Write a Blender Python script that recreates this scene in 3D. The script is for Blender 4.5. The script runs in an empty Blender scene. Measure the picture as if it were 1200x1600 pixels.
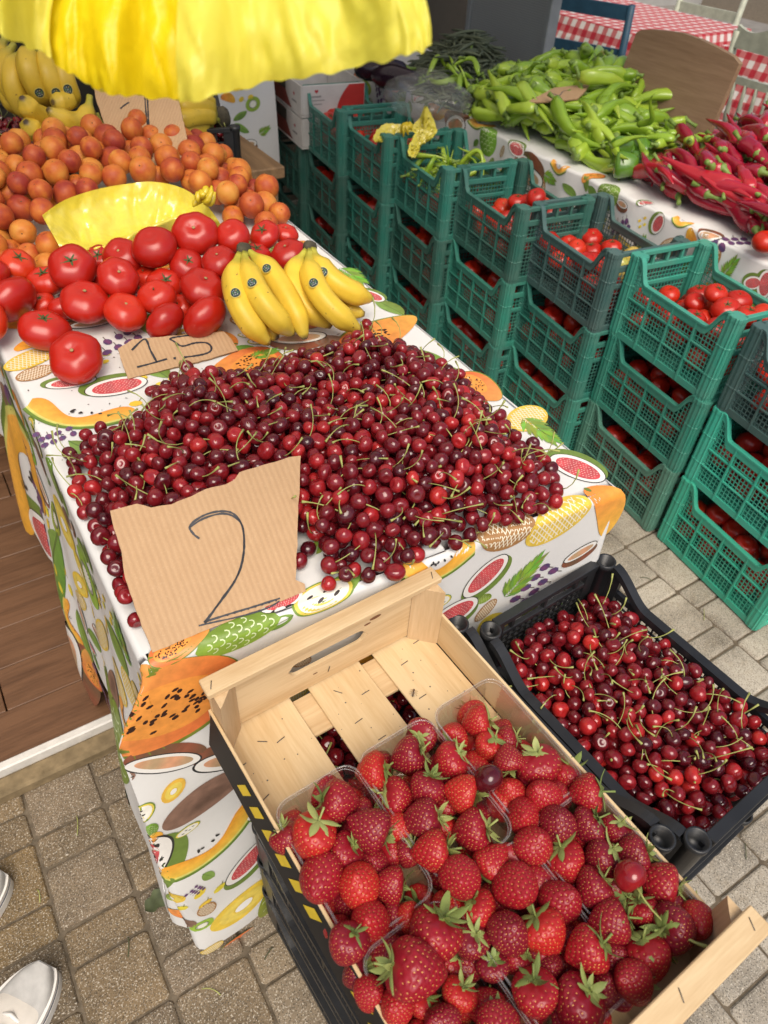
# Fruit stall on a paved street: cherries, tomatoes, apricots, bananas, strawberries, crates of tomatoes, peppers.
import bpy, bmesh, math, random
import numpy as np
from mathutils import Vector, Matrix, Euler, noise as mnoise

random.seed(11)
rng = np.random.default_rng(11)
SC = bpy.context.scene
COL = SC.collection
PI = math.pi

# ------------------------------------------------------------------ camera
F_PX, W_PX, H_PX, CAM_H = 1130.0, 1200.0, 1600.0, 1.5
def _cam_axes():
    n = np.array([510.0 - 600, 1985.0 - 800, F_PX]); n /= np.linalg.norm(n)
    up = -n
    d = np.array([-404.94 - 600, -353.88 - 800, F_PX]); d = d - d.dot(up) * up; d /= np.linalg.norm(d)
    return np.stack([np.cross(d, up), d, up])
RC = _cam_axes()
P0 = np.array([0.0, 0.0, CAM_H])
def ray(px, py): return RC @ np.array([px - 600.0, py - 800.0, F_PX])
def at(px, py, z):
    r = ray(px, py); return P0 + (z - CAM_H) / r[2] * r
def at_x(px, py, x):
    r = ray(px, py); return P0 + x / r[0] * r
def at_y(px, py, y):
    r = ray(px, py); return P0 + y / r[1] * r
def at_depth(px, py, d): return P0 + ray(px, py) / F_PX * d
def proj(w):
    c = RC.T @ (np.asarray(w, float) - P0); return np.array([600 + F_PX * c[0] / c[2], 800 + F_PX * c[1] / c[2]])
def depth(w): return float((np.asarray(w, float) - P0) @ RC[:, 2])

cam_d = bpy.data.cameras.new('camera'); cam = bpy.data.objects.new('camera', cam_d); COL.objects.link(cam)
cam_d.sensor_fit = 'VERTICAL'; cam_d.sensor_height = 36.0; cam_d.lens = 36.0 * F_PX / H_PX
cam_d.clip_start = 0.02; cam_d.clip_end = 500.0
M = Matrix.Identity(4)
for i in range(3):
    M[i][0], M[i][1], M[i][2], M[i][3] = RC[i, 0], -RC[i, 1], -RC[i, 2], P0[i]
cam.matrix_world = M
cam_d.dof.use_dof = True; cam_d.dof.focus_distance = 1.02
cam_d.dof.aperture_fstop = cam_d.lens / 3.4
SC.camera = cam

# ------------------------------------------------------------------ mesh helpers
class MB:
    """collects faces; build() links them as one mesh object"""
    def __init__(s): s.v = []; s.f = []; s.m = []; s.c = []; s.sm = []; s.any_c = False
    def add(s, vs, fs, mat=0, col=None, smooth=True, mx=None):
        b = len(s.v)
        if mx is not None: vs = [mx @ Vector(p) for p in vs]
        s.v.extend([tuple(map(float, p)) for p in vs])
        s.f.extend([tuple(b + i for i in f) for f in fs])
        s.m.extend([mat] * len(fs)); s.sm.extend([smooth] * len(fs))
        n = len(vs)
        if col is None: s.c.extend([(1, 1, 1, 0.0)] * n)
        else:
            s.any_c = True
            if len(col) == n and not isinstance(col[0], (int, float)): s.c.extend([tuple(k) if len(k) == 4 else (*k, 1.0) for k in col])
            else: s.c.extend([tuple(col) if len(col) == 4 else (*col, 1.0)] * n)
        return s
    def mesh(s, name, mats):
        me = bpy.data.meshes.new(name)
        me.from_pydata(s.v, [], s.f)
        for m in mats: me.materials.append(m)
        me.polygons.foreach_set('material_index', s.m)
        me.polygons.foreach_set('use_smooth', s.sm)
        if s.any_c:
            a = me.color_attributes.new('col', 'FLOAT_COLOR', 'POINT')
            a.data.foreach_set('color', np.array(s.c, dtype=np.float32).ravel())
        me.update()
        return me
    def build(s, name, mats, parent=None, loc=None):
        if not isinstance(mats, (list, tuple)): mats = [mats]
        return link(name, s.mesh(name, mats), parent, loc)

def link(name, me, parent=None, loc=None):
    o = bpy.data.objects.new(name, me); COL.objects.link(o)
    if parent is not None: o.parent = parent
    if loc is not None: o.location = loc
    return o
def tag(o, label=None, cat=None, group=None, kind=None):
    if label: o['label'] = label
    if cat: o['category'] = cat
    if group: o['group'] = group
    if kind: o['kind'] = kind
    return o
def empty(name, loc=(0, 0, 0), rot=(0, 0, 0), label=None, cat=None, group=None):
    o = bpy.data.objects.new(name, None); COL.objects.link(o)
    o.location = tuple(map(float, loc)); o.rotation_euler = rot; o.empty_display_size = .02
    return tag(o, label, cat, group)
def copy_tree(o, parent=None):
    c = o.copy(); COL.objects.link(c)
    if parent is not None: c.parent = parent
    for ch in list(o.children): copy_tree(ch, c)
    return c
def remove_tree(o):
    for ch in list(o.children): remove_tree(ch)
    bpy.data.objects.remove(o)

def box(cx, cy, cz, sx, sy, sz):
    x, y, z = sx / 2, sy / 2, sz / 2
    v = [(cx + a * x, cy + b * y, cz + c * z) for a in (-1, 1) for b in (-1, 1) for c in (-1, 1)]
    f = [(0, 1, 3, 2), (4, 6, 7, 5), (0, 4, 5, 1), (2, 3, 7, 6), (0, 2, 6, 4), (1, 5, 7, 3)]
    return v, f
def cbox(cx, cy, cz, sx, sy, sz, b=.002):
    """box with chamfered edges"""
    h = (sx / 2, sy / 2, sz / 2); b = min(b, min(h) * .8)
    vs, idx = [], {}
    for sg in [(a, c, d) for a in (-1, 1) for c in (-1, 1) for d in (-1, 1)]:
        for ax in range(3):
            p = [sg[k] * (h[k] - (0 if k == ax else b)) for k in range(3)]
            idx[(sg, ax)] = len(vs); vs.append((cx + p[0], cy + p[1], cz + p[2]))
    fs = []
    for ax in range(3):
        o1, o2 = [k for k in range(3) if k != ax]
        for s in (-1, 1):
            q = []
            for a, c in ((-1, -1), (1, -1), (1, 1), (-1, 1)):
                sg = [0, 0, 0]; sg[ax] = s; sg[o1] = a; sg[o2] = c; q.append(idx[(tuple(sg), ax)])
            fs.append(tuple(q))
        for a in (-1, 1):
            for c in (-1, 1):
                s1 = [0, 0, 0]; s1[o1] = a; s1[o2] = c; s2 = list(s1); s1[ax] = -1; s2[ax] = 1
                fs.append((idx[(tuple(s1), o1)], idx[(tuple(s2), o1)], idx[(tuple(s2), o2)], idx[(tuple(s1), o2)]))
    for sg in [(a, c, d) for a in (-1, 1) for c in (-1, 1) for d in (-1, 1)]:
        fs.append(tuple(idx[(sg, ax)] for ax in range(3)))
    return vs, fs
def tube(path, rad, n=8, caps=True, squash=None, twist=0.0):
    """round tube along a path of points; rad: number or list"""
    P = [Vector(map(float, p)) for p in path]; k = len(P)
    R = [rad] * k if isinstance(rad, (int, float)) else list(rad)
    T = []
    for i in range(k):
        t = P[min(i + 1, k - 1)] - P[max(i - 1, 0)]
        T.append(t.normalized() if t.length > 1e-9 else Vector((0, 0, 1)))
    ref = Vector((0, 0, 1)) if abs(T[0].z) < .9 else Vector((1, 0, 0))
    u = T[0].cross(ref).normalized()
    vs, fs = [], []
    for i in range(k):
        u = (u - T[i] * u.dot(T[i])).normalized(); w = T[i].cross(u)
        for j in range(n):
            a = 2 * PI * j / n + twist
            q = squash(j, i) if squash else 1.0
            vs.append(tuple(P[i] + (u * math.cos(a) + w * math.sin(a)) * R[i] * q))
    for i in range(k - 1):
        for j in range(n):
            a, b = i * n + j, i * n + (j + 1) % n
            fs.append((a, b, b + n, a + n))
    if caps:
        fs.append(tuple(range(n - 1, -1, -1))); fs.append(tuple((k - 1) * n + j for j in range(n)))
    return vs, fs
def lathe(prof, n=16, wob=None):
    """prof: (radius, z) from bottom to top; ends with radius 0 close to a point"""
    vs, fs, rows = [], [], []
    for i, (r, z) in enumerate(prof):
        if r < 1e-7:
            rows.append([len(vs)]); vs.append((0, 0, z)); continue
        row = []
        for j in range(n):
            a = 2 * PI * j / n; q = wob(a, i / (len(prof) - 1)) if wob else 1.0
            row.append(len(vs)); vs.append((r * q * math.cos(a), r * q * math.sin(a), z))
        rows.append(row)
    for a, b in zip(rows, rows[1:]):
        if len(a) == 1 and len(b) == 1: continue
        for j in range(n):
            k = (j + 1) % n
            if len(a) == 1: fs.append((a[0], b[k], b[j]))
            elif len(b) == 1: fs.append((a[j], a[k], b[0]))
            else: fs.append((a[j], a[k], b[k], b[j]))
    return vs, fs
def bez(p0, p1, p2, n):
    p0, p1, p2 = (np.asarray(p, float) for p in (p0, p1, p2))
    c = 2 * p1 - .5 * (p0 + p2)           # the curve passes through p1
    return [(1 - t) ** 2 * p0 + 2 * t * (1 - t) * c + t * t * p2 for t in np.linspace(0, 1, n)]
def strip_box(top, lo, thick, axis):
    """solid wall between two polylines (lists of (s, z)); axis 'x': runs along x with thickness in y, centred on y=0"""
    vs, fs = [], []
    for (s, z1), (_s, z0) in zip(top, lo):
        for z in (z0, z1):
            for d in (-thick / 2, thick / 2):
                vs.append((s, d, z) if axis == 'x' else (d, s, z))
    k = len(top)
    for i in range(k - 1):
        a, b = 4 * i, 4 * i + 4
        fs += [(a, b, b + 2, a + 2), (a + 1, a + 3, b + 3, b + 1), (a + 2, b + 2, b + 3, a + 3), (a, a + 1, b + 1, b)]
    fs += [(0, 2, 3, 1), (4 * k - 4, 4 * k - 3, 4 * k - 1, 4 * k - 2)]
    return vs, fs
def smooth01(t): t = min(1.0, max(0.0, t)); return t * t * (3 - 2 * t)
def in_poly(x, y, poly):
    c = False; n = len(poly); j = n - 1
    for i in range(n):
        xi, yi = poly[i][0], poly[i][1]; xj, yj = poly[j][0], poly[j][1]
        if (yi > y) != (yj > y) and x < (xj - xi) * (y - yi) / (yj - yi + 1e-12) + xi: c = not c
        j = i
    return c
def edge_dist(x, y, poly):
    best = 9.0; n = len(poly)
    for i in range(n):
        a = np.array(poly[i][:2]); b = np.array(poly[(i + 1) % n][:2]); p = np.array([x, y])
        t = min(1, max(0, float((p - a) @ (b - a) / ((b - a) @ (b - a) + 1e-12))))
        best = min(best, float(np.linalg.norm(p - a - t * (b - a))))
    return best
def pack(n, poly, rad, base, limit, tries=4, pre=(), k=.94, steps=14):
    """drops n balls into a polygon one by one; each rolls to a low spot; returns rows of x, y, z, r"""
    S = np.zeros((n * 2 + len(pre), 4)); c = 0
    for p in pre: S[c] = p; c += 1
    first = c
    xs = [p[0] for p in poly]; ys = [p[1] for p in poly]
    def zat(x, y, r):
        z = base(x, y) + r
        if c:
            d2 = (S[:c, 0] - x) ** 2 + (S[:c, 1] - y) ** 2; R = (S[:c, 3] + r) * k
            m = d2 < R * R
            if m.any(): z = max(z, float((S[:c, 2][m] + np.sqrt(R[m] ** 2 - d2[m])).max()))
        return z
    for _ in range(int(n * tries)):
        if c - first >= n: break
        r = rad()
        for _q in range(30):
            x, y = random.uniform(min(xs), max(xs)), random.uniform(min(ys), max(ys))
            if in_poly(x, y, poly): break
        else: continue
        z = zat(x, y, r)
        for _s in range(steps):
            a = random.uniform(0, 2 * PI); d = random.uniform(.1, .9) * r
            x2, y2 = x + d * math.cos(a), y + d * math.sin(a)
            if not in_poly(x2, y2, poly): continue
            z2 = zat(x2, y2, r)
            if z2 < z - 1e-4: x, y, z = x2, y2, z2
        if z + r * .6 > limit(x, y): continue
        S[c] = (x, y, z, r); c += 1
    return S[first:c].copy()
_FIB = np.array([[math.sqrt(1 - z * z) * math.cos(a), math.sqrt(1 - z * z) * math.sin(a), z] for z, a in [((2 * i + 1) / 40 - 1, i * 2.39996) for i in range(40)]])
def exposure(S, blockers=None):
    """share of each ball's camera-facing points that the camera can see past the other balls"""
    A = S if blockers is None else np.vstack([S, blockers])
    out = np.zeros(len(S))
    for i, (x, y, z, r) in enumerate(S):
        c = np.array([x, y, z]); tc = P0 - c; tc /= np.linalg.norm(tc)
        pts = c + r * _FIB[_FIB @ tc > .1]
        keep = np.arange(len(A)) != i
        B = A[keep]; B = B[((B[:, :3] - c) ** 2).sum(1) < .09]
        vis = 0
        for p in pts:
            d = P0 - p; L = np.linalg.norm(d); d /= L
            w = B[:, :3] - p; t = w @ d
            q = (w ** 2).sum(1) - t * t
            if not ((t > 0) & (q < (B[:, 3] * .97) ** 2)).any(): vis += 1
        px = proj(c)
        inside = -20 < px[0] < 1220 and -20 < px[1] < 1620
        out[i] = vis / max(1, len(pts)) * (1.0 if inside else 0.0)
    return out
def rot_to(d, spin=0.0):
    """rotation taking +z to direction d"""
    q = Vector((0, 0, 1)).rotation_difference(Vector(map(float, d)).normalized())
    return (q.to_matrix() @ Matrix.Rotation(spin, 3, 'Z')).to_euler()
def rdir(zmin=-1.0, zmax=1.0):
    z = random.uniform(zmin, zmax); a = random.uniform(0, 2 * PI); s = math.sqrt(max(0, 1 - z * z))
    return (s * math.cos(a), s * math.sin(a), z)

# ------------------------------------------------------------------ materials
MATS = {}
def nmat(name):
    m = bpy.data.materials.new(name); m.use_nodes = True
    nt = m.node_tree; b = nt.nodes['Principled BSDF']; MATS[name] = m
    return m, nt.nodes, nt.links, b
def ramp(N, stops, interp='LINEAR'):
    r = N.new('ShaderNodeValToRGB'); e = r.color_ramp.elements; r.color_ramp.interpolation = interp
    while len(e) > 1: e.remove(e[-1])
    e[0].position = stops[0][0]; e[0].color = (*stops[0][1], 1)
    for p, c in stops[1:]:
        q = e.new(p); q.color = (*c, 1)
    return r
def tex_noise(N, L, scale, detail=3.0, rough=.55, coord='Object', stretch=None, dist=0.0):
    tc = N.new('ShaderNodeTexCoord'); n = N.new('ShaderNodeTexNoise')
    n.inputs['Scale'].default_value = scale; n.inputs['Detail'].default_value = detail; n.inputs['Roughness'].default_value = rough
    n.inputs['Distortion'].default_value = dist
    src = tc.outputs[coord]
    if stretch:
        mp = N.new('ShaderNodeMapping'); mp.inputs['Scale'].default_value = stretch; L.new(src, mp.inputs['Vector']); src = mp.outputs['Vector']
    L.new(src, n.inputs['Vector'])
    return n
def mixc(N, L, a, b, fac, mode='MIX'):
    m = N.new('ShaderNodeMix'); m.data_type = 'RGBA'; m.blend_type = mode
    for k, s in ((6, a), (7, b), (0, fac)):
        if hasattr(s, 'is_output') or hasattr(s, 'links'): L.new(s, m.inputs[k])
        elif k == 0: m.inputs[0].default_value = s
        else: m.inputs[k].default_value = (*s, 1)
    return m.outputs[2]
def math_n(N, L, op, a, b=None):
    m = N.new('ShaderNodeMath'); m.operation = op
    for k, s in ((0, a), (1, b)):
        if s is None: continue
        if hasattr(s, 'links'): L.new(s, m.inputs[k])
        else: m.inputs[k].default_value = s
    return m.outputs[0]
def bump(N, L, b, h, strength=.3, dist=.002):
    n = N.new('ShaderNodeBump'); n.inputs['Strength'].default_value = strength; n.inputs['Distance'].default_value = dist
    L.new(h, n.inputs['Height']); L.new(n.outputs['Normal'], b.inputs['Normal']); return n
def simple(name, base, rough=.5, var=.15, scale=30, spec=.5, bumpk=0.0, bscale=None, detail=4, coord='Object', metal=0.0):
    m, N, L, b = nmat(name)
    n = tex_noise(N, L, scale, detail, coord=coord)
    c = [max(0, min(1, x)) for x in base]
    r = ramp(N, [(.25, [x * (1 - var) for x in c]), (.75, [min(1, x * (1 + var)) for x in c])]); L.new(n.outputs['Fac'], r.inputs['Fac'])
    L.new(r.outputs['Color'], b.inputs['Base Color']); b.inputs['Roughness'].default_value = rough
    b.inputs['Specular IOR Level'].default_value = spec; b.inputs['Metallic'].default_value = metal
    if bumpk:
        n2 = tex_noise(N, L, bscale or scale * 3, detail, coord=coord); bump(N, L, b, n2.outputs['Fac'], bumpk)
    return m

def fruit_skin(name, stops, rough=.25, nscale=22, mixn=.45, coat=0.0, attr=False, spec=.5, bumpk=0.0, bscale=60, stretch=None):
    """skin whose colour comes from a per-fruit random value blurred with a noise"""
    m, N, L, b = nmat(name)
    if attr:
        a = N.new('ShaderNodeAttribute'); a.attribute_name = 'col'; sep = N.new('ShaderNodeSeparateColor'); L.new(a.outputs['Color'], sep.inputs[0]); rv = sep.outputs[0]
    else:
        oi = N.new('ShaderNodeObjectInfo'); rv = oi.outputs['Random']
    tc = N.new('ShaderNodeTexCoord'); n = N.new('ShaderNodeTexNoise'); n.noise_dimensions = '4D'
    n.inputs['Scale'].default_value = nscale; n.inputs['Detail'].default_value = 3
    src = tc.outputs['Object']
    if stretch:
        mp = N.new('ShaderNodeMapping'); mp.inputs['Scale'].default_value = stretch; L.new(src, mp.inputs['Vector']); src = mp.outputs['Vector']
    L.new(src, n.inputs['Vector'])
    L.new(math_n(N, L, 'MULTIPLY', rv, 37.0), n.inputs['W'])
    f = math_n(N, L, 'ADD', math_n(N, L, 'MULTIPLY', rv, 1 - mixn), math_n(N, L, 'MULTIPLY', math_n(N, L, 'SUBTRACT', n.outputs['Fac'], .5 - .5 * 1.0), mixn))
    r = ramp(N, stops); L.new(f, r.inputs['Fac']); L.new(r.outputs['Color'], b.inputs['Base Color'])
    b.inputs['Roughness'].default_value = rough; b.inputs['Specular IOR Level'].default_value = spec
    b.inputs['Coat Weight'].default_value = coat; b.inputs['Coat Roughness'].default_value = .12
    if bumpk:
        n2 = tex_noise(N, L, bscale, 3); bump(N, L, b, n2.outputs['Fac'], bumpk, .001)
    return m
def attr_mat(name, rough=.45, mottle=.25, scale=55, spec=.4, bumpk=0.0, coat=0.0, bscale=400):
    """colour from the 'col' attribute, mottled; alpha of the attribute sets how much"""
    m, N, L, b = nmat(name)
    a = N.new('ShaderNodeAttribute'); a.attribute_name = 'col'
    n = tex_noise(N, L, scale, 4)
    k = math_n(N, L, 'MULTIPLY', math_n(N, L, 'SUBTRACT', n.outputs['Fac'], .5), math_n(N, L, 'MULTIPLY', a.outputs['Alpha'], mottle * 4))
    v = N.new('ShaderNodeHueSaturation'); L.new(a.outputs['Color'], v.inputs['Color']); L.new(math_n(N, L, 'ADD', k, 1.0), v.inputs['Value'])
    L.new(v.outputs['Color'], b.inputs['Base Color']); b.inputs['Roughness'].default_value = rough; b.inputs['Specular IOR Level'].default_value = spec
    b.inputs['Coat Weight'].default_value = coat
    if bumpk:
        n2 = tex_noise(N, L, bscale, 2); bump(N, L, b, n2.outputs['Fac'], bumpk, .001)
    return m
def wood_mat(name, dark, light, along='y', scale=1.0, rough=.6, rings=26, spec=.3):
    m, N, L, b = nmat(name)
    st = {'x': (.7, 9, 9), 'y': (9, .7, 9), 'z': (9, 9, .7)}[along]
    n = tex_noise(N, L, 3.2 * scale, 5, .6, stretch=st, dist=.6)
    n2 = tex_noise(N, L, rings * scale, 4, .6, stretch=st)
    oi = N.new('ShaderNodeObjectInfo')
    f = math_n(N, L, 'ADD', math_n(N, L, 'MULTIPLY', n.outputs['Fac'], .65), math_n(N, L, 'MULTIPLY', n2.outputs['Fac'], .35))
    f = math_n(N, L, 'ADD', f, math_n(N, L, 'MULTIPLY', math_n(N, L, 'SUBTRACT', oi.outputs['Random'], .5), .16))
    r = ramp(N, [(.3, dark), (.62, light)]); L.new(f, r.inputs['Fac']); L.new(r.outputs['Color'], b.inputs['Base Color'])
    b.inputs['Roughness'].default_value = rough; b.inputs['Specular IOR Level'].default_value = spec
    bump(N, L, b, n2.outputs['Fac'], .25, .001)
    return m
def crate_plastic(name, rough=.42):
    """moulded plastic in the object's own colour, scuffed and dusty"""
    m, N, L, b = nmat(name)
    oi = N.new('ShaderNodeObjectInfo'); n = tex_noise(N, L, 14, 5, .65); n2 = tex_noise(N, L, 120, 3)
    c = mixc(N, L, oi.outputs['Color'], (.17, .19, .165), math_n(N, L, 'MULTIPLY', math_n(N, L, 'SUBTRACT', n.outputs['Fac'], .33), .62))
    L.new(c, b.inputs['Base Color'])
    r = ramp(N, [(.3, (.3,) * 3), (.7, (.6,) * 3)]); L.new(n.outputs['Fac'], r.inputs['Fac']); L.new(r.outputs['Color'], b.inputs['Roughness'])
    bump(N, L, b, n2.outputs['Fac'], .12, .001)
    return m
def film_mat(name, col, translucency=.5, gloss=.12, rough=.28, wr=28, clear=0.0):
    """thin plastic bag film: part diffuse, part translucent, a little shiny"""
    m, N, L, b = nmat(name); N.remove(b); out = N['Material Output']
    n = tex_noise(N, L, wr, 4, .6, dist=1.2)
    r = ramp(N, [(.3, [c * .86 for c in col]), (.7, col)]); L.new(n.outputs['Fac'], r.inputs['Fac'])
    bp = N.new('ShaderNodeBump'); bp.inputs['Strength'].default_value = .5; bp.inputs['Distance'].default_value = .004; L.new(n.outputs['Fac'], bp.inputs['Height'])
    d = N.new('ShaderNodeBsdfDiffuse'); t = N.new('ShaderNodeBsdfTranslucent'); g = N.new('ShaderNodeBsdfGlossy'); g.inputs['Roughness'].default_value = rough
    for x in (d, t): L.new(r.outputs['Color'], x.inputs['Color'])
    for x in (d, g): L.new(bp.outputs['Normal'], x.inputs['Normal'])
    m1 = N.new('ShaderNodeMixShader'); m1.inputs[0].default_value = translucency; L.new(d.outputs[0], m1.inputs[1]); L.new(t.outputs[0], m1.inputs[2])
    m2 = N.new('ShaderNodeMixShader'); m2.inputs[0].default_value = gloss; L.new(m1.outputs[0], m2.inputs[1]); L.new(g.outputs[0], m2.inputs[2])
    last = m2
    if clear:
        tr = N.new('ShaderNodeBsdfTransparent'); L.new(r.outputs['Color'], tr.inputs['Color']); last = N.new('ShaderNodeMixShader'); last.inputs[0].default_value = clear; L.new(m2.outputs[0], last.inputs[1]); L.new(tr.outputs[0], last.inputs[2])
    L.new(last.outputs[0], out.inputs['Surface'])
    return m
def clear_mat(name, opac=.1, tint=(.9, .92, .9), shine=.7):
    """clear thin plastic"""
    m, N, L, b = nmat(name); N.remove(b); out = N['Material Output']
    tr = N.new('ShaderNodeBsdfTransparent'); gl = N.new('ShaderNodeBsdfGlossy'); gl.inputs['Roughness'].default_value = .12
    df = N.new('ShaderNodeBsdfDiffuse'); df.inputs['Color'].default_value = (*tint, 1)
    n = tex_noise(N, L, 45, 3); bp = N.new('ShaderNodeBump'); bp.inputs['Strength'].default_value = .4; bp.inputs['Distance'].default_value = .002; L.new(n.outputs['Fac'], bp.inputs['Height']); L.new(bp.outputs['Normal'], gl.inputs['Normal'])
    lw = N.new('ShaderNodeLayerWeight'); lw.inputs['Blend'].default_value = .25; L.new(bp.outputs['Normal'], lw.inputs['Normal'])
    m1 = N.new('ShaderNodeMixShader'); m1.inputs[0].default_value = opac; L.new(tr.outputs[0], m1.inputs[1]); L.new(df.outputs[0], m1.inputs[2])
    m2 = N.new('ShaderNodeMixShader'); L.new(math_n(N, L, 'ADD', math_n(N, L, 'MULTIPLY', lw.outputs['Fresnel'], shine), .03), m2.inputs[0]); L.new(m1.outputs[0], m2.inputs[1]); L.new(gl.outputs[0], m2.inputs[2])
    L.new(m2.outputs[0], out.inputs['Surface'])
    return m
# ------------------------------------------------------------------ setting: ground, pavers, timber floor, walls
m_sand = simple('joint_sand', (.13, .105, .075), .95, .4, 60, .1, .4, 300)
def paver_mat():
    m, N, L, b = nmat('paver_stone')
    a = N.new('ShaderNodeAttribute'); a.attribute_name = 'col'
    big = tex_noise(N, L, 5, 5, .65); mid = tex_noise(N, L, 38, 5, .7); grain = tex_noise(N, L, 330, 2, .7); vor = N.new('ShaderNodeTexVoronoi')
    tc = N.new('ShaderNodeTexCoord'); L.new(tc.outputs['Object'], vor.inputs['Vector']); vor.inputs['Scale'].default_value = 260
    c = mixc(N, L, a.outputs['Color'], (.055, .042, .026), ramp_fac(N, L, big.outputs['Fac'], .42, .70, .7))
    c = mixc(N, L, c, (.32, .25, .16), ramp_fac(N, L, mid.outputs['Fac'], .5, .8, .5))
    c = mixc(N, L, c, (.60, .55, .46), ramp_fac(N, L, grain.outputs['Fac'], .55, .68, .85))
    c = mixc(N, L, c, (.035, .03, .025), ramp_fac(N, L, vor.outputs['Distance'], .45, .15, .7, True))
    L.new(c, b.inputs['Base Color']); b.inputs['Roughness'].default_value = .8; b.inputs['Specular IOR Level'].default_value = .3
    bump(N, L, b, grain.outputs['Fac'], .5, .002)
    return m
def ramp_fac(N, L, sock, lo, hi, top, inv=False):
    mr = N.new('ShaderNodeMapRange'); mr.inputs['From Min'].default_value = min(lo, hi); mr.inputs['From Max'].default_value = max(lo, hi)
    mr.inputs['To Min'].default_value = top if (inv) else 0.0; mr.inputs['To Max'].default_value = 0.0 if inv else top
    L.new(sock, mr.inputs['Value']); return mr.outputs[0]
m_paver = paver_mat()

g = MB(); v, f = box(0, 0, -.0255, 120, 120, .04); g.add(v, f, smooth=False); o = g.build('ground', [m_sand]); tag(o, kind='structure')
pv = MB()
def paver(x0, y0, x1, y1, tone):
    gap, b = .0022, .006
    x0 += gap; y0 += gap; x1 -= gap; y1 -= gap
    j = [random.uniform(-.0015, .0015) for _ in range(4)]; zt = random.uniform(-.0008, .0008)
    def ringp(i, z): return [(x0 + i + j[0], y0 + i, z), (x1 - i, y0 + i + j[1], z), (x1 - i + j[2], y1 - i, z), (x0 + i, y1 - i + j[3], z)]
    def chf(r, c):     # cut corners
        o_ = []
        for k in range(4):
            p = np.array(r[k]); q = np.array(r[k - 1]); n = np.array(r[(k + 1) % 4])
            o_ += [p + (q - p) / np.linalg.norm(q - p) * c, p + (n - p) / np.linalg.norm(n - p) * c]
        return [tuple(t) for t in o_]
    rings = [chf(ringp(0, -.012), .006), chf(ringp(0, -.005 + zt), .006), chf(ringp(b * .4, -.0012 + zt), .0055), chf(ringp(b * .9, zt), .005)]
    vs = [p for r in rings for p in r]; fs = []
    for a in range(3):
        for k in range(8): fs.append((a * 8 + k, a * 8 + (k + 1) % 8, a * 8 + 8 + (k + 1) % 8, a * 8 + 8 + k))
    fs.append(tuple(24 + k for k in range(8)))
    pv.add(vs, fs, 0, tone, smooth=False)
PX0 = -.069 - .1385 * 8
for i in range(26):
    x0 = PX0 + i * .1385; y = -1.0 + (0.0 if i % 2 else .10) + .012
    y += {0: 0, 1: .035}[i % 2]
    k = 0
    while y < 3.6:
        h = .128 if k % 2 == 0 else .070
        t = random.uniform(.8, 1.2); w = random.choice([(.19, .135, .075), (.18, .132, .080), (.17, .128, .084), (.215, .145, .066)])
        s = smooth01((x0 + .15) / .75) * .85  # pavers grow lighter to the right: sunlight put into their colour
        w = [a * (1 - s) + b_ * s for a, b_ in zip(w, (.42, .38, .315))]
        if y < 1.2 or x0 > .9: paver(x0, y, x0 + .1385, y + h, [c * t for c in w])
        y += h; k += 1
tag(pv.build('pavement', [m_paver]), kind='structure')

m_plank = wood_mat('floor_timber', (.05, .022, .010), (.15, .075, .038), 'x', .9, .42, 22, .4)
fl = MB()
for k in range(26):
    y0 = .995 + k * .118
    off = random.uniform(-.5, 0)
    for q in range(6):
        xa = -2.6 + off + q * .9; xb = min(xa + .897, 1.22)
        if xb <= xa: break
        v, f = cbox((xa + xb) / 2, y0 + .058, .025, xb - xa, .1165, .05, .0012); fl.add(v, f, smooth=False)
tag(fl.build('timber_floor', [m_plank]), kind='structure')
m_white_trim = simple('trim_white', (.62, .6, .56), .5, .12, 40)
tr = MB(); v, f = cbox(-.7, .984, .027, 3.8, .020, .054, .003); tr.add(v, f, smooth=False); tag(tr.build('floor_edge_trim', [m_white_trim]), kind='structure')
m_lip = simple('step_stone', (.2, .15, .085), .9, .35, 40, .2, .5, 180)
tr = MB(); v, f = cbox(-.7, .952, .016, 3.8, .044, .034, .006); tr.add(v, f, smooth=False); tag(tr.build('stone_step', [m_lip]), kind='structure')
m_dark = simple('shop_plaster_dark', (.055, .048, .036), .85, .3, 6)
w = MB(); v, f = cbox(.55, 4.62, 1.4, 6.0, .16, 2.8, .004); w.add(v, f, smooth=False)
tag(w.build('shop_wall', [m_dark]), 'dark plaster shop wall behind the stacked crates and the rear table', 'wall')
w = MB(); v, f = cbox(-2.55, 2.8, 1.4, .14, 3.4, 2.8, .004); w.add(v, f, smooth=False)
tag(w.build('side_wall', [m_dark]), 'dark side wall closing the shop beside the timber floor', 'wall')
m_plast = simple('plaster_grey', (.34, .33, .31), .85, .12, 5)
w = MB(); v, f = cbox(6.2, 7.6, 1.5, 7.0, .2, 3.0, .004); w.add(v, f, smooth=False)
tag(w.build('restaurant_wall', [m_plast]), 'pale plaster wall at the far end of the restaurant terrace', 'wall')
m_concrete = simple('terrace_concrete', (.20, .185, .165), .85, .22, 7, .3, .2, 120)
w = MB(); v, f = box(5.9, 4.0, -.002, 7.0, 8.0, .02); w.add(v, f, smooth=False); tag(w.build('terrace_floor', [m_concrete]), kind='structure')

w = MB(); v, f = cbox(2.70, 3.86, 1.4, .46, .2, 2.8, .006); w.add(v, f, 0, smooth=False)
tag(w.build('pillar', [m_dark]), 'dark plastered pillar behind the beans and the grey metal panel', 'pillar')
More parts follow.
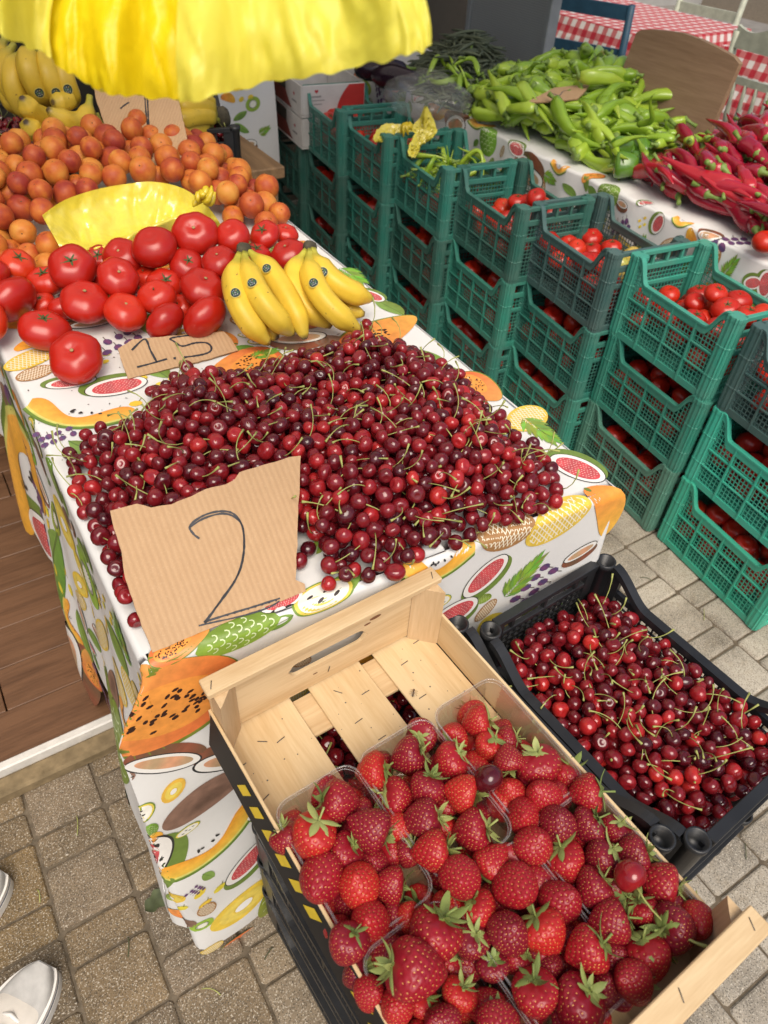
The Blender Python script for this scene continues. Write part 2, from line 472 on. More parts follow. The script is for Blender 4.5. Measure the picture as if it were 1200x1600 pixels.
# ------------------------------------------------------------------ printed tablecloth
m_cloth = attr_mat('printed_oilcloth', .38, .17, 70, .45, .10, 0.0, 900)
WHITE = (.70, .70, .685, .10)
TZ = .80
FL, FR = np.array([.058, .527]), np.array([.752, .482])
TW = float(np.linalg.norm(FR - FL)); TE = (FR - FL) / TW; TO = np.array([TE[1], -TE[0]])   # along the front, outward
ER = .010
def _edge(d):
    """(outward, down) of cloth that has passed a table edge by d"""
    if d < 0: return d, 0.0
    q = ER * PI / 2
    if d < q: return ER * math.sin(d / ER), ER * (1 - math.cos(d / ER))
    return ER, ER + d - q
def ripple(x, y): return .0011 * math.sin(9 * x + 4 * y) * math.sin(7 * y - 3 * x) + .0005 * math.sin(31 * x - 17 * y)
def map_top(p, q): return np.array([p, q, TZ + ripple(p, q)])
def map_front(s, d):
    if s < 0: return corner_pt(FL, map_front, map_left, 0.0, min(1, -s / .07), d)
    o, dn = _edge(d)
    if d > 0:
        k = smooth01(d / .8)
        c = math.exp(-(s / .10) ** 2); c2 = math.exp(-((TW - s) / .08) ** 2)
        o += .030 * smooth01((d - .4) / .4) * (1 - c) + + .060 * k * c + .006 * k * math.sin(s * 21 + .8) * (1 - c)  + .008 * k * c2 + .0015 * math.sin(s * 47 + d * 5) * smooth01(d / .3)
        o += .0030 * math.sin(d * 26 + s * 9) * smooth01(d / .1) * math.exp(-s / .2)
    p = FL + TE * (s - (.062 * smooth01((d + .01) / .16) * (1 - .50 * smooth01((d - .40) / .38)) * math.exp(-s / .34) if d > 0 else 0)) + TO * o
    return np.array([p[0], p[1], TZ - dn + (ripple(p[0], p[1]) if d <= 0 else 0)])
def map_left(t, d):
    o, dn = _edge(d)
    if d > 0:
        k = smooth01(d / .75); c = math.exp(-(t / .10) ** 2)
        o += .058 * k + .016 * k * math.sin(t * 15 - .9) * (1 - c) + .018 * k * c + .003 * math.sin(t * 41 + d * 8) * smooth01(d / .3)
    p = FL + np.array([-o, t])
    return np.array([p[0], p[1], TZ - dn + (ripple(p[0], p[1]) if d <= 0 else 0)])
def map_right(t, d):
    o, dn = _edge(d)
    if d > 0:
        k = smooth01(d / .5); c = math.exp(-(t / .08) ** 2); o += .02 * k + .02 * k * c + .008 * k * math.sin(t * 17)
    p = FR + np.array([o, t])
    return np.array([p[0], p[1], TZ - dn + (ripple(p[0], p[1]) if d <= 0 else 0)])
PEP_X, PEP_Z = 1.875, .715
def map_pepper(t, d):
    """cloth of the pepper table: t along +y, d over the front edge"""
    o, dn = _edge(d)
    if d > 0: o += .03 * smooth01(d / .5) + .010 * math.sin(t * 19) * smooth01(d / .25) + .004 * math.sin(t * 43 + 1)
    return np.array([PEP_X - o, t, PEP_Z - dn])
def map_rear(s, d):
    """cloth of the rear table: s along +x, d over the front edge"""
    o, dn = _edge(d)
    if d > 0: o += .02 * smooth01(d / .4) + .008 * math.sin(s * 23) * smooth01(d / .2)
    return np.array([s, 3.12 - o, .76 - dn])
def inv_map(mp, px, guess):
    """the (p, q) on a cloth whose point lies at a photo position"""
    u = np.array(guess, float); tgt = np.array(px, float)
    for _ in range(25):
        b = proj(mp(*u)); e = tgt - b
        if np.linalg.norm(e) < .3: break
        h = 1e-3
        J = np.stack([(proj(mp(u[0] + h, u[1])) - b) / h, (proj(mp(u[0], u[1] + h)) - b) / h], 1)
        st = np.linalg.lstsq(J, e, rcond=None)[0]; n = np.linalg.norm(st)
        u += st * min(1, .12 / (n + 1e-9))
    return u

def corner_pt(c, mapA, mapB, sA, t, d):
    """cloth hanging round a table corner: t runs from the end of one side (0) to the start of the next (1)"""
    A, B = mapA(sA, d), mapB(0, d); a0 = math.atan2(TO[1], TO[0]); a1 = -PI if c is FL else 0.0
    if d > .02: a0 = math.atan2(A[1] - c[1], A[0] - c[0])
    ra, rb = np.linalg.norm(A[:2] - c), np.linalg.norm(B[:2] - c); r = ra * (1 - t) + rb * t
    r *= 1 + .16 * math.sin(t * PI * 2 + .6) * math.sin(t * PI) * smooth01(d / .12); a = a0 + (a1 - a0) * t
    return np.array([c[0] + r * math.cos(a), c[1] + r * math.sin(a), A[2] * (1 - t) + B[2] * t])
class Print:
    """draws printed motifs as coloured faces lying on a cloth surface"""
    def __init__(s, mb, mp, flip=1): s.mb, s.mp, s.flip = mb, mp, flip; s.grow = 1.0; s.used = []; s.lift = .0011
    def pos(s, p, q, lift):
        h = 2e-3; c = s.mp(p, q)
        n = np.cross(s.mp(p + h, q) - s.mp(p - h, q), s.mp(p, q + h) - s.mp(p, q - h)); n /= np.linalg.norm(n) + 1e-12
        if n @ (P0 - c) < 0: n = -n
        return c + n * lift
    def place(s, a, b, width, turn=1):
        """unit frame: x from a to b, |y| scaled by width*length"""
        s.a, s.b = np.array(a, float), np.array(b, float); s.a, s.b = s.a + (s.a - s.b) * (s.grow - 1) / 2, s.b + (s.b - s.a) * (s.grow - 1) / 2; d = s.b - s.a; s.len = np.linalg.norm(d)
        s.ex = d / s.len; s.ey = np.array([-s.ex[1], s.ex[0]]) * turn; s.wd = width; s.n = 0
        s.used.append(((s.a + s.b) / 2, s.len * (.25 + .25 * min(1, width)))); return s
    def fill(s, box, n, size, ok=lambda p, q: True):
        """more motifs wherever the print still has white gaps"""
        for _ in range(n):
            c = np.array([random.uniform(box[0], box[1]), random.uniform(box[2], box[3])]); k = random.choice(FILL); L = random.uniform(*size) * (.7 if k == 'lemons' else 1)
            if not ok(*c) or any(np.linalg.norm(c - u) < r + L * .36 for u, r in s.used): continue
            a = random.uniform(0, 2 * PI); h = np.array([math.cos(a), math.sin(a)]) * L / 2 / s.grow; s.place(c - h, c + h, random.uniform(.5, .7), random.choice((-1, 1))); MO[k](s)
    def loc(s, x, y): return s.a + s.ex * (x + .5) * s.len + s.ey * y * s.len
    def lv(s): s.n += 1; return s.lift + .00016 * s.n
    def blob(s, pts, col, rings=None, c=None):
        pts = [np.array(p, float) for p in pts]; k = len(pts)
        c = np.mean(pts, axis=0) if c is None else np.array(c, float)
        R = max(np.linalg.norm(p - c) for p in pts) * s.len
        rings = rings or max(2, int(R / .010)); lv = s.lv()
        P, C = [c], []
        for r in range(1, rings + 1): P += [c + (p - c) * r / rings for p in pts]
        fs = [(0, 1 + j, 1 + (j + 1) % k) for j in range(k)]
        for r in range(rings - 1):
            for j in range(k):
                a, b = 1 + r * k + j, 1 + r * k + (j + 1) % k; fs.append((a, a + k, b + k, b))
        cf = col if callable(col) else (lambda x, y: col)
        s.mb.add([s.pos(*s.loc(*p), lv) for p in P], fs, 0, [cf(*p) for p in P], True)
    def ell(s, cx, cy, rx, ry, col, rot=0, n=None, rings=None):
        n = n or max(8, int(2 * PI * max(rx, ry) * s.len / .008)); ca, sa = math.cos(rot), math.sin(rot)
        s.blob([(cx + rx * math.cos(t) * ca - ry * math.sin(t) * sa, cy + rx * math.cos(t) * sa + ry * math.sin(t) * ca) for t in np.linspace(0, 2 * PI, n, endpoint=False)], col, rings, (cx, cy))
    def band(s, A, B, ca, cb=None, sub=None):
        A = [np.array(p, float) for p in A]; B = [np.array(p, float) for p in B]; cb = cb or ca
        w = max(np.linalg.norm(a - b) for a, b in zip(A, B)) * s.len; sub = sub or max(1, int(w / .010)); lv = s.lv()
        P, C = [], []
        for a, b in zip(A, B):
            for q in range(sub + 1):
                t = q / sub; P.append(a + (b - a) * t); C.append(tuple(np.array(ca) * (1 - t) + np.array(cb) * t))
        k = sub + 1
        fs = [(i * k + j, i * k + j + 1, i * k + k + j + 1, i * k + k + j) for i in range(len(A) - 1) for j in range(sub)]
        s.mb.add([s.pos(*s.loc(*p), lv) for p in P], fs, 0, C, True)
    def stroke(s, pts, w, col):
        pts = [np.array(p, float) for p in pts]; A, B = [], []
        for i, p in enumerate(pts):
            t = pts[min(i + 1, len(pts) - 1)] - pts[max(0, i - 1)]; t = t / (np.linalg.norm(t) + 1e-9); n = np.array([-t[1], t[0]]) * w / 2
            A.append(p + n); B.append(p - n)
        s.band(A, B, col, col, 1)

def C4(r, g, b, a=1.0): return (r, g, b, a)
K_OUT = C4(.03, .03, .03, .2)
def jitter(c, k=.12): return tuple(max(0, x * random.uniform(1 - k, 1 + k)) for x in c[:3]) + (c[3],)
def arcpts(cx, cy, rx, ry, a0, a1, n): return [(cx + rx * math.cos(t), cy + ry * math.sin(t)) for t in np.linspace(a0, a1, n)]
def mo_papaya(P):
    w = P.wd; o, d = jitter(C4(.74, .34, .075)), jitter(C4(.68, .15, .045))
    out = [(.5 * math.cos(t), w * .5 * math.sin(t) * (1 + .28 * math.cos(t))) for t in np.linspace(0, 2 * PI, 44, endpoint=False)]
    P.blob([(x * 1.02 + .006, y * 1.05 - .012) for x, y in out], C4(.17, .22, .03))
    P.blob(out, lambda x, y: tuple(np.array(o) * (1 - (x + .5)) + np.array(d) * (x + .5)) if x < .5 else d)
    P.blob([(.12 + x * .62, y * .62) for x, y in out], lambda x, y: tuple(np.array(C4(.86, .42, .07)) * .6 + np.array(d) * .4))
    for _ in range(46):
        a, r = random.uniform(0, 2 * PI), math.sqrt(random.random())
        P.n = 4; P.ell(.14 + .26 * r * math.cos(a), w * .26 * r * math.sin(a), .017, .012, C4(.035, .012, .01, .3), random.uniform(0, 3), 6, 1)
def mo_coconut(P):
    w = P.wd
    P.ell(0, w * .10, .5, w * .42, lambda x, y: C4(.21 + .06 * math.sin(x * 9), .088, .05))
    P.ell(.02, -w * .12, .48, w * .33, K_OUT); P.ell(.02, -w * .115, .455, w * .295, C4(.78, .77, .73, .1))
    P.ell(.02, -w * .10, .36, w * .19, lambda x, y: C4(.56 + .1 * math.sin(x * 14), .33, .19))
def mo_kiwi_brown(P):
    P.ell(0, 0, .5, P.wd * .5, lambda x, y: tuple(np.array(C4(.25, .145, .105)) * (1 - .45 * max(0, 1 - (x * x * 8 + (y / P.wd + .1) ** 2 * 14)))) [:3] + (1.4,))
    for x in (.40, .44, .42): P.ell(x, random.uniform(-.05, .05), .03, .018, K_OUT, .8, 6, 1)
def mo_melon(P):
    w = P.wd; n = 26; xs = np.linspace(-.5, .5, n)
    lo = [(x, -w * .55 * (1 - (2 * x) ** 2 * .92)) for x in xs]
    def mid(k): return [(x * (1 - .03 * k * 4), y + w * .42 * k) for (x, y) in lo]
    top = [(x * .97, y + w * (.46 + .5 * (1 - (2 * x) ** 4)) * (1 - .55 * math.exp(-(x * 3.2) ** 2))) for (x, y) in lo]
    P.band(lo, mid(.22), C4(.10, .17, .03), C4(.16, .26, .04)); P.band(mid(.22), mid(.42), C4(.55, .58, .14), C4(.75, .62, .18))
    P.band(mid(.38), top, jitter(C4(.80, .44, .07)), jitter(C4(.80, .34, .04)))
    for _ in range(7): P.n = 5; P.ell(random.uniform(-.22, .22), w * random.uniform(.05, .16), .02, .012, K_OUT, random.uniform(0, 3), 7, 1)
def mo_fig(P):
    w = P.wd
    P.ell(-.02, w * .10, .5, w * .5, C4(.15, .23, .045)); P.ell(.02, -w * .03, .46, w * .43, K_OUT); P.ell(.02, -w * .03, .445, w * .41, C4(.80, .78, .74, .2))
    P.ell(.03, -w * .04, .36, w * .31, lambda x, y: C4(.56 + .08 * math.sin(x * 20), .075, .085))
    for i in range(-6, 7):
        for j in range(-4, 5):
            x, y = i * .055 + (j % 2) * .027, j * w * .066
            if (x / .33) ** 2 + (y / (w * .28)) ** 2 < 1: P.n = 5; P.ell(.03 + x + random.uniform(-.01, .01), -w * .04 + y, .015, .007, C4(.80, .55, .5, .3), .6, 6, 1)
def mo_ring(P):
    w = P.wd; yl = jitter(C4(.68, .50, .06))
    P.ell(0, 0, .5, w * .5, yl); P.ell(.0, 0, .36, w * .36, C4(.74, .58, .11)); P.ell(.02, 0, .17, w * .17, C4(.66, .47, .06)); P.ell(.02, 0, .14, w * .14, C4(.8, .8, .78, .1))
def mo_leaf(P):
    w = P.wd; xs = np.linspace(-.5, .5, 18)
    up = [(x, w * .5 * (1 - (2 * x) ** 2) ** .6) for x in xs]; gr = jitter(C4(.21, .35, .045), .2)
    P.blob(up + [(x, -y) for x, y in up[::-1][1:-1]], lambda x, y: tuple(np.array(gr) * (1 - .3 * (y > 0)))[:3] + (1.0,))
    for i in range(6):
        for j in range(-2, 3):
            x = -.36 + i * .145 + (j % 2) * .07; y = j * w * .17
            if abs(y) < w * .40 * (1 - (2 * x) ** 2): P.n = 2; P.stroke([(x + .05 * math.cos(t), y + w * .085 * math.sin(t)) for t in np.linspace(-1.6, 1.6, 6)], .014, C4(.62, .72, .42, .2))
def mo_plainleaf(P):
    w = P.wd; xs = np.linspace(-.5, .5, 14); up = [(x, w * .5 * (1 - (2 * x) ** 2) ** .8 + .05 * math.sin(x * 3)) for x in xs]; lo = [(x, -w * .4 * (1 - (2 * x) ** 2) ** .8 + .05 * math.sin(x * 3)) for x in xs]
    P.band(up, lo, jitter(C4(.14, .26, .04), .25), C4(.22, .36, .08)); P.stroke([(x, .05 * math.sin(x * 3)) for x in xs], .02, C4(.1, .17, .04))
def mo_lemons(P):
    for x, y in ((-.3, .2), (.25, .25), (-.05, -.25), (.42, -.2)): P.n = 0; P.ell(x, y * P.wd * 2, .17, .12, jitter(C4(.76, .58, .05), .1), random.uniform(-.4, .4)); P.stroke([(x + .1, y * P.wd * 2 + .05), (x + .2, y * P.wd * 2 + .16)], .02, C4(.2, .2, .05))
def mo_grapes(P):
    for i in range(9):
        x, y = -.36 + (i % 4) * .24 + random.uniform(-.04, .04), (-.2 + (i // 4) * .22) * P.wd * 2
        P.n = 0; P.stroke([(x, y), (x + .05, y + .22)], .02, C4(.12, .1, .08)); P.ell(x, y, .115, .085, lambda a, b: C4(.13 + .05 * math.sin(a * 40), .062, .155), random.uniform(.2, 1.3))
def mo_crown(P):
    w = P.wd
    for r in range(13):
        u = r / 12; x0 = -.5 + .55 * u
        for sd in (-1, 1):
            L = .42 * (1 - .35 * u); a = sd * (1.15 - .75 * u) + random.uniform(-.1, .1)
            tip = (x0 + L * math.cos(a) * .9 + .1, L * math.sin(a) * w * 1.3); m1 = ((x0 + tip[0]) / 2, tip[1] / 2)
            nx, ny = -math.sin(a) * .045, math.cos(a) * .045; P.n = 1 + r % 5
            P.blob([(x0, 0), (m1[0] + nx, m1[1] + ny), tip, (m1[0] - nx, m1[1] - ny)], jitter(C4(.20, .36, .05), .3), 2)
def mo_lattice(P, base=None):
    w = P.wd; base = base or random.choice([C4(.36, .19, .075), C4(.70, .50, .07)])
    P.ell(0, 0, .5, w * .5, base)
    for sgn in (-1, 1):
        for i in range(-8, 9):
            pts = [(i * .075 + sgn * y * .55, y) for y in np.linspace(-w * .5, w * .5, 12)]
            pts = [p for p in pts if (p[0] / .46) ** 2 + (p[1] / (w * .46)) ** 2 < 1]
            if len(pts) > 2: P.n = 1; P.stroke(pts, .016, C4(.80, .74, .58, .2))
def mo_lattice_brown(P): mo_lattice(P, C4(.36, .19, .075))
def mo_lattice_yellow(P): mo_lattice(P, C4(.70, .50, .07))
def mo_kiwi(P):
    w = P.wd
    P.ell(0, 0, .5, w * .5, jitter(C4(.28, .42, .05))); P.ell(0, 0, .27, w * .27, C4(.06, .08, .03)); P.ell(0, 0, .262, w * .262, C4(.78, .78, .68, .2))
    for i in range(26):
        a = i / 26 * 2 * PI; P.n = 3; P.stroke([(.20 * math.cos(a), w * .20 * math.sin(a)), (.29 * math.cos(a), w * .29 * math.sin(a))], .018, C4(.03, .04, .02, .3))
def mo_pear(P):
    w = P.wd
    P.ell(0, 0, .5, w * .5, C4(.17, .27, .04)); P.ell(.0, 0, .465, w * .455, C4(.72, .58, .10)); P.ell(.0, 0, .41, w * .39, C4(.79, .78, .70, .2))
    for k in range(4): P.n = 4; P.ell(-.2 + k * .13, w * .1 * (-1) ** k, .06, .022, C4(.04, .03, .03), .3, 8, 1)
def mo_mango(P):
    w = P.wd; xs = np.linspace(0, 2 * PI, 30, endpoint=False)
    P.blob([(.5 * math.cos(t), w * .5 * math.sin(t) + .12 * math.cos(t) ** 2) for t in xs], lambda x, y: C4(.78, .24 + .2 * (x + .5), .05)); P.ell(-.46, .1, .05, .03, C4(.16, .2, .04))
MO = dict(papaya=mo_papaya, coconut=mo_coconut, kiwi_brown=mo_kiwi_brown, melon=mo_melon, fig=mo_fig, ring=mo_ring, leaf=mo_leaf, plainleaf=mo_plainleaf, lemons=mo_lemons,
          grapes=mo_grapes, crown=mo_crown, lb=mo_lattice_brown, ly=mo_lattice_yellow, kiwi=mo_kiwi, pear=mo_pear, mango=mo_mango)

def grid(mb, mp, us, vs, col=WHITE):
    pts = [mp(u, v) for u in us for v in vs]; k = len(vs)
    fs = [(i * k + j, i * k + k + j, i * k + k + j + 1, i * k + j + 1) for i in range(len(us) - 1) for j in range(k - 1)]
    mb.add(pts, fs, 0, [col] * len(pts), True)
def weld(me):
    b = bmesh.new(); b.from_mesh(me); bmesh.ops.remove_doubles(b, verts=b.verts, dist=1e-5); bmesh.ops.recalc_face_normals(b, faces=[]); b.to_mesh(me); b.free(); me.update()

cl = MB()
YB = 2.06
edge_ds = [0.0] + list(np.linspace(0, ER * PI / 2, 6)[1:]) 
def dlist(mx, n): return edge_ds + list(np.linspace(ER * PI / 2, mx, n)[1:])
ss = np.linspace(0, TW, 128)
# top: ruled between the front edge and the back
tp = []
for s in ss:
    a = FL + TE * s
    tp.append([np.array([a[0], a[1] + (YB - a[1]) * t]) for t in np.linspace(0, 1, 90)])
pts = [map_top(*p) for row in tp for p in row]
cl.add(pts, [(i * 90 + j, i * 90 + 90 + j, i * 90 + 91 + j, i * 90 + j + 1) for i in range(127) for j in range(89)], 0, [WHITE] * len(pts))
grid(cl, map_front, ss, dlist(.775, 90))
ts = [t * (YB - FL[1]) for t in np.linspace(0, 1, 150)]; ts2 = [t * (YB - FR[1]) for t in np.linspace(0, 1, 90)]
def left_len(t): return .735 - .22 * smooth01(t / .35) + .03 * math.sin(t * 6)
def map_left_cut(t, k): return map_left(t, k)
lp = []
for t in ts: lp.append([map_left(t, d) for d in dlist(left_len(t), 50)])
k = len(lp[0]); pts = [p for r in lp for p in r]
cl.add(pts, [(i * k + j, i * k + j + 1, i * k + k + j + 1, i * k + k + j) for i in range(len(ts) - 1) for j in range(k - 1)], 0, [WHITE] * len(pts))
grid(cl, map_right, ts2, dlist(.5, 26))
def fan(c, mapA, mapB, LA, LB, n, angA, angB):
    """cloth hanging round a table corner, from the end of one side to the start of the other"""
    rows = []
    for i in range(n + 1):
        t = i / n; L = LA * (1 - t) + LB * t; a = angA + (angB - angA) * t; row = []
        for da, db, d in zip(dlist(LA, 50), dlist(LB, 50), dlist(L, 50)):
            row.append(corner_pt(c, mapA, mapB, 0 if c is FL else TW, t, d))
        rows.append(row)
    k = len(rows[0]); pts = [p for r in rows for p in r]
    cl.add(pts, [(i * k + j, i * k + k + j, i * k + k + j + 1, i * k + j + 1) for i in range(n) for j in range(k - 1)], 0, [WHITE] * len(pts))
fa = math.atan2(TO[1], TO[0])
fan(FL, map_front, map_left, .775, left_len(0), 12, fa, -PI)
fan(FR, map_front, map_right, .775, .5, 10, fa, 0.0)

PT, PF, PL, PR = Print(cl, map_top), Print(cl, map_front), Print(cl, map_left), Print(cl, map_right)
PT.grow, PF.grow, PL.grow = 1.2, 1.12, 1.15
FILL = ['papaya', 'coconut', 'kiwi_brown', 'melon', 'fig', 'ring', 'leaf', 'plainleaf', 'lemons', 'lemons', 'grapes', 'crown', 'lb', 'ly', 'kiwi', 'pear', 'mango', 'plainleaf', 'leaf']
def T(px, py): p = at(px, py, TZ); return p[:2]
def Fm(px, py): return inv_map(map_front, (px, py), (.2, .1))
def Lm(px, py): return inv_map(map_left, (px, py), (.3, .1))
def Rm(px, py): return inv_map(map_right, (px, py), (.5, .0))
for k_, a, b, w_, tn in [
    ('papaya', (210, 1064), (345, 1090), .58, -1), ('coconut', (198, 1190), (312, 1180), .5, -1), ('coconut', (306, 1190), (420, 1165), .55, -1), ('kiwi_brown', (262, 1290), (378, 1205), .62, -1),
    ('melon', (258, 1372), (400, 1258), .44, -1), ('fig', (356, 1384), (424, 1302), .62, 1), ('ring', (336, 1450), (418, 1374), .62, -1), ('leaf', (418, 1425), (452, 1352), .6, 1),
    ('papaya', (450, 1440), (352, 1480), .5, 1), ('lemons', (285, 1425), (335, 1385), .6, -1), ('kiwi', (298, 1450), (332, 1436), .9, 1), ('ly', (318, 1490), (345, 1470), .8, 1), ('pear', (206, 1300), (232, 1255), .6, 1),
    ('papaya', (322, 985), (238, 1030), .42, 1), ('leaf', (312, 1018), (432, 968), .42, -1), ('fig', (405, 955), (470, 925), .5, -1), ('pear', (462, 950), (548, 912), .5, -1), ('plainleaf', (505, 935), (565, 900), .5, -1), ('plainleaf', (415, 985), (455, 960), .5, 1),
    ('melon', (632, 900), (736, 866), .52, -1), ('fig', (726, 934), (790, 868), .72, 1), ('fig', (664, 985), (744, 940), .72, 1), ('crown', (792, 928), (860, 852), .55, 1), ('grapes', (812, 945), (868, 885), .7, 1),
    ('lb', (748, 836), (832, 820), .72, 1), ('ly', (826, 842), (918, 786), .6, 1), ('mango', (925, 760), (958, 822), .42, 1), ('coconut', (880, 880), (930, 850), .6, 1), ('lemons', (600, 975), (650, 940), .7, 1),
    ('ring', (640, 1010), (690, 990), .7, 1), ('melon', (560, 1010), (640, 1060), .4, 1), ('fig', (225, 1350), (250, 1310), .6, 1)]:
    PF.place(Fm(*a), Fm(*b), w_, tn); MO[k_](PF)
for k_, a, b, w_, tn in [
    ('ly', (14, 575), (80, 548), .55, 1), ('lb', (30, 592), (80, 575), .6, 1), ('fig', (72, 603), (146, 592), .42, 1), ('fig', (134, 612), (224, 596), .55, 1), ('melon', (50, 640), (190, 655), .40, 1), ('lemons', (178, 655), (230, 640), .7, 1),
    ('grapes', (150, 545), (205, 520), .7, 1), ('papaya', (336, 588), (428, 555), .62, 1), ('plainleaf', (360, 545), (400, 548), .5, 1), ('coconut', (428, 535), (505, 528), .6, -1), ('coconut', (505, 565), (440, 590), .6, 1), ('kiwi_brown', (495, 530), (560, 545), .5, 1),
    ('plainleaf', (118, 690), (185, 728), .35, 1), ('kiwi', (170, 700), (235, 690), .7, 1), ('coconut', (110, 510), (170, 500), .55, 1), ('papaya', (640, 500), (545, 545), .42, 1), ('leaf', (640, 555), (700, 600), .5, 1), ('plainleaf', (610, 545), (690, 570), .4, 1),
    ('leaf', (690, 575), (735, 610), .5, -1), ('papaya', (775, 622), (718, 590), .75, 1), ('ly', (805, 668), (842, 640), .7, 1), ('crown', (822, 658), (880, 700), .55, 1), ('fig', (862, 715), (940, 748), .62, 1), ('crown', (535, 422), (575, 448), .6, 1),
    ('fig', (560, 455), (598, 470), .6, 1), ('plainleaf', (592, 470), (625, 492), .5, 1), ('papaya', (5, 420), (60, 420), .5, 1), ('ring', (200, 800), (260, 780), .7, 1), ('leaf', (300, 760), (380, 740), .5, 1), ('mango', (300, 640), (250, 610), .5, 1),
    ('lemons', (225, 600), (262, 585), .7, 1), ('plainleaf', (215, 560), (255, 590), .5, 1), ('grapes', (60, 690), (110, 670), .6, 1), ('coconut', (200, 740), (245, 720), .6, 1), ('leaf', (700, 720), (770, 760), .5, 1), ('crown', (395, 560), (440, 545), .5, 1)]:
    PT.place(T(*a), T(*b), w_, tn); MO[k_](PT)
for k_, a, b, w_, tn in [
    ('kiwi_brown', (2, 600), (18, 640), .9, 1), ('pear', (48, 655), (66, 712), .8, 1), ('grapes', (34, 690), (46, 745), .9, 1), ('leaf', (80, 728), (92, 772), .9, 1), ('ring', (86, 778), (116, 855), .85, 1), ('kiwi', (124, 858), (150, 945), .85, 1),
    ('crown', (196, 1020), (178, 950), .75, 1), ('ly', (178, 1030), (196, 1100), .7, 1), ('lemons', (90, 875), (104, 925), .8, 1), ('melon', (100, 935), (122, 1000), .5, 1), ('fig', (48, 815), (62, 868), .7, 1), ('plainleaf', (124, 960), (142, 1030), .4, 1),
    ('plainleaf', (26, 745), (42, 800), .4, 1), ('papaya', (138, 1020), (150, 1070), .6, 1), ('grapes', (158, 1070), (172, 1130), .7, 1), ('leaf', (184, 1110), (192, 1170), .6, 1), ('melon', (6, 700), (16, 760), .5, 1), ('plainleaf', (170, 1060), (186, 1140), .35, 1),
    ('fig', (196, 1200), (202, 1260), .6, 1), ('plainleaf', (70, 860), (84, 920), .4, 1), ('grapes', (60, 780), (72, 830), .7, 1), ('coconut', (110, 1010), (122, 1060), .6, 1)]:
    PL.place(Lm(*a), Lm(*b), w_, tn); MO[k_](PL)
for i in range(14):
    t, d = .1 + i * .105, random.uniform(.08, .35); a = random.uniform(0, 6.28)
    PR.place((t - .05 * math.cos(a), d - .05 * math.sin(a)), (t + .05 * math.cos(a), d + .05 * math.sin(a)), .55, 1); MO[random.choice(list(MO))](PR)
PF.fill((.06, TW - .03, .12, .72), 400, (.05, .11)); PF.fill((-.05, .05, .16, .70), 300, (.03, .05)); PF.fill((.03, TW - .02, .10, .75), 400, (.03, .05)); PL.fill((.0, 1.3, .06, .46), 400, (.06, .11)); PL.fill((.0, 1.3, .04, .5), 300, (.035, .06))
PT.fill((.10, .70, .61, 1.5), 500, (.06, .12)); PT.fill((.09, .72, .59, 1.5), 500, (.03, .055))
# crumbs and specks on the cloth
for _ in range(150):
    c = T(random.uniform(40, 620), random.uniform(500, 720)); PT.place(c, c + np.array([.002, .001]), 1); PT.ell(0, 0, random.uniform(.3, 1.0), random.uniform(.2, .5), C4(.06, .04, .03, .3), random.uniform(0, 3), 6, 1)
cloth = cl.build('tablecloth', [m_cloth]); weld(cloth.data)
tag(cloth, 'white oilcloth printed with tropical fruit draped over the cherry table', 'tablecloth')

# the table under it
m_tbl = wood_mat('table_board', (.12, .07, .035), (.26, .16, .08), 'y')
tb = empty('display_table', (.40, 1.28, 0), (0, 0, 0), 'plain trestle table hidden under the printed cloth with the cherries', 'table')
b_ = MB(); v, f = cbox(0, .02, .775, .64, 1.46, .036, .004); b_.add(v, f, smooth=False); b_.build('tabletop', [m_tbl], tb)
for sx in (-.28, .28):
    for sy in (-.60, .70):
        b_ = MB(); v, f = cbox(sx, sy, .38, .045, .045, .756, .003); b_.add(v, f, smooth=False); b_.build('leg', [m_tbl], tb)

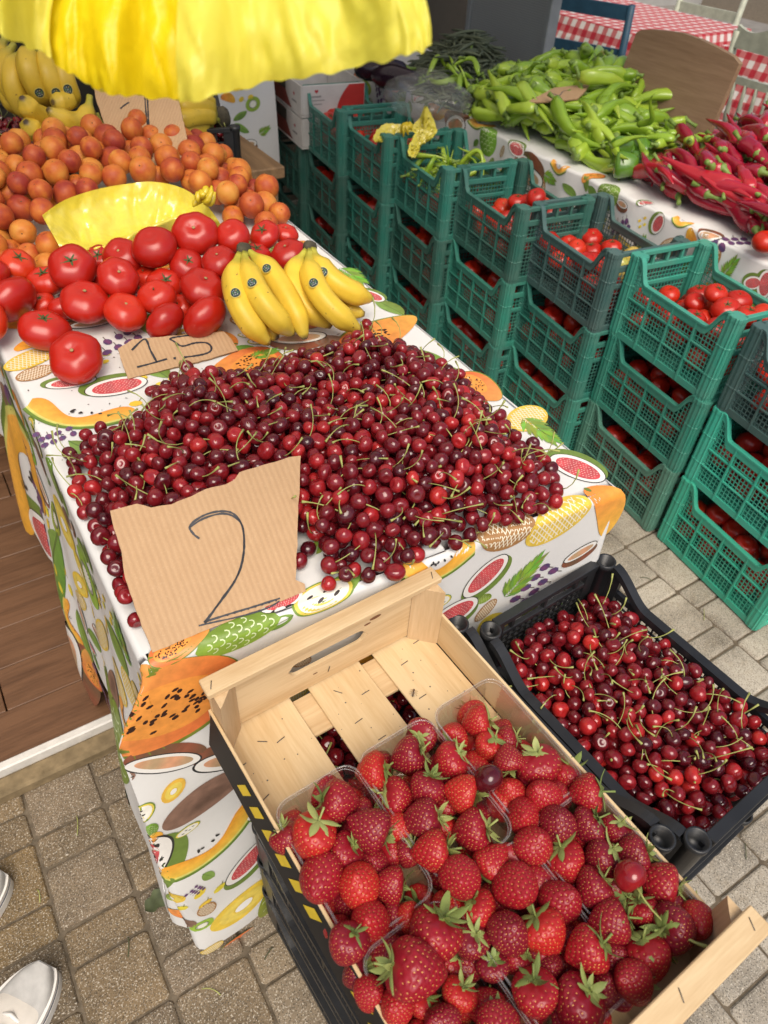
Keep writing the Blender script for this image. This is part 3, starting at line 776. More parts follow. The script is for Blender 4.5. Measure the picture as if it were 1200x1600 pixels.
# pepper table with the same cloth, rear table with the same cloth
def side_table(name, label, clabel, mp, us, L, back, motifs, guess):
    c = MB(); ds = [-back * (1 - i / 8) for i in range(9)][:-1] + dlist(L, 18)
    grid(c, mp, us, ds)
    P = Print(c, mp); P.lift = .0012
    for k_, a, b, w_, tn in motifs:
        P.place(inv_map(mp, a, guess), inv_map(mp, b, guess), w_, tn); MO[k_](P)
    if mp is map_pepper: P.fill((.3, 3.3, .03, .42), 900, (.07, .13)); P.fill((.3, 3.3, .02, .42), 600, (.04, .06))
    o = c.build('tablecloth', [m_cloth]); weld(o.data); tag(o, clabel, 'tablecloth'); return o
side_table('', '', 'fruit print cloth on the pepper table behind the row of green crates', map_pepper, np.linspace(.2, 3.45, 130), .52, .62, [
    ('coconut', (800, 262), (850, 280), .8, 1), ('coconut', (695, 190), (728, 190), .8, 1), ('fig', (795, 222), (820, 240), .7, 1), ('fig', (808, 245), (828, 262), .7, 1), ('melon', (730, 188), (770, 200), .5, 1), ('papaya', (910, 285), (945, 275), .5, 1),
    ('leaf', (765, 245), (768, 200), .8, 1), ('lb', (832, 270), (850, 300), .7, 1), ('crown', (850, 272), (872, 290), .6, 1), ('leaf', (948, 330), (962, 290), .8, 1), ('plainleaf', (880, 285), (900, 310), .4, 1), ('plainleaf', (915, 300), (922, 275), .5, 1),
    ('fig', (995, 320), (1022, 318), .7, 1), ('fig', (1018, 365), (1038, 335), .8, 1), ('melon', (1050, 340), (1080, 352), .6, 1), ('coconut', (1090, 362), (1130, 372), .8, 1), ('grapes', (1112, 385), (1172, 375), .5, 1), ('grapes', (955, 355), (985, 345), .5, 1), ('crown', (1130, 430), (1160, 395), .6, 1), ('fig', (1160, 442), (1192, 440), .8, 1),
    ('lb', (1030, 390), (1065, 378), .6, 1), ('kiwi_brown', (600, 150), (618, 150), .8, 1), ('leaf', (615, 165), (640, 140), .8, 1), ('fig', (645, 160), (668, 150), .7, 1), ('papaya', (600, 128), (630, 138), .4, 1), ('plainleaf', (590, 160), (605, 175), .4, 1), ('leaf', (665, 200), (680, 160), .6, 1), ('fig', (1190, 470), (1200, 420), .6, 1), ('mango', (670, 172), (700, 180), .4, 1), ('crown', (1000, 395), (1010, 360), .6, 1), ('melon', (860, 255), (885, 268), .5, 1)], (1.5, .05))
side_table('', '', 'fruit print cloth hanging from the rear table beside the cardboard boxes', map_rear, np.linspace(.80, 1.45, 60), .42, .55, [
    ('mango', (345, 148), (368, 155), .5, 1), ('kiwi', (385, 170), (405, 155), .8, 1), ('plainleaf', (365, 190), (385, 172), .4, 1), ('plainleaf', (365, 195), (390, 205), .4, 1), ('coconut', (372, 235), (402, 225), .7, 1), ('coconut', (400, 240), (420, 255), .7, 1), ('lemons', (370, 150), (395, 140), .6, 1), ('plainleaf', (355, 210), (378, 215), .4, 1), ('fig', (380, 262), (398, 250), .7, 1), ('crown', (405, 210), (425, 195), .6, 1)], (1.2, .2))
for nm, lab, x0, x1, y0, y1, z in (('pepper_table', 'long trestle table hidden under the printed cloth with the peppers', PEP_X + .012, 2.48, .2, 3.44, PEP_Z), ('rear_table', 'rear trestle table under printed cloth along the dark shop wall', .80, 1.44, 3.14, 3.66, .76)):
    t_ = empty(nm, ((x0 + x1) / 2, (y0 + y1) / 2, 0), (0, 0, 0), lab, 'table'); sx, sy = (x1 - x0), (y1 - y0)
    b_ = MB(); v, f = cbox(0, 0, z - .025, sx - .03, sy - .03, .036, .004); b_.add(v, f, smooth=False); b_.build('tabletop', [m_tbl], t_)
    for a in (-1, 1):
        for c in (-1, 1):
            b_ = MB(); v, f = cbox(a * (sx / 2 - .06), c * (sy / 2 - .08), (z - .043) / 2, .045, .045, z - .044, .003); b_.add(v, f, smooth=False); b_.build('leg', [m_tbl], t_)
# ------------------------------------------------------------------ plastic crates
m_crate = crate_plastic('crate_plastic')
m_black = simple('black_plastic', (.018, .019, .021), .38, .35, 18, .45, .1, 200)
GL, GD, GH = .386, .268, .2335      # length along the row, depth, height
def dip(s, L, H, drop, c0, c1):
    e = L / 2 - abs(s)
    return H - drop * smooth01((e - c0) / (c1 - c0))
def lattice(mb, s0, s1, z0, ztop, axis, off, pitch, bar, th, zp):
    n = int((s1 - s0) / pitch); k = 0
    for i in range(n + 1):
        s = s0 + (s1 - s0) * i / n; zt = ztop(s)
        v, f = box(s if axis == 'x' else off, off if axis == 'x' else s, (z0 + zt) / 2, bar if axis == 'x' else th, th if axis == 'x' else bar, zt - z0); mb.add(v, f, 0, smooth=False)
    nz = int((max(ztop(s0), ztop(s1), ztop(0)) - z0) / zp)
    for i in range(1, nz + 1):
        z = z0 + i * zp; seg = []
        for s in np.linspace(s0, s1, 61):
            if ztop(s) > z: seg.append(s)
            elif seg and seg[-1] - seg[0] > .01: _hbar(mb, seg, z, axis, off, bar, th); seg = []
            else: seg = []
        if seg and seg[-1] - seg[0] > .01: _hbar(mb, seg, z, axis, off, bar, th)
def _hbar(mb, seg, z, axis, off, bar, th):
    c, l, t2 = (seg[0] + seg[-1]) / 2, seg[-1] - seg[0], th * .72
    v, f = box(c if axis == 'x' else off, off if axis == 'x' else c, z, l if axis == 'x' else t2, t2 if axis == 'x' else l, bar * .9); mb.add(v, f, 0, smooth=False)
def shift(vf, dx=0, dy=0, dz=0):
    return [(p[0] + dx, p[1] + dy, p[2] + dz) for p in vf[0]], vf[1]
def green_parts():
    out = []
    mb = MB(); v, f = cbox(0, 0, .006, GL - .02, GD - .02, .008, .001); mb.add(v, f, 0, smooth=False)
    for i in range(9): v, f = box(-GL / 2 + .03 + i * (GL - .06) / 8, 0, .0125, .006, GD - .03, .005); mb.add(v, f, 0, smooth=False)
    out.append(('base', mb.mesh('crate_base', [m_crate]), None))
    # long side with the dipped rim
    zt = lambda s: dip(s, GL, GH, .060, .040, .082)
    for sy in (-1, 1):
        mb = MB(); off = sy * (GD / 2 - .006); S_ = np.linspace(-GL / 2 + .030, GL / 2 - .030, 49)
        mb.add(*shift(strip_box([(s, zt(s)) for s in S_], [(s, zt(s) - .020) for s in S_], .009, 'x'), 0, off), 0, smooth=False)
        mb.add(*shift(strip_box([(s, zt(s) + .0022) for s in S_], [(s, zt(s) - .003) for s in S_], .014, 'x'), 0, off), 0, smooth=False)
        mb.add(*shift(strip_box([(s, .018) for s in S_], [(s, .0) for s in S_], .0085, 'x'), 0, off), 0, smooth=False)
        lattice(mb, -GL / 2 + .034, GL / 2 - .034, .016, lambda s: zt(s) - .017, 'x', off, .0114, .0024, .0016, .0122)
        for sx in (-.083, 0, .083): v, f = box(sx, off + sy * .0028, (.003 + zt(sx)) / 2 - .002, .0042, .008, zt(sx) - .006); mb.add(v, f, 0, smooth=False)
        for z in (.067, .120): v, f = box(0, off + sy * .0022, z, GL - .07, .0062, .0032); mb.add(v, f, 0, smooth=False)
        out.append(('side_panel', mb.mesh('crate_side', [m_crate]), None))
    for sx in (-1, 1):
        mb = MB(); off = sx * (GL / 2 - .006); h = GD / 2 - .026
        for z, t, d in ((GH - .006, .012, .013), (GH - .0480, .016, .009), (.009, .018, .0085), (GH - .098, .012, .0078)):
            v, f = cbox(off, 0, z, d, 2 * h, t, .0012); mb.add(v, f, 0, smooth=False)
        for i in range(5): v, f = box(off, -h + .004 + i * (2 * h - .008) / 4, GH - .026, .0072, .008, .032); mb.add(v, f, 0, smooth=False)
        lattice(mb, -h, h, .016, lambda s: GH - .104, 'y', off, .0114, .0024, .0016, .0122)
        lattice(mb, -h, h, GH - .094, lambda s: GH - .054, 'y', off, .0114, .0024, .0016, .0122)
        out.append(('end_panel', mb.mesh('crate_end', [m_crate]), None))
    for sx in (-1, 1):
        for sy in (-1, 1):
            mb = MB(); R = []
            for j in range(28):
                a = 2 * PI * j / 28; q = 1 + (.05 if j % 2 else -.05); R.append((abs(math.cos(a)) ** .6 * math.copysign(.0205, math.cos(a)) * q, abs(math.sin(a)) ** .6 * math.copysign(.0185, math.sin(a)) * q))
            cx, cy = sx * (GL / 2 - .0185), sy * (GD / 2 - .0165); vs = []; zs = [(.0, .93), (.010, .93), (.010, 1), (.066, 1), (.067, 1.05), (.070, 1.05), (.071, 1), (.150, 1), (.151, 1.05), (.154, 1.05), (.155, 1), (GH - .012, 1), (GH - .012, 1.06), (GH - .002, 1.06), (GH, 1.02)]
            for z, q in zs: vs += [(cx + x * q, cy + y * q, z) for x, y in R]
            fs = [(i * 28 + j, i * 28 + (j + 1) % 28, i * 28 + 28 + (j + 1) % 28, i * 28 + 28 + j) for i in range(len(zs) - 1) for j in range(28)]
            fs += [tuple(range(27, -1, -1)), tuple((len(zs) - 1) * 28 + j for j in range(28))]
            mb.add(vs, fs, 0, smooth=False)
            out.append(('corner_post', mb.mesh('crate_post', [m_crate]), None))
    return out
GREEN = green_parts()
def make_crate(parts, name, loc, rz, label, group, color, cat='crate'):
    t = empty(name, loc, (0, 0, rz), label, cat, group)
    for nm, me, _ in parts:
        o = link(nm, me, t); o.color = (*color, 1)
    return t
C_DARK, C_TEAL, C_MID, C_BRIGHT, C_GREY = (.030, .135, .105), (.030, .195, .150), (.036, .245, .180), (.04, .42, .28), (.048, .110, .105)
RZ = math.radians(90 - 6.4)        # local x runs along the row, away from the street
AX = np.array([math.cos(RZ), math.sin(RZ)]); AY = np.array([-AX[1], AX[0]])   # AY points at the cherry table
cols = [((1.527, 2.993), 'the stack beside the cardboard boxes', [C_DARK, C_DARK, C_TEAL]),
        ((1.533, 2.672), 'the second stack from the boxes', [C_TEAL, C_TEAL, C_TEAL]),
        ((1.541, 2.315), 'the stack topped with loose green peppers', [C_TEAL, C_DARK, C_TEAL]),
        ((1.552, 1.962), 'the stack after the peppers crate', [C_TEAL, C_MID, C_DARK]),
        ((1.582, 1.606), 'the stack with the charcoal crate', [C_MID, C_TEAL, C_GREY]),
        ((1.590, 1.216), 'the last whole stack towards the street', [(.085, .25, .185), (.032, .25, .180), (.045, .31, .225)]),
        ((1.565, .812), 'the stack cut by the photo edge', [C_BRIGHT, (.045, .45, .32), C_GREY])]
TONE = {C_DARK: 'dark green', C_TEAL: 'deep teal green', C_MID: 'mid green', C_BRIGHT: 'bright green', C_GREY: 'charcoal green'}
crates = []
for ci, (fl_, where, tones) in enumerate(cols):
    c0 = np.array(fl_) - AX * GL / 2 - AY * GD / 2         # fl_: far corner on the aisle side
    for lv in range(3):
        tn = TONE.get(tones[lv], 'faded green' if lv == 0 else 'emerald green' if lv == 1 else 'clear green')
        j = np.array([random.uniform(-.004, .004), random.uniform(-.004, .004)])
        lab = f"{tn} tomato crate, {('bottom', 'middle', 'top')[lv]} of {where}"
        c = make_crate(GREEN, 'plastic_crate', (*(c0 + j), .006 + lv * GH), RZ + random.uniform(-.012, .012), lab, 'green tomato crates', tones[lv])
        crates.append((ci, lv, c0 + j, .006 + lv * GH))
c0 = np.array((1.545, 3.36)) - AX * GL / 2 - AY * GD / 2
for lv in range(2):
    make_crate(GREEN, 'plastic_crate', (*c0, .006 + lv * GH), RZ, f"dark green plastic crate, {('lower', 'upper')[lv]} one under the white and red cardboard boxes", 'green tomato crates', C_DARK)

# ------------------------------------------------------------------ tomatoes
T_STOPS = [(.0, (.30, .008, .005)), (.35, (.42, .013, .006)), (.7, (.50, .022, .007)), (1, (.58, .06, .010))]
m_tom = fruit_skin('tomato_skin', T_STOPS, .31, 1.4, .35, .05)
m_tom_ripe = fruit_skin('tomato_skin_unripe', [(0, (.30, .34, .06)), (.5, (.42, .40, .08)), (1, (.55, .24, .04))], .18, 1.4, .6, .3)
m_calyx = simple('calyx_green', (.055, .075, .018), .7, .4, 90)
m_scar = simple('tomato_scar', (.34, .22, .09), .8, .3, 120)
def tomato_mesh(seed, lobes=5, amp=.05, flat=.80):
    r_ = random.Random(seed); ph = r_.uniform(0, 6)
    prof = []
    for i in range(17):
        a = PI * i / 16; r, z = math.sin(a), -math.cos(a) * flat
        if z > 0: z -= .20 * math.exp(-(r / .26) ** 2)
        else: z += .06 * math.exp(-(r / .25) ** 2)
        prof.append((r if 0 < i < 16 else 0, z))
    mb = MB(); v, f = lathe(prof, 28, lambda a, t: 1 + amp * math.cos(lobes * a + ph) * (t ** 1.5) + amp * .6 * math.cos(2 * a + ph)); mb.add(v, f, 0)
    return mb.mesh('tomato_body', [m_tom])
TOM = [tomato_mesh(i, l, a, fl_) for i, (l, a, fl_) in enumerate(((5, .06, .78), (6, .075, .72), (4, .045, .82), (7, .06, .74)))]
def calyx_mesh(seed):
    r_ = random.Random(seed); mb = MB(); zc = .80 - .20
    for k in range(5):
        a = 2 * PI * k / 5 + r_.uniform(-.2, .2); L = r_.uniform(.34, .48); c, s = math.cos(a), math.sin(a); w = .055
        P = [(.03, 0), (L * .5, .055), (L, .03 + r_.uniform(0, .09))]
        vs = []
        for i, (q, h) in enumerate(P):
            ww = w * (1, .9, .1)[i]; vs += [(q * c - ww * s, q * s + ww * c, zc + h), (q * c + ww * s, q * s - ww * c, zc + h), (q * c, q * s, zc + h + .02)]
        mb.add(vs, [(0, 2, 5, 3), (2, 1, 4, 5), (3, 5, 8, 6), (5, 4, 7, 8)], 0)
    mb.add(*tube([(0, 0, zc - .02), (.02, .01, zc + .08), (.05, .02, zc + .16)], [.05, .035, .04], 7), 0)
    return mb.mesh('tomato_calyx', [m_calyx])
CAL = [calyx_mesh(i) for i in range(3)]
_s = MB(); _s.add(*lathe([(0, .600), (.075, .606), (.05, .615), (0, .612)], 10), 0); SCAR = _s.mesh('tomato_stem_scar', [m_scar])
def put_tomato(p, r, up, label, group, mat=None, top='auto', squash=1.0, name='tomato'):
    o = link(name, random.choice(TOM), None, p); o.scale = (r, r, r * squash); o.rotation_euler = rot_to(up, random.uniform(0, 6))
    if mat: o.material_slots[0].link = 'OBJECT'; o.material_slots[0].material = mat
    tag(o, label, 'tomato', group)
    q = random.random()
    if top == 'calyx' or (top == 'auto' and q < .72): link('calyx', random.choice(CAL), o)
    elif top != 'none': link('stem_scar', SCAR, o)
    return o
def cam_up(p, k=.5):
    d = P0 - np.asarray(p); d /= np.linalg.norm(d); u = np.array([0, 0, 1.0]) + d * k + np.array(rdir()) * .42
    return u
# heap on the cherry table: photo position, radius and a share of height in the heap
TL = [(119, 559, 41, 0), (70, 516, 37, 0), (20, 470, 39, .25), (27, 414, 27, .55), (72, 441, 28, .35), (114, 419, 36, .65), (67, 472, 19, .2), (97, 482, 22, .1), (134, 472, 38, .2), (194, 487, 32, .05), (187, 434, 31, .45), (192, 404, 31, .7),
      (241, 390, 34, .8), (285, 415, 28, .6), (304, 368, 35, 1.0), (342, 412, 27, .65), (364, 370, 27, .9), (413, 369, 24, .8), (446, 366, 20, .65), (450, 398, 28, .5), (317, 452, 36, .3), (249, 464, 28, .25), (262, 444, 27, .35), (258, 500, 31, 0), (319, 495, 36, 0),
      (226, 434, 22, .4), (214, 456, 20, .2), (440, 434, 17, .1), (160, 440, 24, .3), (345, 440, 22, .3), (400, 398, 24, .45), (280, 478, 22, .05), (160, 405, 24, .6), (-20, 430, 34, .4), (-25, 500, 36, .1)]
B_ = []
for px, py, rp, h in TL:
    z = TZ + .035 + h * .085; p = at(px, py, z); r = rp * depth(p) / F_PX
    z = TZ + r * .80 + h * .085; p = at(px, py, z); r = rp * depth(p) / F_PX; B_.append([*p, r])
B_ = np.array(B_)
for _ in range(40):                                  # ease neighbours apart
    for i in range(len(B_)):
        for j in range(i):
            d = B_[i, :3] - B_[j, :3]; L = np.linalg.norm(d) + 1e-9; R = (B_[i, 3] + B_[j, 3]) * .90
            if L < R:
                v = P0 - B_[i, :3]; v /= np.linalg.norm(v); s = np.sign(d @ v) or 1; mv = v * s * (R - L) * .25 + d / L * (R - L) * .04
                B_[i, :3] += mv; B_[j, :3] -= mv
        B_[i, 2] = max(B_[i, 2], TZ + B_[i, 3] * .78)
TGROUP = 'ripe tomatoes heaped on the printed cloth'
special = {0: ('glossy red tomato lying alone in front of the other table tomatoes', 'scar'), 1: ('red tomato with green calyx, just behind the lone front tomato', 'calyx'), 7: ('small oval plum tomato among the big round table tomatoes', 'none'),
           14: ('big red tomato on top of the heap against the yellow bag', 'scar'), 24: ('large smooth tomato touching the bananas and the 1.5 card', 'none'), 2: ('large ribbed tomato at the table edge, cut by the photo edge', 'none'), 23: ('squat ribbed tomato in front beside the large smooth tomato', 'none'), 9: ('round tomato with pale stem scar behind the 1.5 card', 'scar')}
for i, (x, y, z, r) in enumerate(B_):
    lab, top = special.get(i, ('ripe red tomato packed in the heap behind the 1.5 card', 'auto'))
    sq = .93
    up = cam_up((x, y, z), .45) if top != 'none' else (-.3, .5, .35)
    o = put_tomato((x, y, z), r * 1.03, up, lab, TGROUP, None, top, sq)
    if i == 7: o.scale = (r * .82, r * .82, r * 1.35); o.rotation_euler = rot_to((1, -.2, .1))
# in the crates
TG2 = 'tomatoes loose in the green crates'
def crate_balls(c, z0, n, rad, top, z_from):
    h, w = GL / 2 - .047, GD / 2 - .046; poly = [(-h, -w), (h, -w), (h, w), (-h, w)]
    S = pack(n, poly, rad, lambda x, y: z_from, lambda x, y: top(x, y), 4, (), .93, 10); out = []
    for x, y, z, r in S: q = np.array(c) + AX * x + AY * y; out.append((q[0], q[1], z0 + z, r))
    return np.array(out)
stuffb, indiv = [], []
for ci, lv, c, z0 in crates:
    topc = lv == 2
    if topc and ci == 2: lim = lambda x, y: .12; 
    elif topc and ci == 5: lim = lambda x, y: .150 + .055 * math.exp(-((x + .03) / .10) ** 2 - ((y + .02) / .10) ** 2) + .012 * smooth01((-.02 - x) / .1)
    elif topc and ci == 3: lim = lambda x, y: .135 + .085 * math.exp(-((x + .02) / .09) ** 2 - ((y + .05) / .08) ** 2)
    elif topc and ci == 4: lim = lambda x, y: .148 + .02 * smooth01((.05 - x) / .2)
    else: lim = (lambda x, y: .165) if topc else (lambda x, y: .176)
    S = crate_balls(c, z0, 70, lambda: random.uniform(.030, .037), lim, .018)
    ex = exposure(S)
    for s, e in zip(S, ex):
        if np.linalg.norm(proj(s[:3]) - np.array([600, 800])) > 1100: continue
        hz = s[2] - z0
        fr = AY @ (s[:2] - c)                  # how near the aisle side
        if topc and ci != 2 and e > .12 and hz > .085 : indiv.append((s, ci, lv))
        elif not topc and hz > .125 and fr > .055: indiv.append((s, ci, lv))
        else: stuffb.append(s)
mb = MB(); bv, bf = lathe([(0, -.85), (.55, -.72), (.9, -.35), (1, .05), (.82, .52), (.4, .74), (0, .66)], 12)
for x, y, z, r in stuffb:
    E_ = Euler((random.uniform(0, 6), random.uniform(0, 6), 0)).to_matrix(); rv = random.random()
    mb.add([tuple(E_ @ Vector(p) * r + Vector((x, y, z))) for p in bv], bf, 0, (rv, rv, rv, 1))
m_tom_a = fruit_skin('tomato_skin_heap', T_STOPS, .3, 9, .35, .1, True)
tag(mb.build('crate_tomatoes', [m_tom_a]), 'red tomatoes filling the inside of the stacked green crates', 'tomatoes', None, 'stuff')
where_t = ['crate beside the cardboard boxes', 'second crate from the cardboard boxes', 'peppers crate', 'open crate past the peppers crate', 'charcoal green crate', 'last whole open crate by the street', 'crate cut by the photo edge']
n_un = 0
for s, ci, lv in indiv:
    un = (ci == 4 and lv == 2 and (AX @ (s[:2] - crates[3 * ci + lv][2])) < -.03 and n_un < 4 and (AY @ (s[:2] - crates[3 * ci + lv][2])) < .06)
    if un:
        n_un += 1; put_tomato(s[:3], s[3], cam_up(s[:3]), 'unripe yellow green tomato among red ones in a green crate', 'unripe tomatoes in the crates', m_tom_ripe, 'none', .95)
    else: put_tomato(s[:3], s[3], cam_up(s[:3]), ('red tomato on top in the ' if lv == 2 else 'red tomato in a gap below the ') + where_t[ci], TG2 + (' on top' if lv == 2 else ' below'), None, 'auto' if lv == 2 else 'none', .95)

# cardboard boxes on the far crates
m_boxw = simple('box_white_print', (.62, .60, .57), .6, .08, 20); m_boxr = simple('box_red_print', (.50, .035, .03), .5, .12, 20); m_boxb = simple('box_red_dark', (.26, .06, .045), .6, .12, 20); m_ink = simple('print_grey', (.20, .19, .19), .6, .1, 50); m_inkr = simple('print_red', (.45, .02, .03), .6, .1, 50)
for lv in range(2):
    t = empty('cardboard_box', (*(c0 - AX * .03), .006 + 2 * GH + .002 + lv * .122), (0, 0, RZ), f"white and red cardboard fruit box, {('lower', 'upper')[lv]} one on the dark green crates", 'box', 'cardboard boxes on the far crates')
    L, D, H = .40, .285, .12; b_ = MB()
    for a in (cbox(0, 0, .004, L, D, .007), cbox(0, D / 2 - .003, H / 2 + .004, L, .006, H - .01), cbox(0, -D / 2 + .003, H / 2 + .004, L, .006, H - .01), cbox(L / 2 - .003, 0, H / 2 + .004, .006, D - .0125, H - .01), cbox(-L / 2 + .003, 0, H / 2 + .004, .006, D - .0125, H - .01)):
        b_.add(*a, 0, smooth=False)
    b_.build('carton', [m_boxw], t)
    # printed panels: a red sweep on the short side, a dark red field with a dark plate for a hand hole on the long side
    b_ = MB(); x = -L / 2 - .0008; n = 14
    pts = [(x, -D / 2 + .004, .012), (x, -D / 2 + .004, H - .004)] + [(x, -.015 - .055 * (1 - t_) ** 2, H - .004 - (H - .016) * t_) for t_ in np.linspace(0, 1, n)]
    b_.add(pts, [tuple(range(len(pts)))], 0, smooth=False); b_.build('red_print', [m_boxr], t)
    b_ = MB(); y = D / 2 + .0008
    pts = [(L / 2 - .004, y, .012), (L / 2 - .004, y, H - .004)] + [(.0 - .09 * t_ ** 2, y, H - .004 - (H - .016) * t_) for t_ in np.linspace(0, 1, n)]
    b_.add(pts, [tuple(range(len(pts)))], 0, smooth=False); b_.build('side_print', [m_boxb], t)
    b_ = MB(); v, f = cbox(.06, D / 2 + .0004, H - .030, .16, .004, .045, .001); b_.add(v, f, 0, smooth=False); b_.build('hand_hole_shade', [m_dark], t)  # dark plate stands in for the shade inside the hole
    b_ = MB()
    def heart(cx, cy, cz, r, face):
        pts = [(16 * math.sin(a) ** 3 / 16 * r, (13 * math.cos(a) - 5 * math.cos(2 * a) - 2 * math.cos(3 * a) - math.cos(4 * a)) / 16 * r) for a in np.linspace(0, 2 * PI, 20, endpoint=False)]
        return [(cx, cy - q, cz + w_) if face == 'x' else (cx + q, cy, cz + w_) for q, w_ in pts]
    b_.add(heart(x - .0003, .075, H - .024, .008, 'x'), [tuple(range(20))], 0, smooth=False); b_.build('heart_logo', [m_inkr], t); b_ = MB(); b_.add(heart(-.12, y + .0003, H * .62, .009, 'y'), [tuple(range(20))], 0, smooth=False); b_.build('heart_logo', [m_inkr], t)
    b_ = MB()
    for r_, (q0, n_) in enumerate(((.095, 7), (.105, 11), (.105, 9))):
        for k in range(n_): v, f = box(x - .0003, q0 - k * .0062 - random.uniform(0, .001), H - .043 - r_ * .014, .0006, .0042, .0060 if r_ == 0 else .0034); b_.add(v, f, 0, smooth=False)
    b_.build('end_lettering', [m_ink], t); b_ = MB()
    for k in range(7): v, f = box(-.145 + k * .008, y + .0003, H * .40, .0052, .0006, .006); b_.add(v, f, 0, smooth=False)
    b_.build('side_lettering', [m_ink], t)

# black crates of the cherries
def black_parts(W, L, H):
    out = []; mb = MB(); v, f = cbox(0, 0, .005, W - .02, L - .02, .006, .001); mb.add(v, f, 0, smooth=False)
    for i in range(10): v, f = box(0, -L / 2 + .03 + i * (L - .06) / 9, .0105, W - .03, .006, .005); mb.add(v, f, 0, smooth=False)
    out.append(('base', mb.mesh('black_base', [m_black]), None))
    zt = lambda s: dip(s, L, H, .040, .030, .110)
    for sx in (-1, 1):
        mb = MB(); off = sx * (W / 2 - .007); S_ = np.linspace(-L / 2 + .0295, L / 2 - .0295, 57)
        mb.add(*shift(strip_box([(s, zt(s)) for s in S_], [(s, zt(s) - .012) for s in S_], .0155, 'y'), off), 0, smooth=False)
        mb.add(*shift(strip_box([(s, H - .046) for s in S_], [(s, H - .058) for s in S_], .008, 'y'), off), 0, smooth=False)
        mb.add(*shift(strip_box([(s, .014) for s in S_], [(s, .0) for s in S_], .0085, 'y'), off), 0, smooth=False)
        lattice(mb, -L / 2 + .028, L / 2 - .028, .012, lambda s: H - .050, 'y', off, .0125, .0026, .0042, .0125)
        for s in (-.10, 0, .10): v, f = box(off, s, (zt(s) + .002) / 2 - .002, .0068, .005, zt(s) - .014); mb.add(v, f, 0, smooth=False)
        out.append(('side_panel', mb.mesh('black_side', [m_black]), None))
    for sy in (-1, 1):
        mb = MB(); off = sy * (L / 2 - .007); h = W / 2 - .0295
        for z, t, d in ((H - .006, .012, .015), (H - .042, .010, .008), (.007, .014, .0085)): v, f = cbox(0, off, z, 2 * h, d, t, .001); mb.add(v, f, 0, smooth=False)
        lattice(mb, -h, h, .012, lambda s: H - .046, 'x', off, .0125, .0026, .0042, .0125)
        for s in (-.07, 0, .07): v, f = box(s, off, H - .026, .006, .0068, .034); mb.add(v, f, 0, smooth=False)
        out.append(('end_panel', mb.mesh('black_end', [m_black]), None))
    for sx in (-1, 1):
        for sy in (-1, 1):
            mb = MB(); cx, cy = sx * (W / 2 - .0145), sy * (L / 2 - .0145)
            v, f = lathe([(.0120, .002), (.0138, H - .010), (.0158, H - .008), (.0158, H + .002), (.0126, H + .002), (.0112, H - .018), (0, H - .019)], 24); mb.add(*shift((v, f), cx, cy), 0)
            for bx in (box(cx - sx * .021, cy + sy * .0075, H / 2 - .004, .026, .0095, H - .010), box(cx + sx * .0075, cy - sy * .021, H / 2 - .004, .0095, .026, H - .012)): mb.add(*bx, 0, smooth=False)
            out.append(('corner_post', mb.mesh('black_post', [m_black]), None))
    return out
KB = .94
BW, BL, BH = .298 * KB, .420 * KB, .122
BLK = black_parts(BW, BL, BH); BLK2 = black_parts(.395 * KB, .43 * KB, BH)
BR = math.radians(3.7)
cR = np.array([(.531 + .829 + .558 + .856) / 4, (.493 + .494 + .074 + .075) / 4]) * KB; BTOP = .654
cLft = cR + np.array([-.352, .010]) * KB
for k in range(5):
    z = BTOP - BH * (k + 1) - .002 * k
    lv = ('top', 'second', 'third', 'fourth', 'lowest')[k]
    j = (random.uniform(-.004, .006) if k else 0, random.uniform(-.006, .003) if k else 0)
    make_crate(BLK, 'black_crate', (cR[0] + j[0], cR[1] + j[1], max(z, .004)), BR, f"black plastic crate, {lv} of the stack topped with loose stemmed cherries", 'black crates stacked by the table', (0, 0, 0))
    make_crate(BLK2, 'black_crate', (cLft[0] + j[0], cLft[1] - j[1], max(z, .004)), BR, f"black plastic crate, {lv} of the stack under the wooden strawberry crate", 'black crates stacked by the table', (0, 0, 0))
# ------------------------------------------------------------------ cherries
CH_STOPS = [(.10, (.030, .003, .007)), (.30, (.085, .006, .010)), (.53, (.18, .009, .014)), (.75, (.35, .016, .018)), (.94, (.52, .035, .02))]
m_cherry = fruit_skin('cherry_skin', CH_STOPS, .12, 1.3, .36, .2, spec=.5)
m_cherry_a = fruit_skin('cherry_skin_heap', CH_STOPS, .11, 45, .36, .2, True)
m_stem = simple('cherry_stem_green', (.32, .34, .095), .55, .4, 60)
def cherry_prof(n=11):
    pr_ = []
    for i in range(n):
        a = PI * i / (n - 1); r, z = math.sin(a) * (1.0 - .07 * math.cos(a)), -math.cos(a) * .92
        if z > 0: z -= .25 * math.exp(-(r / .36) ** 2)
        pr_.append((r if 0 < i < n - 1 else 0, z))
    return pr_
CHV = lathe(cherry_prof(13), 18, lambda a, t: 1 + .035 * math.cos(2 * a)); CHL = lathe(cherry_prof(9), 12, lambda a, t: 1 + .035 * math.cos(2 * a))
def cherry_var(seed):
    v, f = lathe(cherry_prof(15), 22, lambda a, t: 1 + .05 * math.cos(2 * a) - .05 * math.exp(-(math.atan2(math.sin(a - 1.5), math.cos(a - 1.5)) / .25) ** 2))
    v = [Vector(p) for p in v]; return [tuple(p * (1 + .07 * mnoise.noise(p * .9 + Vector((seed * 7.3, 0, 0))) + .02 * mnoise.noise(p * 2.6 + Vector((0, seed * 3.1, 0))))) for p in v], f
CHVS = [cherry_var(i) for i in range(5)]; CHS = []
for _v in CHVS: _b = MB(); _b.add(*_v, 0); CHS.append(_b.mesh('cherry_fruit', [m_cherry]))
CHERRY = CHS[0]
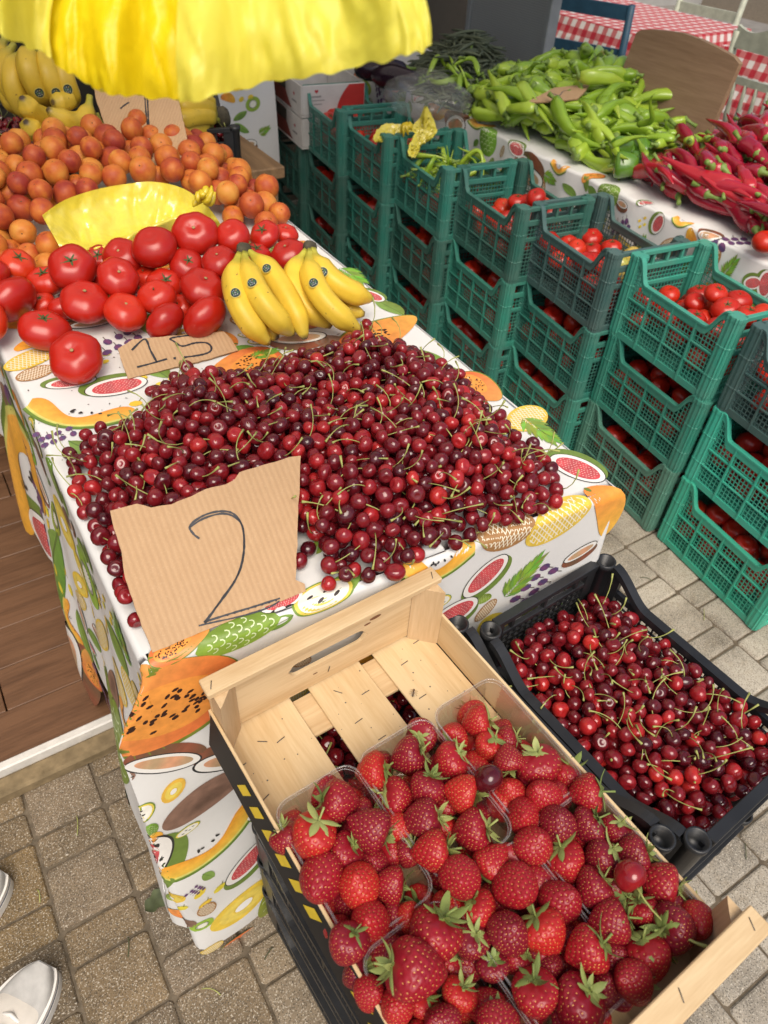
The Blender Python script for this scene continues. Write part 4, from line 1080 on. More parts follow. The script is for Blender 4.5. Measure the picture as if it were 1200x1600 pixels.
def stem_geo(seed, n=6, lo=False):
    r_ = random.Random(seed); L = r_.uniform(2.8, 4.4); ba = r_.uniform(0, 6.28); bx, by = 1.9 * math.cos(ba), 1.9 * math.sin(ba); pts = bez((0, 0, .60), (bx * .2, by * .2, .66 + L * .55), (bx, by, .66 + L), 5 if lo else 8)
    k = len(pts); return tube(pts, [.08] + [.060] * (k - 3) + [.085, .15], 5 if lo else n)
STEMS = []
for i in range(8):
    _b = MB(); _b.add(*stem_geo(i), 0); STEMS.append(_b.mesh('cherry_stem', [m_stem]))
STEM_LO = [stem_geo(i, 5, True) for i in range(8)]
# heap on the table, outlined as in the photograph
outl = [(92, 712), (150, 682), (236, 652), (236, 612), (290, 590), (350, 592), (400, 592), (432, 575), (500, 552), (540, 532), (600, 540), (660, 565), (700, 585), (762, 640), (830, 690), (888, 760), (868, 786), (760, 828), (640, 880), (560, 905), (480, 925), (420, 940), (330, 960), (215, 985), (178, 900), (130, 800)]
HP = [tuple(at(px, py, TZ + .012)[:2]) for px, py in outl]
def heap_lim(x, y):
    e = edge_dist(x, y, HP); return TZ + .034 + .050 * smooth01(e / .10) + .010 * math.sin(x * 17) * math.sin(y * 13)
CR = lambda: random.uniform(.0100, .0130)
pre = []
for px, py in ((292, 575), (434, 572), (416, 572), (617, 895), (573, 508)):
    p = at(px, py, TZ + .012); pre.append((p[0], p[1], TZ + .0125, .0130))
S1 = np.vstack([np.array(pre), pack(2350, HP, CR, lambda x, y: TZ + .001, heap_lim, 3, pre, .93, 12)])
# heap in the right black crate
def blk(c, x, y): return np.array(c) + np.array([x * math.cos(BR) - y * math.sin(BR), x * math.sin(BR) + y * math.cos(BR)])
HQ = [tuple(blk(cR, x, y)) for x, y in ((-BW / 2 + .022, -BL / 2 + .022), (BW / 2 - .022, -BL / 2 + .022), (BW / 2 - .022, BL / 2 - .022), (-BW / 2 + .022, BL / 2 - .022))]
S2 = pack(1400, HQ, CR, lambda x, y: BTOP - BH + .015, lambda x, y: BTOP - .040 - .022 * smooth01((y - .36) / .1) - .012 * smooth01((.60 - x) / .08) * smooth01((y - .2) / .1) + .020 * smooth01(edge_dist(x, y, HQ) / .06) + .006 * math.sin(x * 30) * math.sin(y * 24), 3, (), .93, 10)
HL = [tuple(blk(cLft, x, y)) for x, y in ((-.16, -.18), (.16, -.18), (.16, .18), (-.16, .18))]
S3 = pack(300, HL, CR, lambda x, y: BTOP - .075, lambda x, y: BTOP - .035, 3, (), .93, 8)
# dark crates at the back hold cherries as well
HB = [(.02, 2.13), (.42, 2.13), (.42, 2.52), (.02, 2.52)]
S4 = pack(330, HB, CR, lambda x, y: .80, lambda x, y: .835, 3, (), .93, 6)
S5 = pack(150, [(.68, 2.14), (.85, 2.14), (.85, 2.44), (.68, 2.44)], CR, lambda x, y: .80, lambda x, y: .835, 3, (), .93, 6)
_o = at(238, 1019, .803); _n = np.cross(at(478, 923, .803) - _o, at(170, 800, .905) - _o); _n /= np.linalg.norm(_n); _n *= np.sign(_n @ (P0 - _o))
def before_card(s):
    k = proj(s[:3]); return (s[:3] - _o) @ _n > -s[3] * .9 - .004 and in_poly(k[0], k[1], [(150, 785), (490, 690), (500, 935), (230, 1060)])
S1 = np.array([s for i, s in enumerate(S1) if i < len(pre) or not before_card(s)])
ALL = np.vstack([S1, S2, S3, S4, S5]); src = np.array([1] * len(S1) + [2] * len(S2) + [3] * len(S3) + [4] * len(S4) + [5] * len(S5))
EX = exposure(ALL)
size = np.array([s[3] / depth(s[:3]) for s in ALL])
def hidden_by_card(s):
    p = proj(s[:3]); return in_poly(p[0], p[1], [(172, 800), (468, 712), (476, 915), (238, 1016)]) and s[1] > .53
score = np.where((src <= 2) & (EX > .30), size * (.55 + .45 * EX), 0)
for i, s in enumerate(ALL):
    if src[i] == 1 and hidden_by_card(s): score[i] = 0; EX[i] = 0
order = np.argsort(-score); chosen = set(int(i) for i in order[:296] if score[i] > 0)
stuff_ch = MB()
for i, s in enumerate(ALL):
    low = EX[i] < .02 and src[i] != 3
    if i in chosen: continue
    rv = random.betavariate(1.6, 2.2); d = rdir(-.6, 1.0); E_ = rot_to(d, random.uniform(0, 6)).to_matrix()
    q1, q2, q3 = (random.uniform(.90, 1.07) for _ in range(3))
    stuff_ch.add([tuple(E_ @ Vector((p[0] * q1, p[1] * q2, p[2] * q3)) * s[3] + Vector(s[:3])) for p in (CHVS[i % 5][0] if EX[i] > .2 and src[i] < 3 else CHL[0])], CHVS[i % 5][1] if EX[i] > .2 and src[i] < 3 else CHL[1], 0, (rv, rv, rv, 1))
    if (src[i] != 2 or edge_dist(s[0], s[1], HQ) > .028) and random.random() < (.38 if EX[i] > .3 else .06) and not low:
        dd = np.array(rdir(.15, .9)); E2 = rot_to(dd, random.uniform(0, 6)).to_matrix(); k = random.randrange(8)
        stuff_ch.add([tuple(E2 @ Vector(p) * s[3] + Vector(s[:3])) for p in STEM_LO[k][0]], STEM_LO[k][1], 1, (rv, rv, rv, 1))
tag(stuff_ch.build('cherries', [m_cherry_a, m_stem]), 'dark red cherries heaped on the printed cloth and in the black crates', 'cherries', None, 'stuff')
for i in sorted(chosen):
    s = ALL[i]; o = link('cherry', CHS[i % 5], None, s[:3]); o.scale = (s[3] * random.uniform(.90, 1.06), s[3] * random.uniform(.92, 1.06), s[3] * random.uniform(.92, 1.08))
    near_wall = src[i] == 2 and edge_dist(s[0], s[1], HQ) < .028
    stem = not near_wall and random.random() < (.80 if src[i] == 2 else .36)
    o.rotation_euler = rot_to(rdir(.1, .95) if stem else rdir(-.6, 1.0), random.uniform(0, 6))
    lone = src[i] == 1 and i < len(pre)
    lab = (['dark cherry lying loose on the cloth beside the 1.5 card', 'dark loose cherry above the printed papaya beside the heap', 'second loose cherry above the printed papaya', 'single dark cherry at the front table edge over the wooden crate', 'single dark cherry by the tips of the bananas'][i] if lone
           else 'dark red cherry in the heap on the printed cloth behind the 2 card' if src[i] == 1 else 'red cherry among the stemmed cherries filling the black crate')
    tag(o, lab, 'cherry', None if lone else ('cherries on the cloth' if src[i] == 1 else 'cherries in the black crate'))
    if stem: link('stem', random.choice(STEMS), o)
def imgdir(deg, toward=.3):
    """direction that reads in the photo as pointing at an angle (0 = right, 90 = up), leaning towards the viewer by 'toward'"""
    a = math.radians(deg); d = RC[:, 0] * math.cos(a) - RC[:, 1] * math.sin(a) - RC[:, 2] * toward
    return d / np.linalg.norm(d)
# ------------------------------------------------------------------ wooden strawberry crate
m_ply = wood_mat('poplar_ply', (.50, .33, .155), (.66, .50, .29), 'y', 1.0, .6, 30, .25)
m_plx = wood_mat('poplar_ply_cross', (.48, .31, .15), (.68, .51, .30), 'x', 1.0, .6, 30, .25)
m_plz = wood_mat('poplar_post', (.50, .34, .18), (.66, .49, .30), 'z', 1.0, .6, 30, .25)
m_staple = simple('staple_steel', (.10, .085, .07), .45, .2, 60)
WW, WL, WH = .345 * KB, .552 * KB, .142 * KB; WR = math.radians(2.4)
wc = np.array([.290, .240]) * KB; WZ = BTOP + .006
wood = empty('wooden_crate', (*wc, WZ), (0, 0, WR), 'pale wooden slatted crate holding plastic punnets of strawberries', 'crate')
def wpt(x, y, z): return np.array([wc[0] + x * math.cos(WR) - y * math.sin(WR), wc[1] + x * math.sin(WR) + y * math.cos(WR), WZ + z])
for x0, x1, dz in ((-.157, -.057, 0), (-.030, .049, .0006), (.071, .157, .0003)):
    b_ = MB(); v, f = cbox((x0 + x1) / 2, 0, .0135 + dz, x1 - x0, WL - .006, .0035, .0007); b_.add(v, f, 0, smooth=False)
    for _ in range(16):
        px_, py_, r_ = random.uniform(x0 + .004, x1 - .004), random.uniform(.06, WL / 2 - .02), random.uniform(.0004, .0012); b_.add([(px_ + r_ * math.cos(t) * random.uniform(.6, 1.3), py_ + r_ * math.sin(t), .01545 + dz) for t in np.linspace(0, 2 * PI, 7, endpoint=False)], [tuple(range(7))], 1, smooth=False)
    b_.build('bottom_slat', [m_ply, m_staple], wood)
for y in (-.222, -.02, .218):
    b_ = MB(); v, f = cbox(0, y, .0080, WW - .008, .058, .0050, .0007); b_.add(v, f, 0, smooth=False); b_.build('batten', [m_plx], wood)
for sx in (-1, 1):
    b_ = MB(); v, f = cbox(sx * (WW / 2 - .002), 0, .046, .0038, WL - .012, .062, .0007); b_.add(v, f, 0, smooth=False)
    b_.build('side_board', [m_ply], wood)
for sy in (-1, 1):
    e = sy * (WL / 2 - .008); b_ = MB(); xs = np.linspace(-WW / 2 + .004, WW / 2 - .004, 81); SW, SHt, SZ = .056, .0125, .074
    def slot(x, s): 
        q = abs(x) - (SW - SHt)
        return SZ + s * (SHt if q <= 0 else math.sqrt(max(0, SHt ** 2 - q ** 2)))
    up = [(x, WH - .009) for x in xs]; bt = [(x, .020) for x in xs]
    b_.add(*shift(strip_box(up, [(x, slot(x, 1)) for x in xs], .0055, 'x'), 0, e), 0, smooth=False)
    b_.add(*shift(strip_box([(x, slot(x, -1)) for x in xs], bt, .0055, 'x'), 0, e), 0, smooth=False)
    b_.build('end_board', [m_plx], wood)
    b_ = MB(); v, f = cbox(0, sy * (WL / 2 - .0125), WH - .0045, WW + .004, .025, .009, .0012); b_.add(v, f, 0, smooth=False); b_.build('top_bar', [m_plx], wood)
    for sx in (-1, 1):
        b_ = MB(); x, y = sx * (WW / 2 - .0045), sy * (WL / 2 - .0118); c = .030
        pr_ = [(x, y), (x - sx * c, y), (x - sx * c * .9, y - sy * .004), (x - sx * .004, y - sy * c * .9), (x, y - sy * c)]
        vs = [(p[0], p[1], z) for z in (.016, WH - .0092) for p in pr_]; n = 5
        b_.add(vs, [(i, (i + 1) % n, n + (i + 1) % n, n + i) for i in range(n)] + [tuple(range(n)), tuple(range(n, 2 * n))], 0, smooth=False); b_.build('corner_post', [m_plz], wood)
def staple(x, y, z, ang=0, L=.012, vertical=None):
    b_ = MB(); c, s = math.cos(ang) * L / 2, math.sin(ang) * L / 2
    if vertical is None: b_.add(*tube([(x - c, y - s, z), (x + c, y + s, z)], .0006, 5), 0)
    else: b_.add(*tube([(x - c, y, z - s), (x + c, y, z + s)], .0006, 5), 0)
    b_.build('staple', [m_staple], wood)
for x, y, a in ((-.15, .20, .1), (-.095, .205, .2), (-.145, .15, .3), (-.115, .215, -.6), (.0, .175, .1), (.03, .205, .05), (.012, .14, .05), (.0, .225, -.9), (.10, .215, .1), (.135, .235, .1), (.09, .16, .05)): staple(x, y, .0160, a)
for x, sy in ((-.155, 1), (.155, 1), (.15, -1), (.05, -1)): staple(x, sy * (WL / 2 - .014), WH + .0004, 1.1, .011)
staple(.0, WL / 2 - .0118, .040, 1.3, .010, True)
# knots and scuffs in the wood
m_knot = simple('wood_knot', (.20, .085, .04), .7, .3, 90)
for x, z, r in ((.062, .108, .006), (.070, .100, .005), (.058, .094, .003), (-.02, .045, .002)):
    b_ = MB(); b_.add([(x + r * math.cos(t) * 1.8, WL / 2 - .0112, z + r * .6 * math.sin(t)) for t in np.linspace(0, 2 * PI, 12, endpoint=False)], [tuple(range(12))], 0, smooth=False); b_.build('knot', [m_knot], wood)
# black and yellow printed tape along the outside of the side
m_tapeb = simple('tape_black', (.007, .007, .008), .6, .2, 40); m_tapey = simple('tape_yellow', (.72, .52, .02), .5, .12, 40); m_taper = simple('tape_red', (.48, .03, .04), .5, .1, 40)
b_ = MB(); xt = -WW / 2 - .0008; y0_, y1_ = -WL / 2 + .012, WL / 2 - .014; KT = lambda z: xt - .0085 * (.076 - z) / .058
b_.add([(KT(z), y_, z) for y_ in (y0_, y1_) for z in (.018, .076)] + [(xt + .0007, y_, z) for y_ in (y0_, y1_) for z in (.018, .076)], [(0, 1, 3, 2), (4, 6, 7, 5), (0, 2, 6, 4), (1, 5, 7, 3), (0, 4, 5, 1), (2, 3, 7, 6)], 0, smooth=False)
y = .17
while y > -WL / 2 + .04:
    red = -.04 < y < .015
    if red and y > .0: b_.add([(KT(z) - .0007, yy, z) for yy, z in ((y, .028), (y - .05, .028), (y - .05, .068), (y, .068))], [(0, 1, 2, 3)], 2, smooth=False)
    if not red: b_.add([(KT(z) - .0007, yy, z) for yy, z in ((y, .040), (y - .015, .040), (y - .032, .066), (y - .017, .066))], [(0, 1, 2, 3)], 1, smooth=False)
    y -= .030
b_.build('striped_tape', [m_tapeb, m_tapey, m_taper], wood)

# punnets
m_clear = clear_mat('clear_punnet', .015, (.9, .92, .9), .4); m_rim = clear_mat('clear_punnet_rim', .06, (.9, .92, .9), .22)
def rrect(hx, hy, r, n=5):
    return [(sx * (hx - r) + r * math.cos(a0 + t * PI / 2), sy * (hy - r) + r * math.sin(a0 + t * PI / 2)) for sx, sy, a0 in ((1, 1, 0), (-1, 1, PI / 2), (-1, -1, PI), (1, -1, 1.5 * PI)) for t in np.linspace(0, 1, n)]
def punnet(cx, cy, hx, hy, label):
    t = empty('plastic_punnet', wpt(cx, cy, .0168), (0, 0, WR), label, 'punnet', 'clear punnets in the wooden crate')
    b_ = MB(); rows = []; H = .062
    ctrl = rrect(1, 1, .25, 5); n = 0
    def ringp(k, z, amp):
        out = []; base = rrect(hx * k, hy * k, .018, 5); dense = []
        for i in range(len(base)):
            p, q = np.array(base[i]), np.array(base[(i + 1) % len(base)]); m = max(1, int(np.linalg.norm(q - p) / .004))
            for j in range(m): dense.append(p + (q - p) * j / m)
        return dense
    base = ringp(1, 0, 0); N_ = len(base)
    for k, z, amp in ((.84, 0, 0), (.86, .006, 0), (.95, .050, 1), (.985, H - .004, 1), (1.0, H, 0)):
        for i, p in enumerate(base):
            q = 1 + (amp * .012 if (i // 2) % 2 else 0); rows.append((p[0] * k * q, p[1] * k * q, z))
    fs = [(r * N_ + i, r * N_ + (i + 1) % N_, r * N_ + N_ + (i + 1) % N_, r * N_ + N_ + i) for r in range(4) for i in range(N_)] + [tuple(range(N_ - 1, -1, -1))]
    b_.add(rows, fs, 0, smooth=True); b_.build('tray', [m_clear], t)
    b_ = MB(); b_.add(*tube([(p[0], p[1], H) for p in base] + [(base[0][0], base[0][1], H)], .0012, 5), 0)
    b_.add(*tube([(p[0] * .965, p[1] * .98, H - .003) for p in base] + [(base[0][0] * .965, base[0][1] * .98, H - .003)], .0007, 5), 0); b_.build('rim', [m_rim], t)
for i, cx in enumerate((-.1055, .0, .1055)):
    for j, cy in enumerate((.028, -.1395)):
        punnet(cx, cy, .0503, .0812, f"clear plastic punnet of strawberries, {('by the striped tape side', 'middle one', 'beside the black cherry crate')[i]}, {('next to the empty slats', 'next to the street end bar')[j]}")

# strawberries
S_STOPS = [(.05, (.12, .006, .016)), (.32, (.21, .008, .019)), (.62, (.32, .011, .019)), (.86, (.43, .020, .016)), (1, (.50, .06, .022))]
m_straw = fruit_skin('strawberry_skin', S_STOPS, .36, 1.6, .35, .04, spec=.38, bumpk=.04, bscale=9)
m_seed = simple('strawberry_seed', (.60, .30, .075), .4, .3, 3)
m_sepal = fruit_skin('sepal_green', [(.1, (.13, .17, .05)), (.4, (.19, .25, .06)), (.7, (.29, .33, .10)), (1, (.40, .38, .14))], .6, 3, .5, 0)
def strawberry_mesh(seed):
    r_ = random.Random(seed); n, m = 84, 60; le = r_.uniform(1.0, 1.30); wid = r_.uniform(0, .12); ph = r_.uniform(0, 6); bend = r_.uniform(-.15, .15)
    def rad(t):        # t from tip 0 to shoulder 1
        return (math.sin(min(1, t / .72) * PI / 2) ** .80) if t < .72 else math.cos((t - .72) / .28 * PI / 2) ** .48
    def pos(a, t):
        r = rad(t) * (1 + .05 * math.cos(2 * a + ph) + wid * .4 * math.cos(3 * a + ph) * t); z = -le + 1.85 * t * le / 1.15
        z = -le * 1.05 + t * le * 1.75
        if t > .85: z -= .10 * ((t - .85) / .15) ** 2
        return np.array([r * math.cos(a) + bend * (1 - t) ** 2, r * math.sin(a), z])
    seeds = []; tt = np.linspace(.03, .93, 200); cw = np.cumsum([rad(t) + .05 for t in tt]); cw /= cw[-1]; NS = 185
    for i in range(NS): seeds.append((i * 2.39996 + r_.uniform(-.08, .08), float(np.interp((i + .5) / NS, cw, tt))))
    SP = np.array([pos(a, t) for a, t in seeds])
    vs, fs = [tuple(pos(0, 0))], []
    for i in range(1, m):
        t = i / m
        for j in range(n):
            a = 2 * PI * j / n; p = pos(a, t); d = np.sqrt(((SP - p) ** 2).sum(1)).min()
            c = np.array([0, 0, p[2] * .4 - .1]); nrm = p - c; nrm /= np.linalg.norm(nrm)
            vs.append(tuple(p + nrm * (.024 - .066 * math.exp(-(d / .070) ** 2))))
    for j in range(n): fs.append((0, 1 + (j + 1) % n, 1 + j))
    for i in range(m - 2):
        for j in range(n): a, b = 1 + i * n + j, 1 + i * n + (j + 1) % n; fs.append((a, b, b + n, a + n))
    vs.append(tuple(pos(0, 1) + np.array([0, 0, -.02]))); L_ = len(vs) - 1
    for j in range(n): fs.append((1 + (m - 2) * n + j, 1 + (m - 2) * n + (j + 1) % n, L_))
    mb = MB(); mb.add(vs, fs, 0)
    for (a, t), p in zip(seeds, SP):
        c = np.array([0, 0, p[2] * .4 - .1]); nrm = p - c; nrm /= np.linalg.norm(nrm); tz = pos(a, t + .01) - p; tz /= np.linalg.norm(tz); sd = np.cross(nrm, tz); q = p - nrm * .016
        mb.add([tuple(q + tz * .046), tuple(q + sd * .029), tuple(q - tz * .038), tuple(q - sd * .029), tuple(q + nrm * .022)], [(0, 1, 4), (1, 2, 4), (2, 3, 4), (3, 0, 4)], 1)
    return mb.mesh('strawberry_body', [m_straw, m_seed]), le * .70
STR = [strawberry_mesh(i) for i in range(7)]
def calyx2(seed):
    r_ = random.Random(seed); mb = MB(); k = r_.randint(9, 12)
    for i in range(k):
        a = 2 * PI * i / k + r_.uniform(-.25, .25); L = r_.uniform(.42, .80); curl = r_.uniform(-.75, .55); w = r_.uniform(.13, .19); z0 = .02 * (i % 3); c, s = math.cos(a), math.sin(a); vs = []
        for q in range(6):
            t = q / 5; ww = w * (.5 + 1.1 * t - 1.55 * t ** 3) if q < 5 else .005; rr = .05 + L * t; zz = z0 + curl * t * t * .8 + .05 * t
            for sd in (-1, 0, 1): vs.append((rr * c - sd * ww * s, rr * s + sd * ww * c, zz + (.03 if sd == 0 else .0) - .04 * abs(sd) * (1 - t)))
        mb.add(vs, [(3 * q + u, 3 * q + u + 1, 3 * q + u + 4, 3 * q + u + 3) for q in range(5) for u in range(2)], 0)
    b = r_.uniform(-.25, .25); mb.add(*tube([(0, 0, -.02), (.04, b * .4, .2), (.10, b, r_.uniform(.3, .6))], [.05, .04, .045], 6), 0)
    return mb.mesh('strawberry_calyx', [m_sepal])
CLX = [calyx2(i) for i in range(6)]
def put_strawberry(p, r, d, label, group, cal=True):
    me, zc = random.choice(STR); o = link('strawberry', me, None, p); o.scale = (r,) * 3; o.rotation_euler = rot_to(d, random.uniform(0, 6)); tag(o, label, 'strawberry', group)
    if cal:
        c = link('calyx', random.choice(CLX), o, (0, 0, zc - .10)); c.scale = (random.uniform(1.0, 1.35),) * 3; c.rotation_euler = (random.uniform(-.15, .15), random.uniform(-.15, .15), random.uniform(0, 6))
    return o
SB = [(585, 1205, 27, 10), (640, 1180, 27, 15), (616, 1247, 29, 165), (667, 1233, 27, 80), (705, 1189, 26, 60), (528, 1254, 31, 170), (490, 1306, 33, 60), (450, 1310, 25, 120), (503, 1373, 34, None), (566, 1276, 26, 10), (580, 1296, 30, -10), (538, 1330, 28, 35),
      (584, 1347, 22, None), (563, 1383, 31, None), (609, 1383, 28, 5), (507, 1421, 18, None), (540, 1411, 21, None), (578, 1440, 29, None), (639, 1434, 23, 20), (546, 1473, 29, 70), (588, 1482, 20, 30), (647, 1513, 42, 170), (681, 1468, 41, 50), (616, 1569, 26, None),
      (661, 1566, 23, 60), (690, 1597, 27, None), (748, 1128, 24, 10), (769, 1167, 23, 60), (750, 1194, 18, None), (795, 1187, 22, -80), (844, 1200, 32, 90), (886, 1215, 29, 70), (799, 1237, 22, None), (848, 1241, 25, None), (918, 1239, 28, 5), (722, 1241, 27, -10),
      (696, 1258, 22, -75), (661, 1282, 29, 10), (741, 1298, 31, 20), (819, 1276, 26, None), (871, 1285, 27, None), (921, 1290, 27, 60), (940, 1340, 27, 40), (677, 1330, 31, 15), (834, 1319, 28, None), (886, 1347, 30, 120), (716, 1369, 30, None), (767, 1350, 27, -150),
      (805, 1385, 32, None), (876, 1409, 30, None), (928, 1386, 30, 45), (747, 1425, 29, 110), (796, 1458, 30, None), (850, 1456, 32, 120), (884, 1470, 22, None), (920, 1485, 34, 20), (838, 1552, 35, 95), (903, 1566, 39, 70), (717, 1555, 26, 80), (762, 1575, 27, None),
      (779, 1600, 31, None), (942, 1542, 24, None), (964, 1300, 25, 55), (991, 1335, 26, 10), (966, 1395, 21, None), (1033, 1383, 33, -20), (955, 1437, 29, 5), (1005, 1422, 25, 100), (1052, 1450, 33, 175), (1088, 1440, 26, None), (1010, 1493, 33, 100), (988, 1532, 28, None),
      (790, 1160, 22, 30), (640, 1330, 22, 80), (700, 1420, 24, None), (620, 1290, 24, None), (810, 1500, 24, 60), (770, 1510, 24, 90), (700, 1500, 24, 60), (470, 1350, 20, None), (525, 1450, 20, None), (860, 1510, 22, None), (560, 1520, 24, 40), (580, 1550, 24, None), (960, 1495, 24, None), (830, 1420, 20, 60), (735, 1470, 26, 80)]
ST = []
for px, py, rp, an in SB:
    z = WZ + .068 + .010 * smooth01((rp - 22) / 8) - (.018 if rp < 22 else 0); p = at(px, py, z); r = rp * depth(p) / F_PX; ST.append([*p, r])
ST = np.array(ST)
for _ in range(50):
    for i in range(len(ST)):
        for j in range(i):
            d = ST[i, :3] - ST[j, :3]; L = np.linalg.norm(d) + 1e-9; R = (ST[i, 3] + ST[j, 3]) * .92
            if L < R:
                v = P0 - ST[i, :3]; v /= np.linalg.norm(v); s = np.sign(d @ v) or 1; mv = v * s * (R - L) * .20 + d / L * (R - L) * .03; ST[i, :3] += mv; ST[j, :3] -= mv
    ST[:, 2] = np.clip(ST[:, 2], WZ + .035, WZ + .105)
def punnet_of(p):
    x = (p[0] - wc[0]) * math.cos(WR) + (p[1] - wc[1]) * math.sin(WR); y = -(p[0] - wc[0]) * math.sin(WR) + (p[1] - wc[1]) * math.cos(WR)
    return f"the punnet {('by the striped tape side', 'in the middle', 'beside the black crate')[0 if x < -.055 else 1 if x < .055 else 2]} {('next to the bare slats', 'at the street end')[0 if y > -.06 else 1]}"
sp_lab = {0: 'red strawberry lying outermost over the bare slats, stalk to the side', 5: 'orange red strawberry at the corner of the tape side punnet', 21: 'very large pointed strawberry lying on its side at the street end', 57: 'large blunt strawberry resting against the street end bar'}
for i, (x, y, z, r) in enumerate(ST):
    an = SB[i][3]
    d = imgdir(an + random.uniform(-15, 15), random.uniform(.0, .45)) if an is not None else np.array(-(P0 - ST[i, :3]) / np.linalg.norm(P0 - ST[i, :3])) + np.array(rdir()) * .55
    put_strawberry((x, y, z), min(r * 1.08, .0265), d, sp_lab.get(i, 'strawberry in ' + punnet_of((x, y))), None if i in sp_lab else 'strawberries in ' + punnet_of((x, y)), True)
for cx in (-.1055, .0, .1055):
    for cy in (.028, -.1395):
        poly = [tuple(wpt(cx + a * .040, cy + b * .073, 0)[:2]) for a, b in ((-1, -1), (1, -1), (1, 1), (-1, 1))]
        for s in pack(22, poly, lambda: random.uniform(.017, .021), lambda x, y: WZ + .018, lambda x, y: WZ + .072, 4):
            put_strawberry(s[:3], s[3], rdir(-.4, .8), 'strawberry deeper in ' + punnet_of(s), 'strawberries deeper in ' + punnet_of(s), random.random() < .6)
for px, py, lab in ((763, 1217, 'dark red cherry dropped among strawberries near the bare slats'), (984, 1368, 'bright cherry with a curled stem among the strawberries')):
    p = at(px, py, WZ + .098); o = link('cherry', CHERRY, None, p); o.scale = (.0165,) * 3; o.rotation_euler = rot_to(imgdir(-60, .6), 1); tag(o, lab, 'cherry')
    if px > 900: link('stem', STEMS[2], o)
# a fly on the slat
m_fly = simple('fly_brown', (.10, .05, .02), .4, .3, 200); m_wing = clear_mat('fly_wing', .3, (.5, .45, .35))
pf = at(646, 1083, WZ + .0165); t = empty('fly', pf, (0, 0, .8), 'small brown fly sitting on the bare wooden slat', 'fly')
b_ = MB(); v, f = lathe([(0, -1), (.6, -.7), (.9, 0), (.6, .6), (0, 1)], 8)
for x, r, l in ((0, .0016, .0028), (.0036, .0015, .0017), (-.0042, .0017, .0032)): b_.add([(x + p[2] * l, p[0] * r, .0022 + p[1] * r) for p in v], f, 0)
for k in range(6): s_ = 1 if k % 2 else -1; x = -.002 + (k // 2) * .0022; b_.add(*tube([(x, 0, .002), (x, s_ * .003, .003), (x * 1.5, s_ * .0052, .0001)], .0002, 4), 0)
b_.build('body', [m_fly], t)
for s_ in (-1, 1): b_ = MB(); b_.add([(.001, s_ * .0008, .0038), (-.004, s_ * .0028, .0036), (-.0078, s_ * .0024, .0034), (-.007, s_ * .0006, .0036)], [(0, 1, 2, 3)], 0); b_.build('wing', [m_wing], t)

# ------------------------------------------------------------------ apricots
A_STOPS = [(.30, (.27, .032, .020)), (.44, (.42, .080, .022)), (.57, (.55, .17, .028)), (.76, (.62, .29, .055))]
m_apr = fruit_skin('apricot_skin', A_STOPS, .50, .9, .70, 0, spec=.3, bumpk=.02, bscale=14)
m_pit = simple('stem_pit', (.09, .05, .02), .9, .3, 100)
APR = []
for sd in range(4):
    r_ = random.Random(sd + 50); prof = [(math.sin(PI * i / 16) if 0 < i < 16 else 0, -math.cos(PI * i / 16) * 1.04) for i in range(17)]
    v, f = lathe(prof, 26, lambda a, t: (1 - .075 * math.exp(-(math.atan2(math.sin(a), math.cos(a)) / .22) ** 2)) * (1 + .02 * math.cos(2 * a)))
    v = [(x, y, z - .16 * math.exp(-((x * x + y * y) ** .5 / .2) ** 2) * (z > 0)) for x, y, z in v]
    b_ = MB(); b_.add(v, f, 0); b_.add(*lathe([(.0, .885), (.07, .892), (.045, .91), (0, .90)], 8), 1); APR.append(b_.mesh('apricot_body', [m_apr, m_pit]))
AP = [(.065, 1.46), (.065, 2.02), (.735, 2.02), (.742, 1.52), (.66, 1.50), (.60, 1.58), (.45, 1.56), (.30, 1.50)]
def ap_lim(x, y): return TZ + .072 + .085 * smooth01((y - 1.5) / .35) * smooth01((2.06 - y) / .12) * smooth01((.78 - x) / .22) - .02 * (1 - smooth01((y - 1.45) / .1))
SA = pack(600, AP, lambda: random.uniform(.0235, .030), lambda x, y: TZ + .002, ap_lim, 4, (), .95, 14)
XA = exposure(SA)
for s, e in zip(SA, XA):
    if e < .015: continue
    pj = proj(s[:3])
    if in_poly(pj[0], pj[1], [(60, 338), (100, 305), (235, 278), (310, 300), (352, 354), (280, 372), (180, 410), (95, 396)]): continue
    if proj(s[:3])[0] < -130: continue
    d = cam_up(s[:3], .4) + np.array(rdir()) * .9
    o = link('apricot', random.choice(APR), None, s[:3]); o.scale = (s[3],) * 3; o.rotation_euler = rot_to(d, random.uniform(0, 6))
    tag(o, 'ripe orange apricot with red blush in the heap behind the yellow bag', 'apricot', 'apricots heaped at the back of the table')

# ------------------------------------------------------------------ bananas
m_ban = attr_mat('banana_peel', .42, .10, 30, .4, .05, 0, 120)
def _freckles(m):
    N, L = m.node_tree.nodes, m.node_tree.links; b = N['Principled BSDF']; src = b.inputs['Base Color'].links[0].from_socket
    n = tex_noise(N, L, 95, 2, .5); n3 = tex_noise(N, L, 14, 4, .6); n4 = tex_noise(N, L, 34, 3, .6, stretch=(1, 1, .35))
    c = mixc(N, L, src, (.50, .37, .05), ramp_fac(N, L, n3.outputs['Fac'], .45, .75, .45)); c = mixc(N, L, c, (.13, .065, .02), ramp_fac(N, L, n.outputs['Fac'], .70, .76, .8)); c = mixc(N, L, c, (.22, .13, .035), ramp_fac(N, L, n4.outputs['Fac'], .70, .76, .6)); L.new(c, b.inputs['Base Color'])
_freckles(m_ban)
m_stk = attr_mat('sticker_paper', .35, .0, 30, .5)
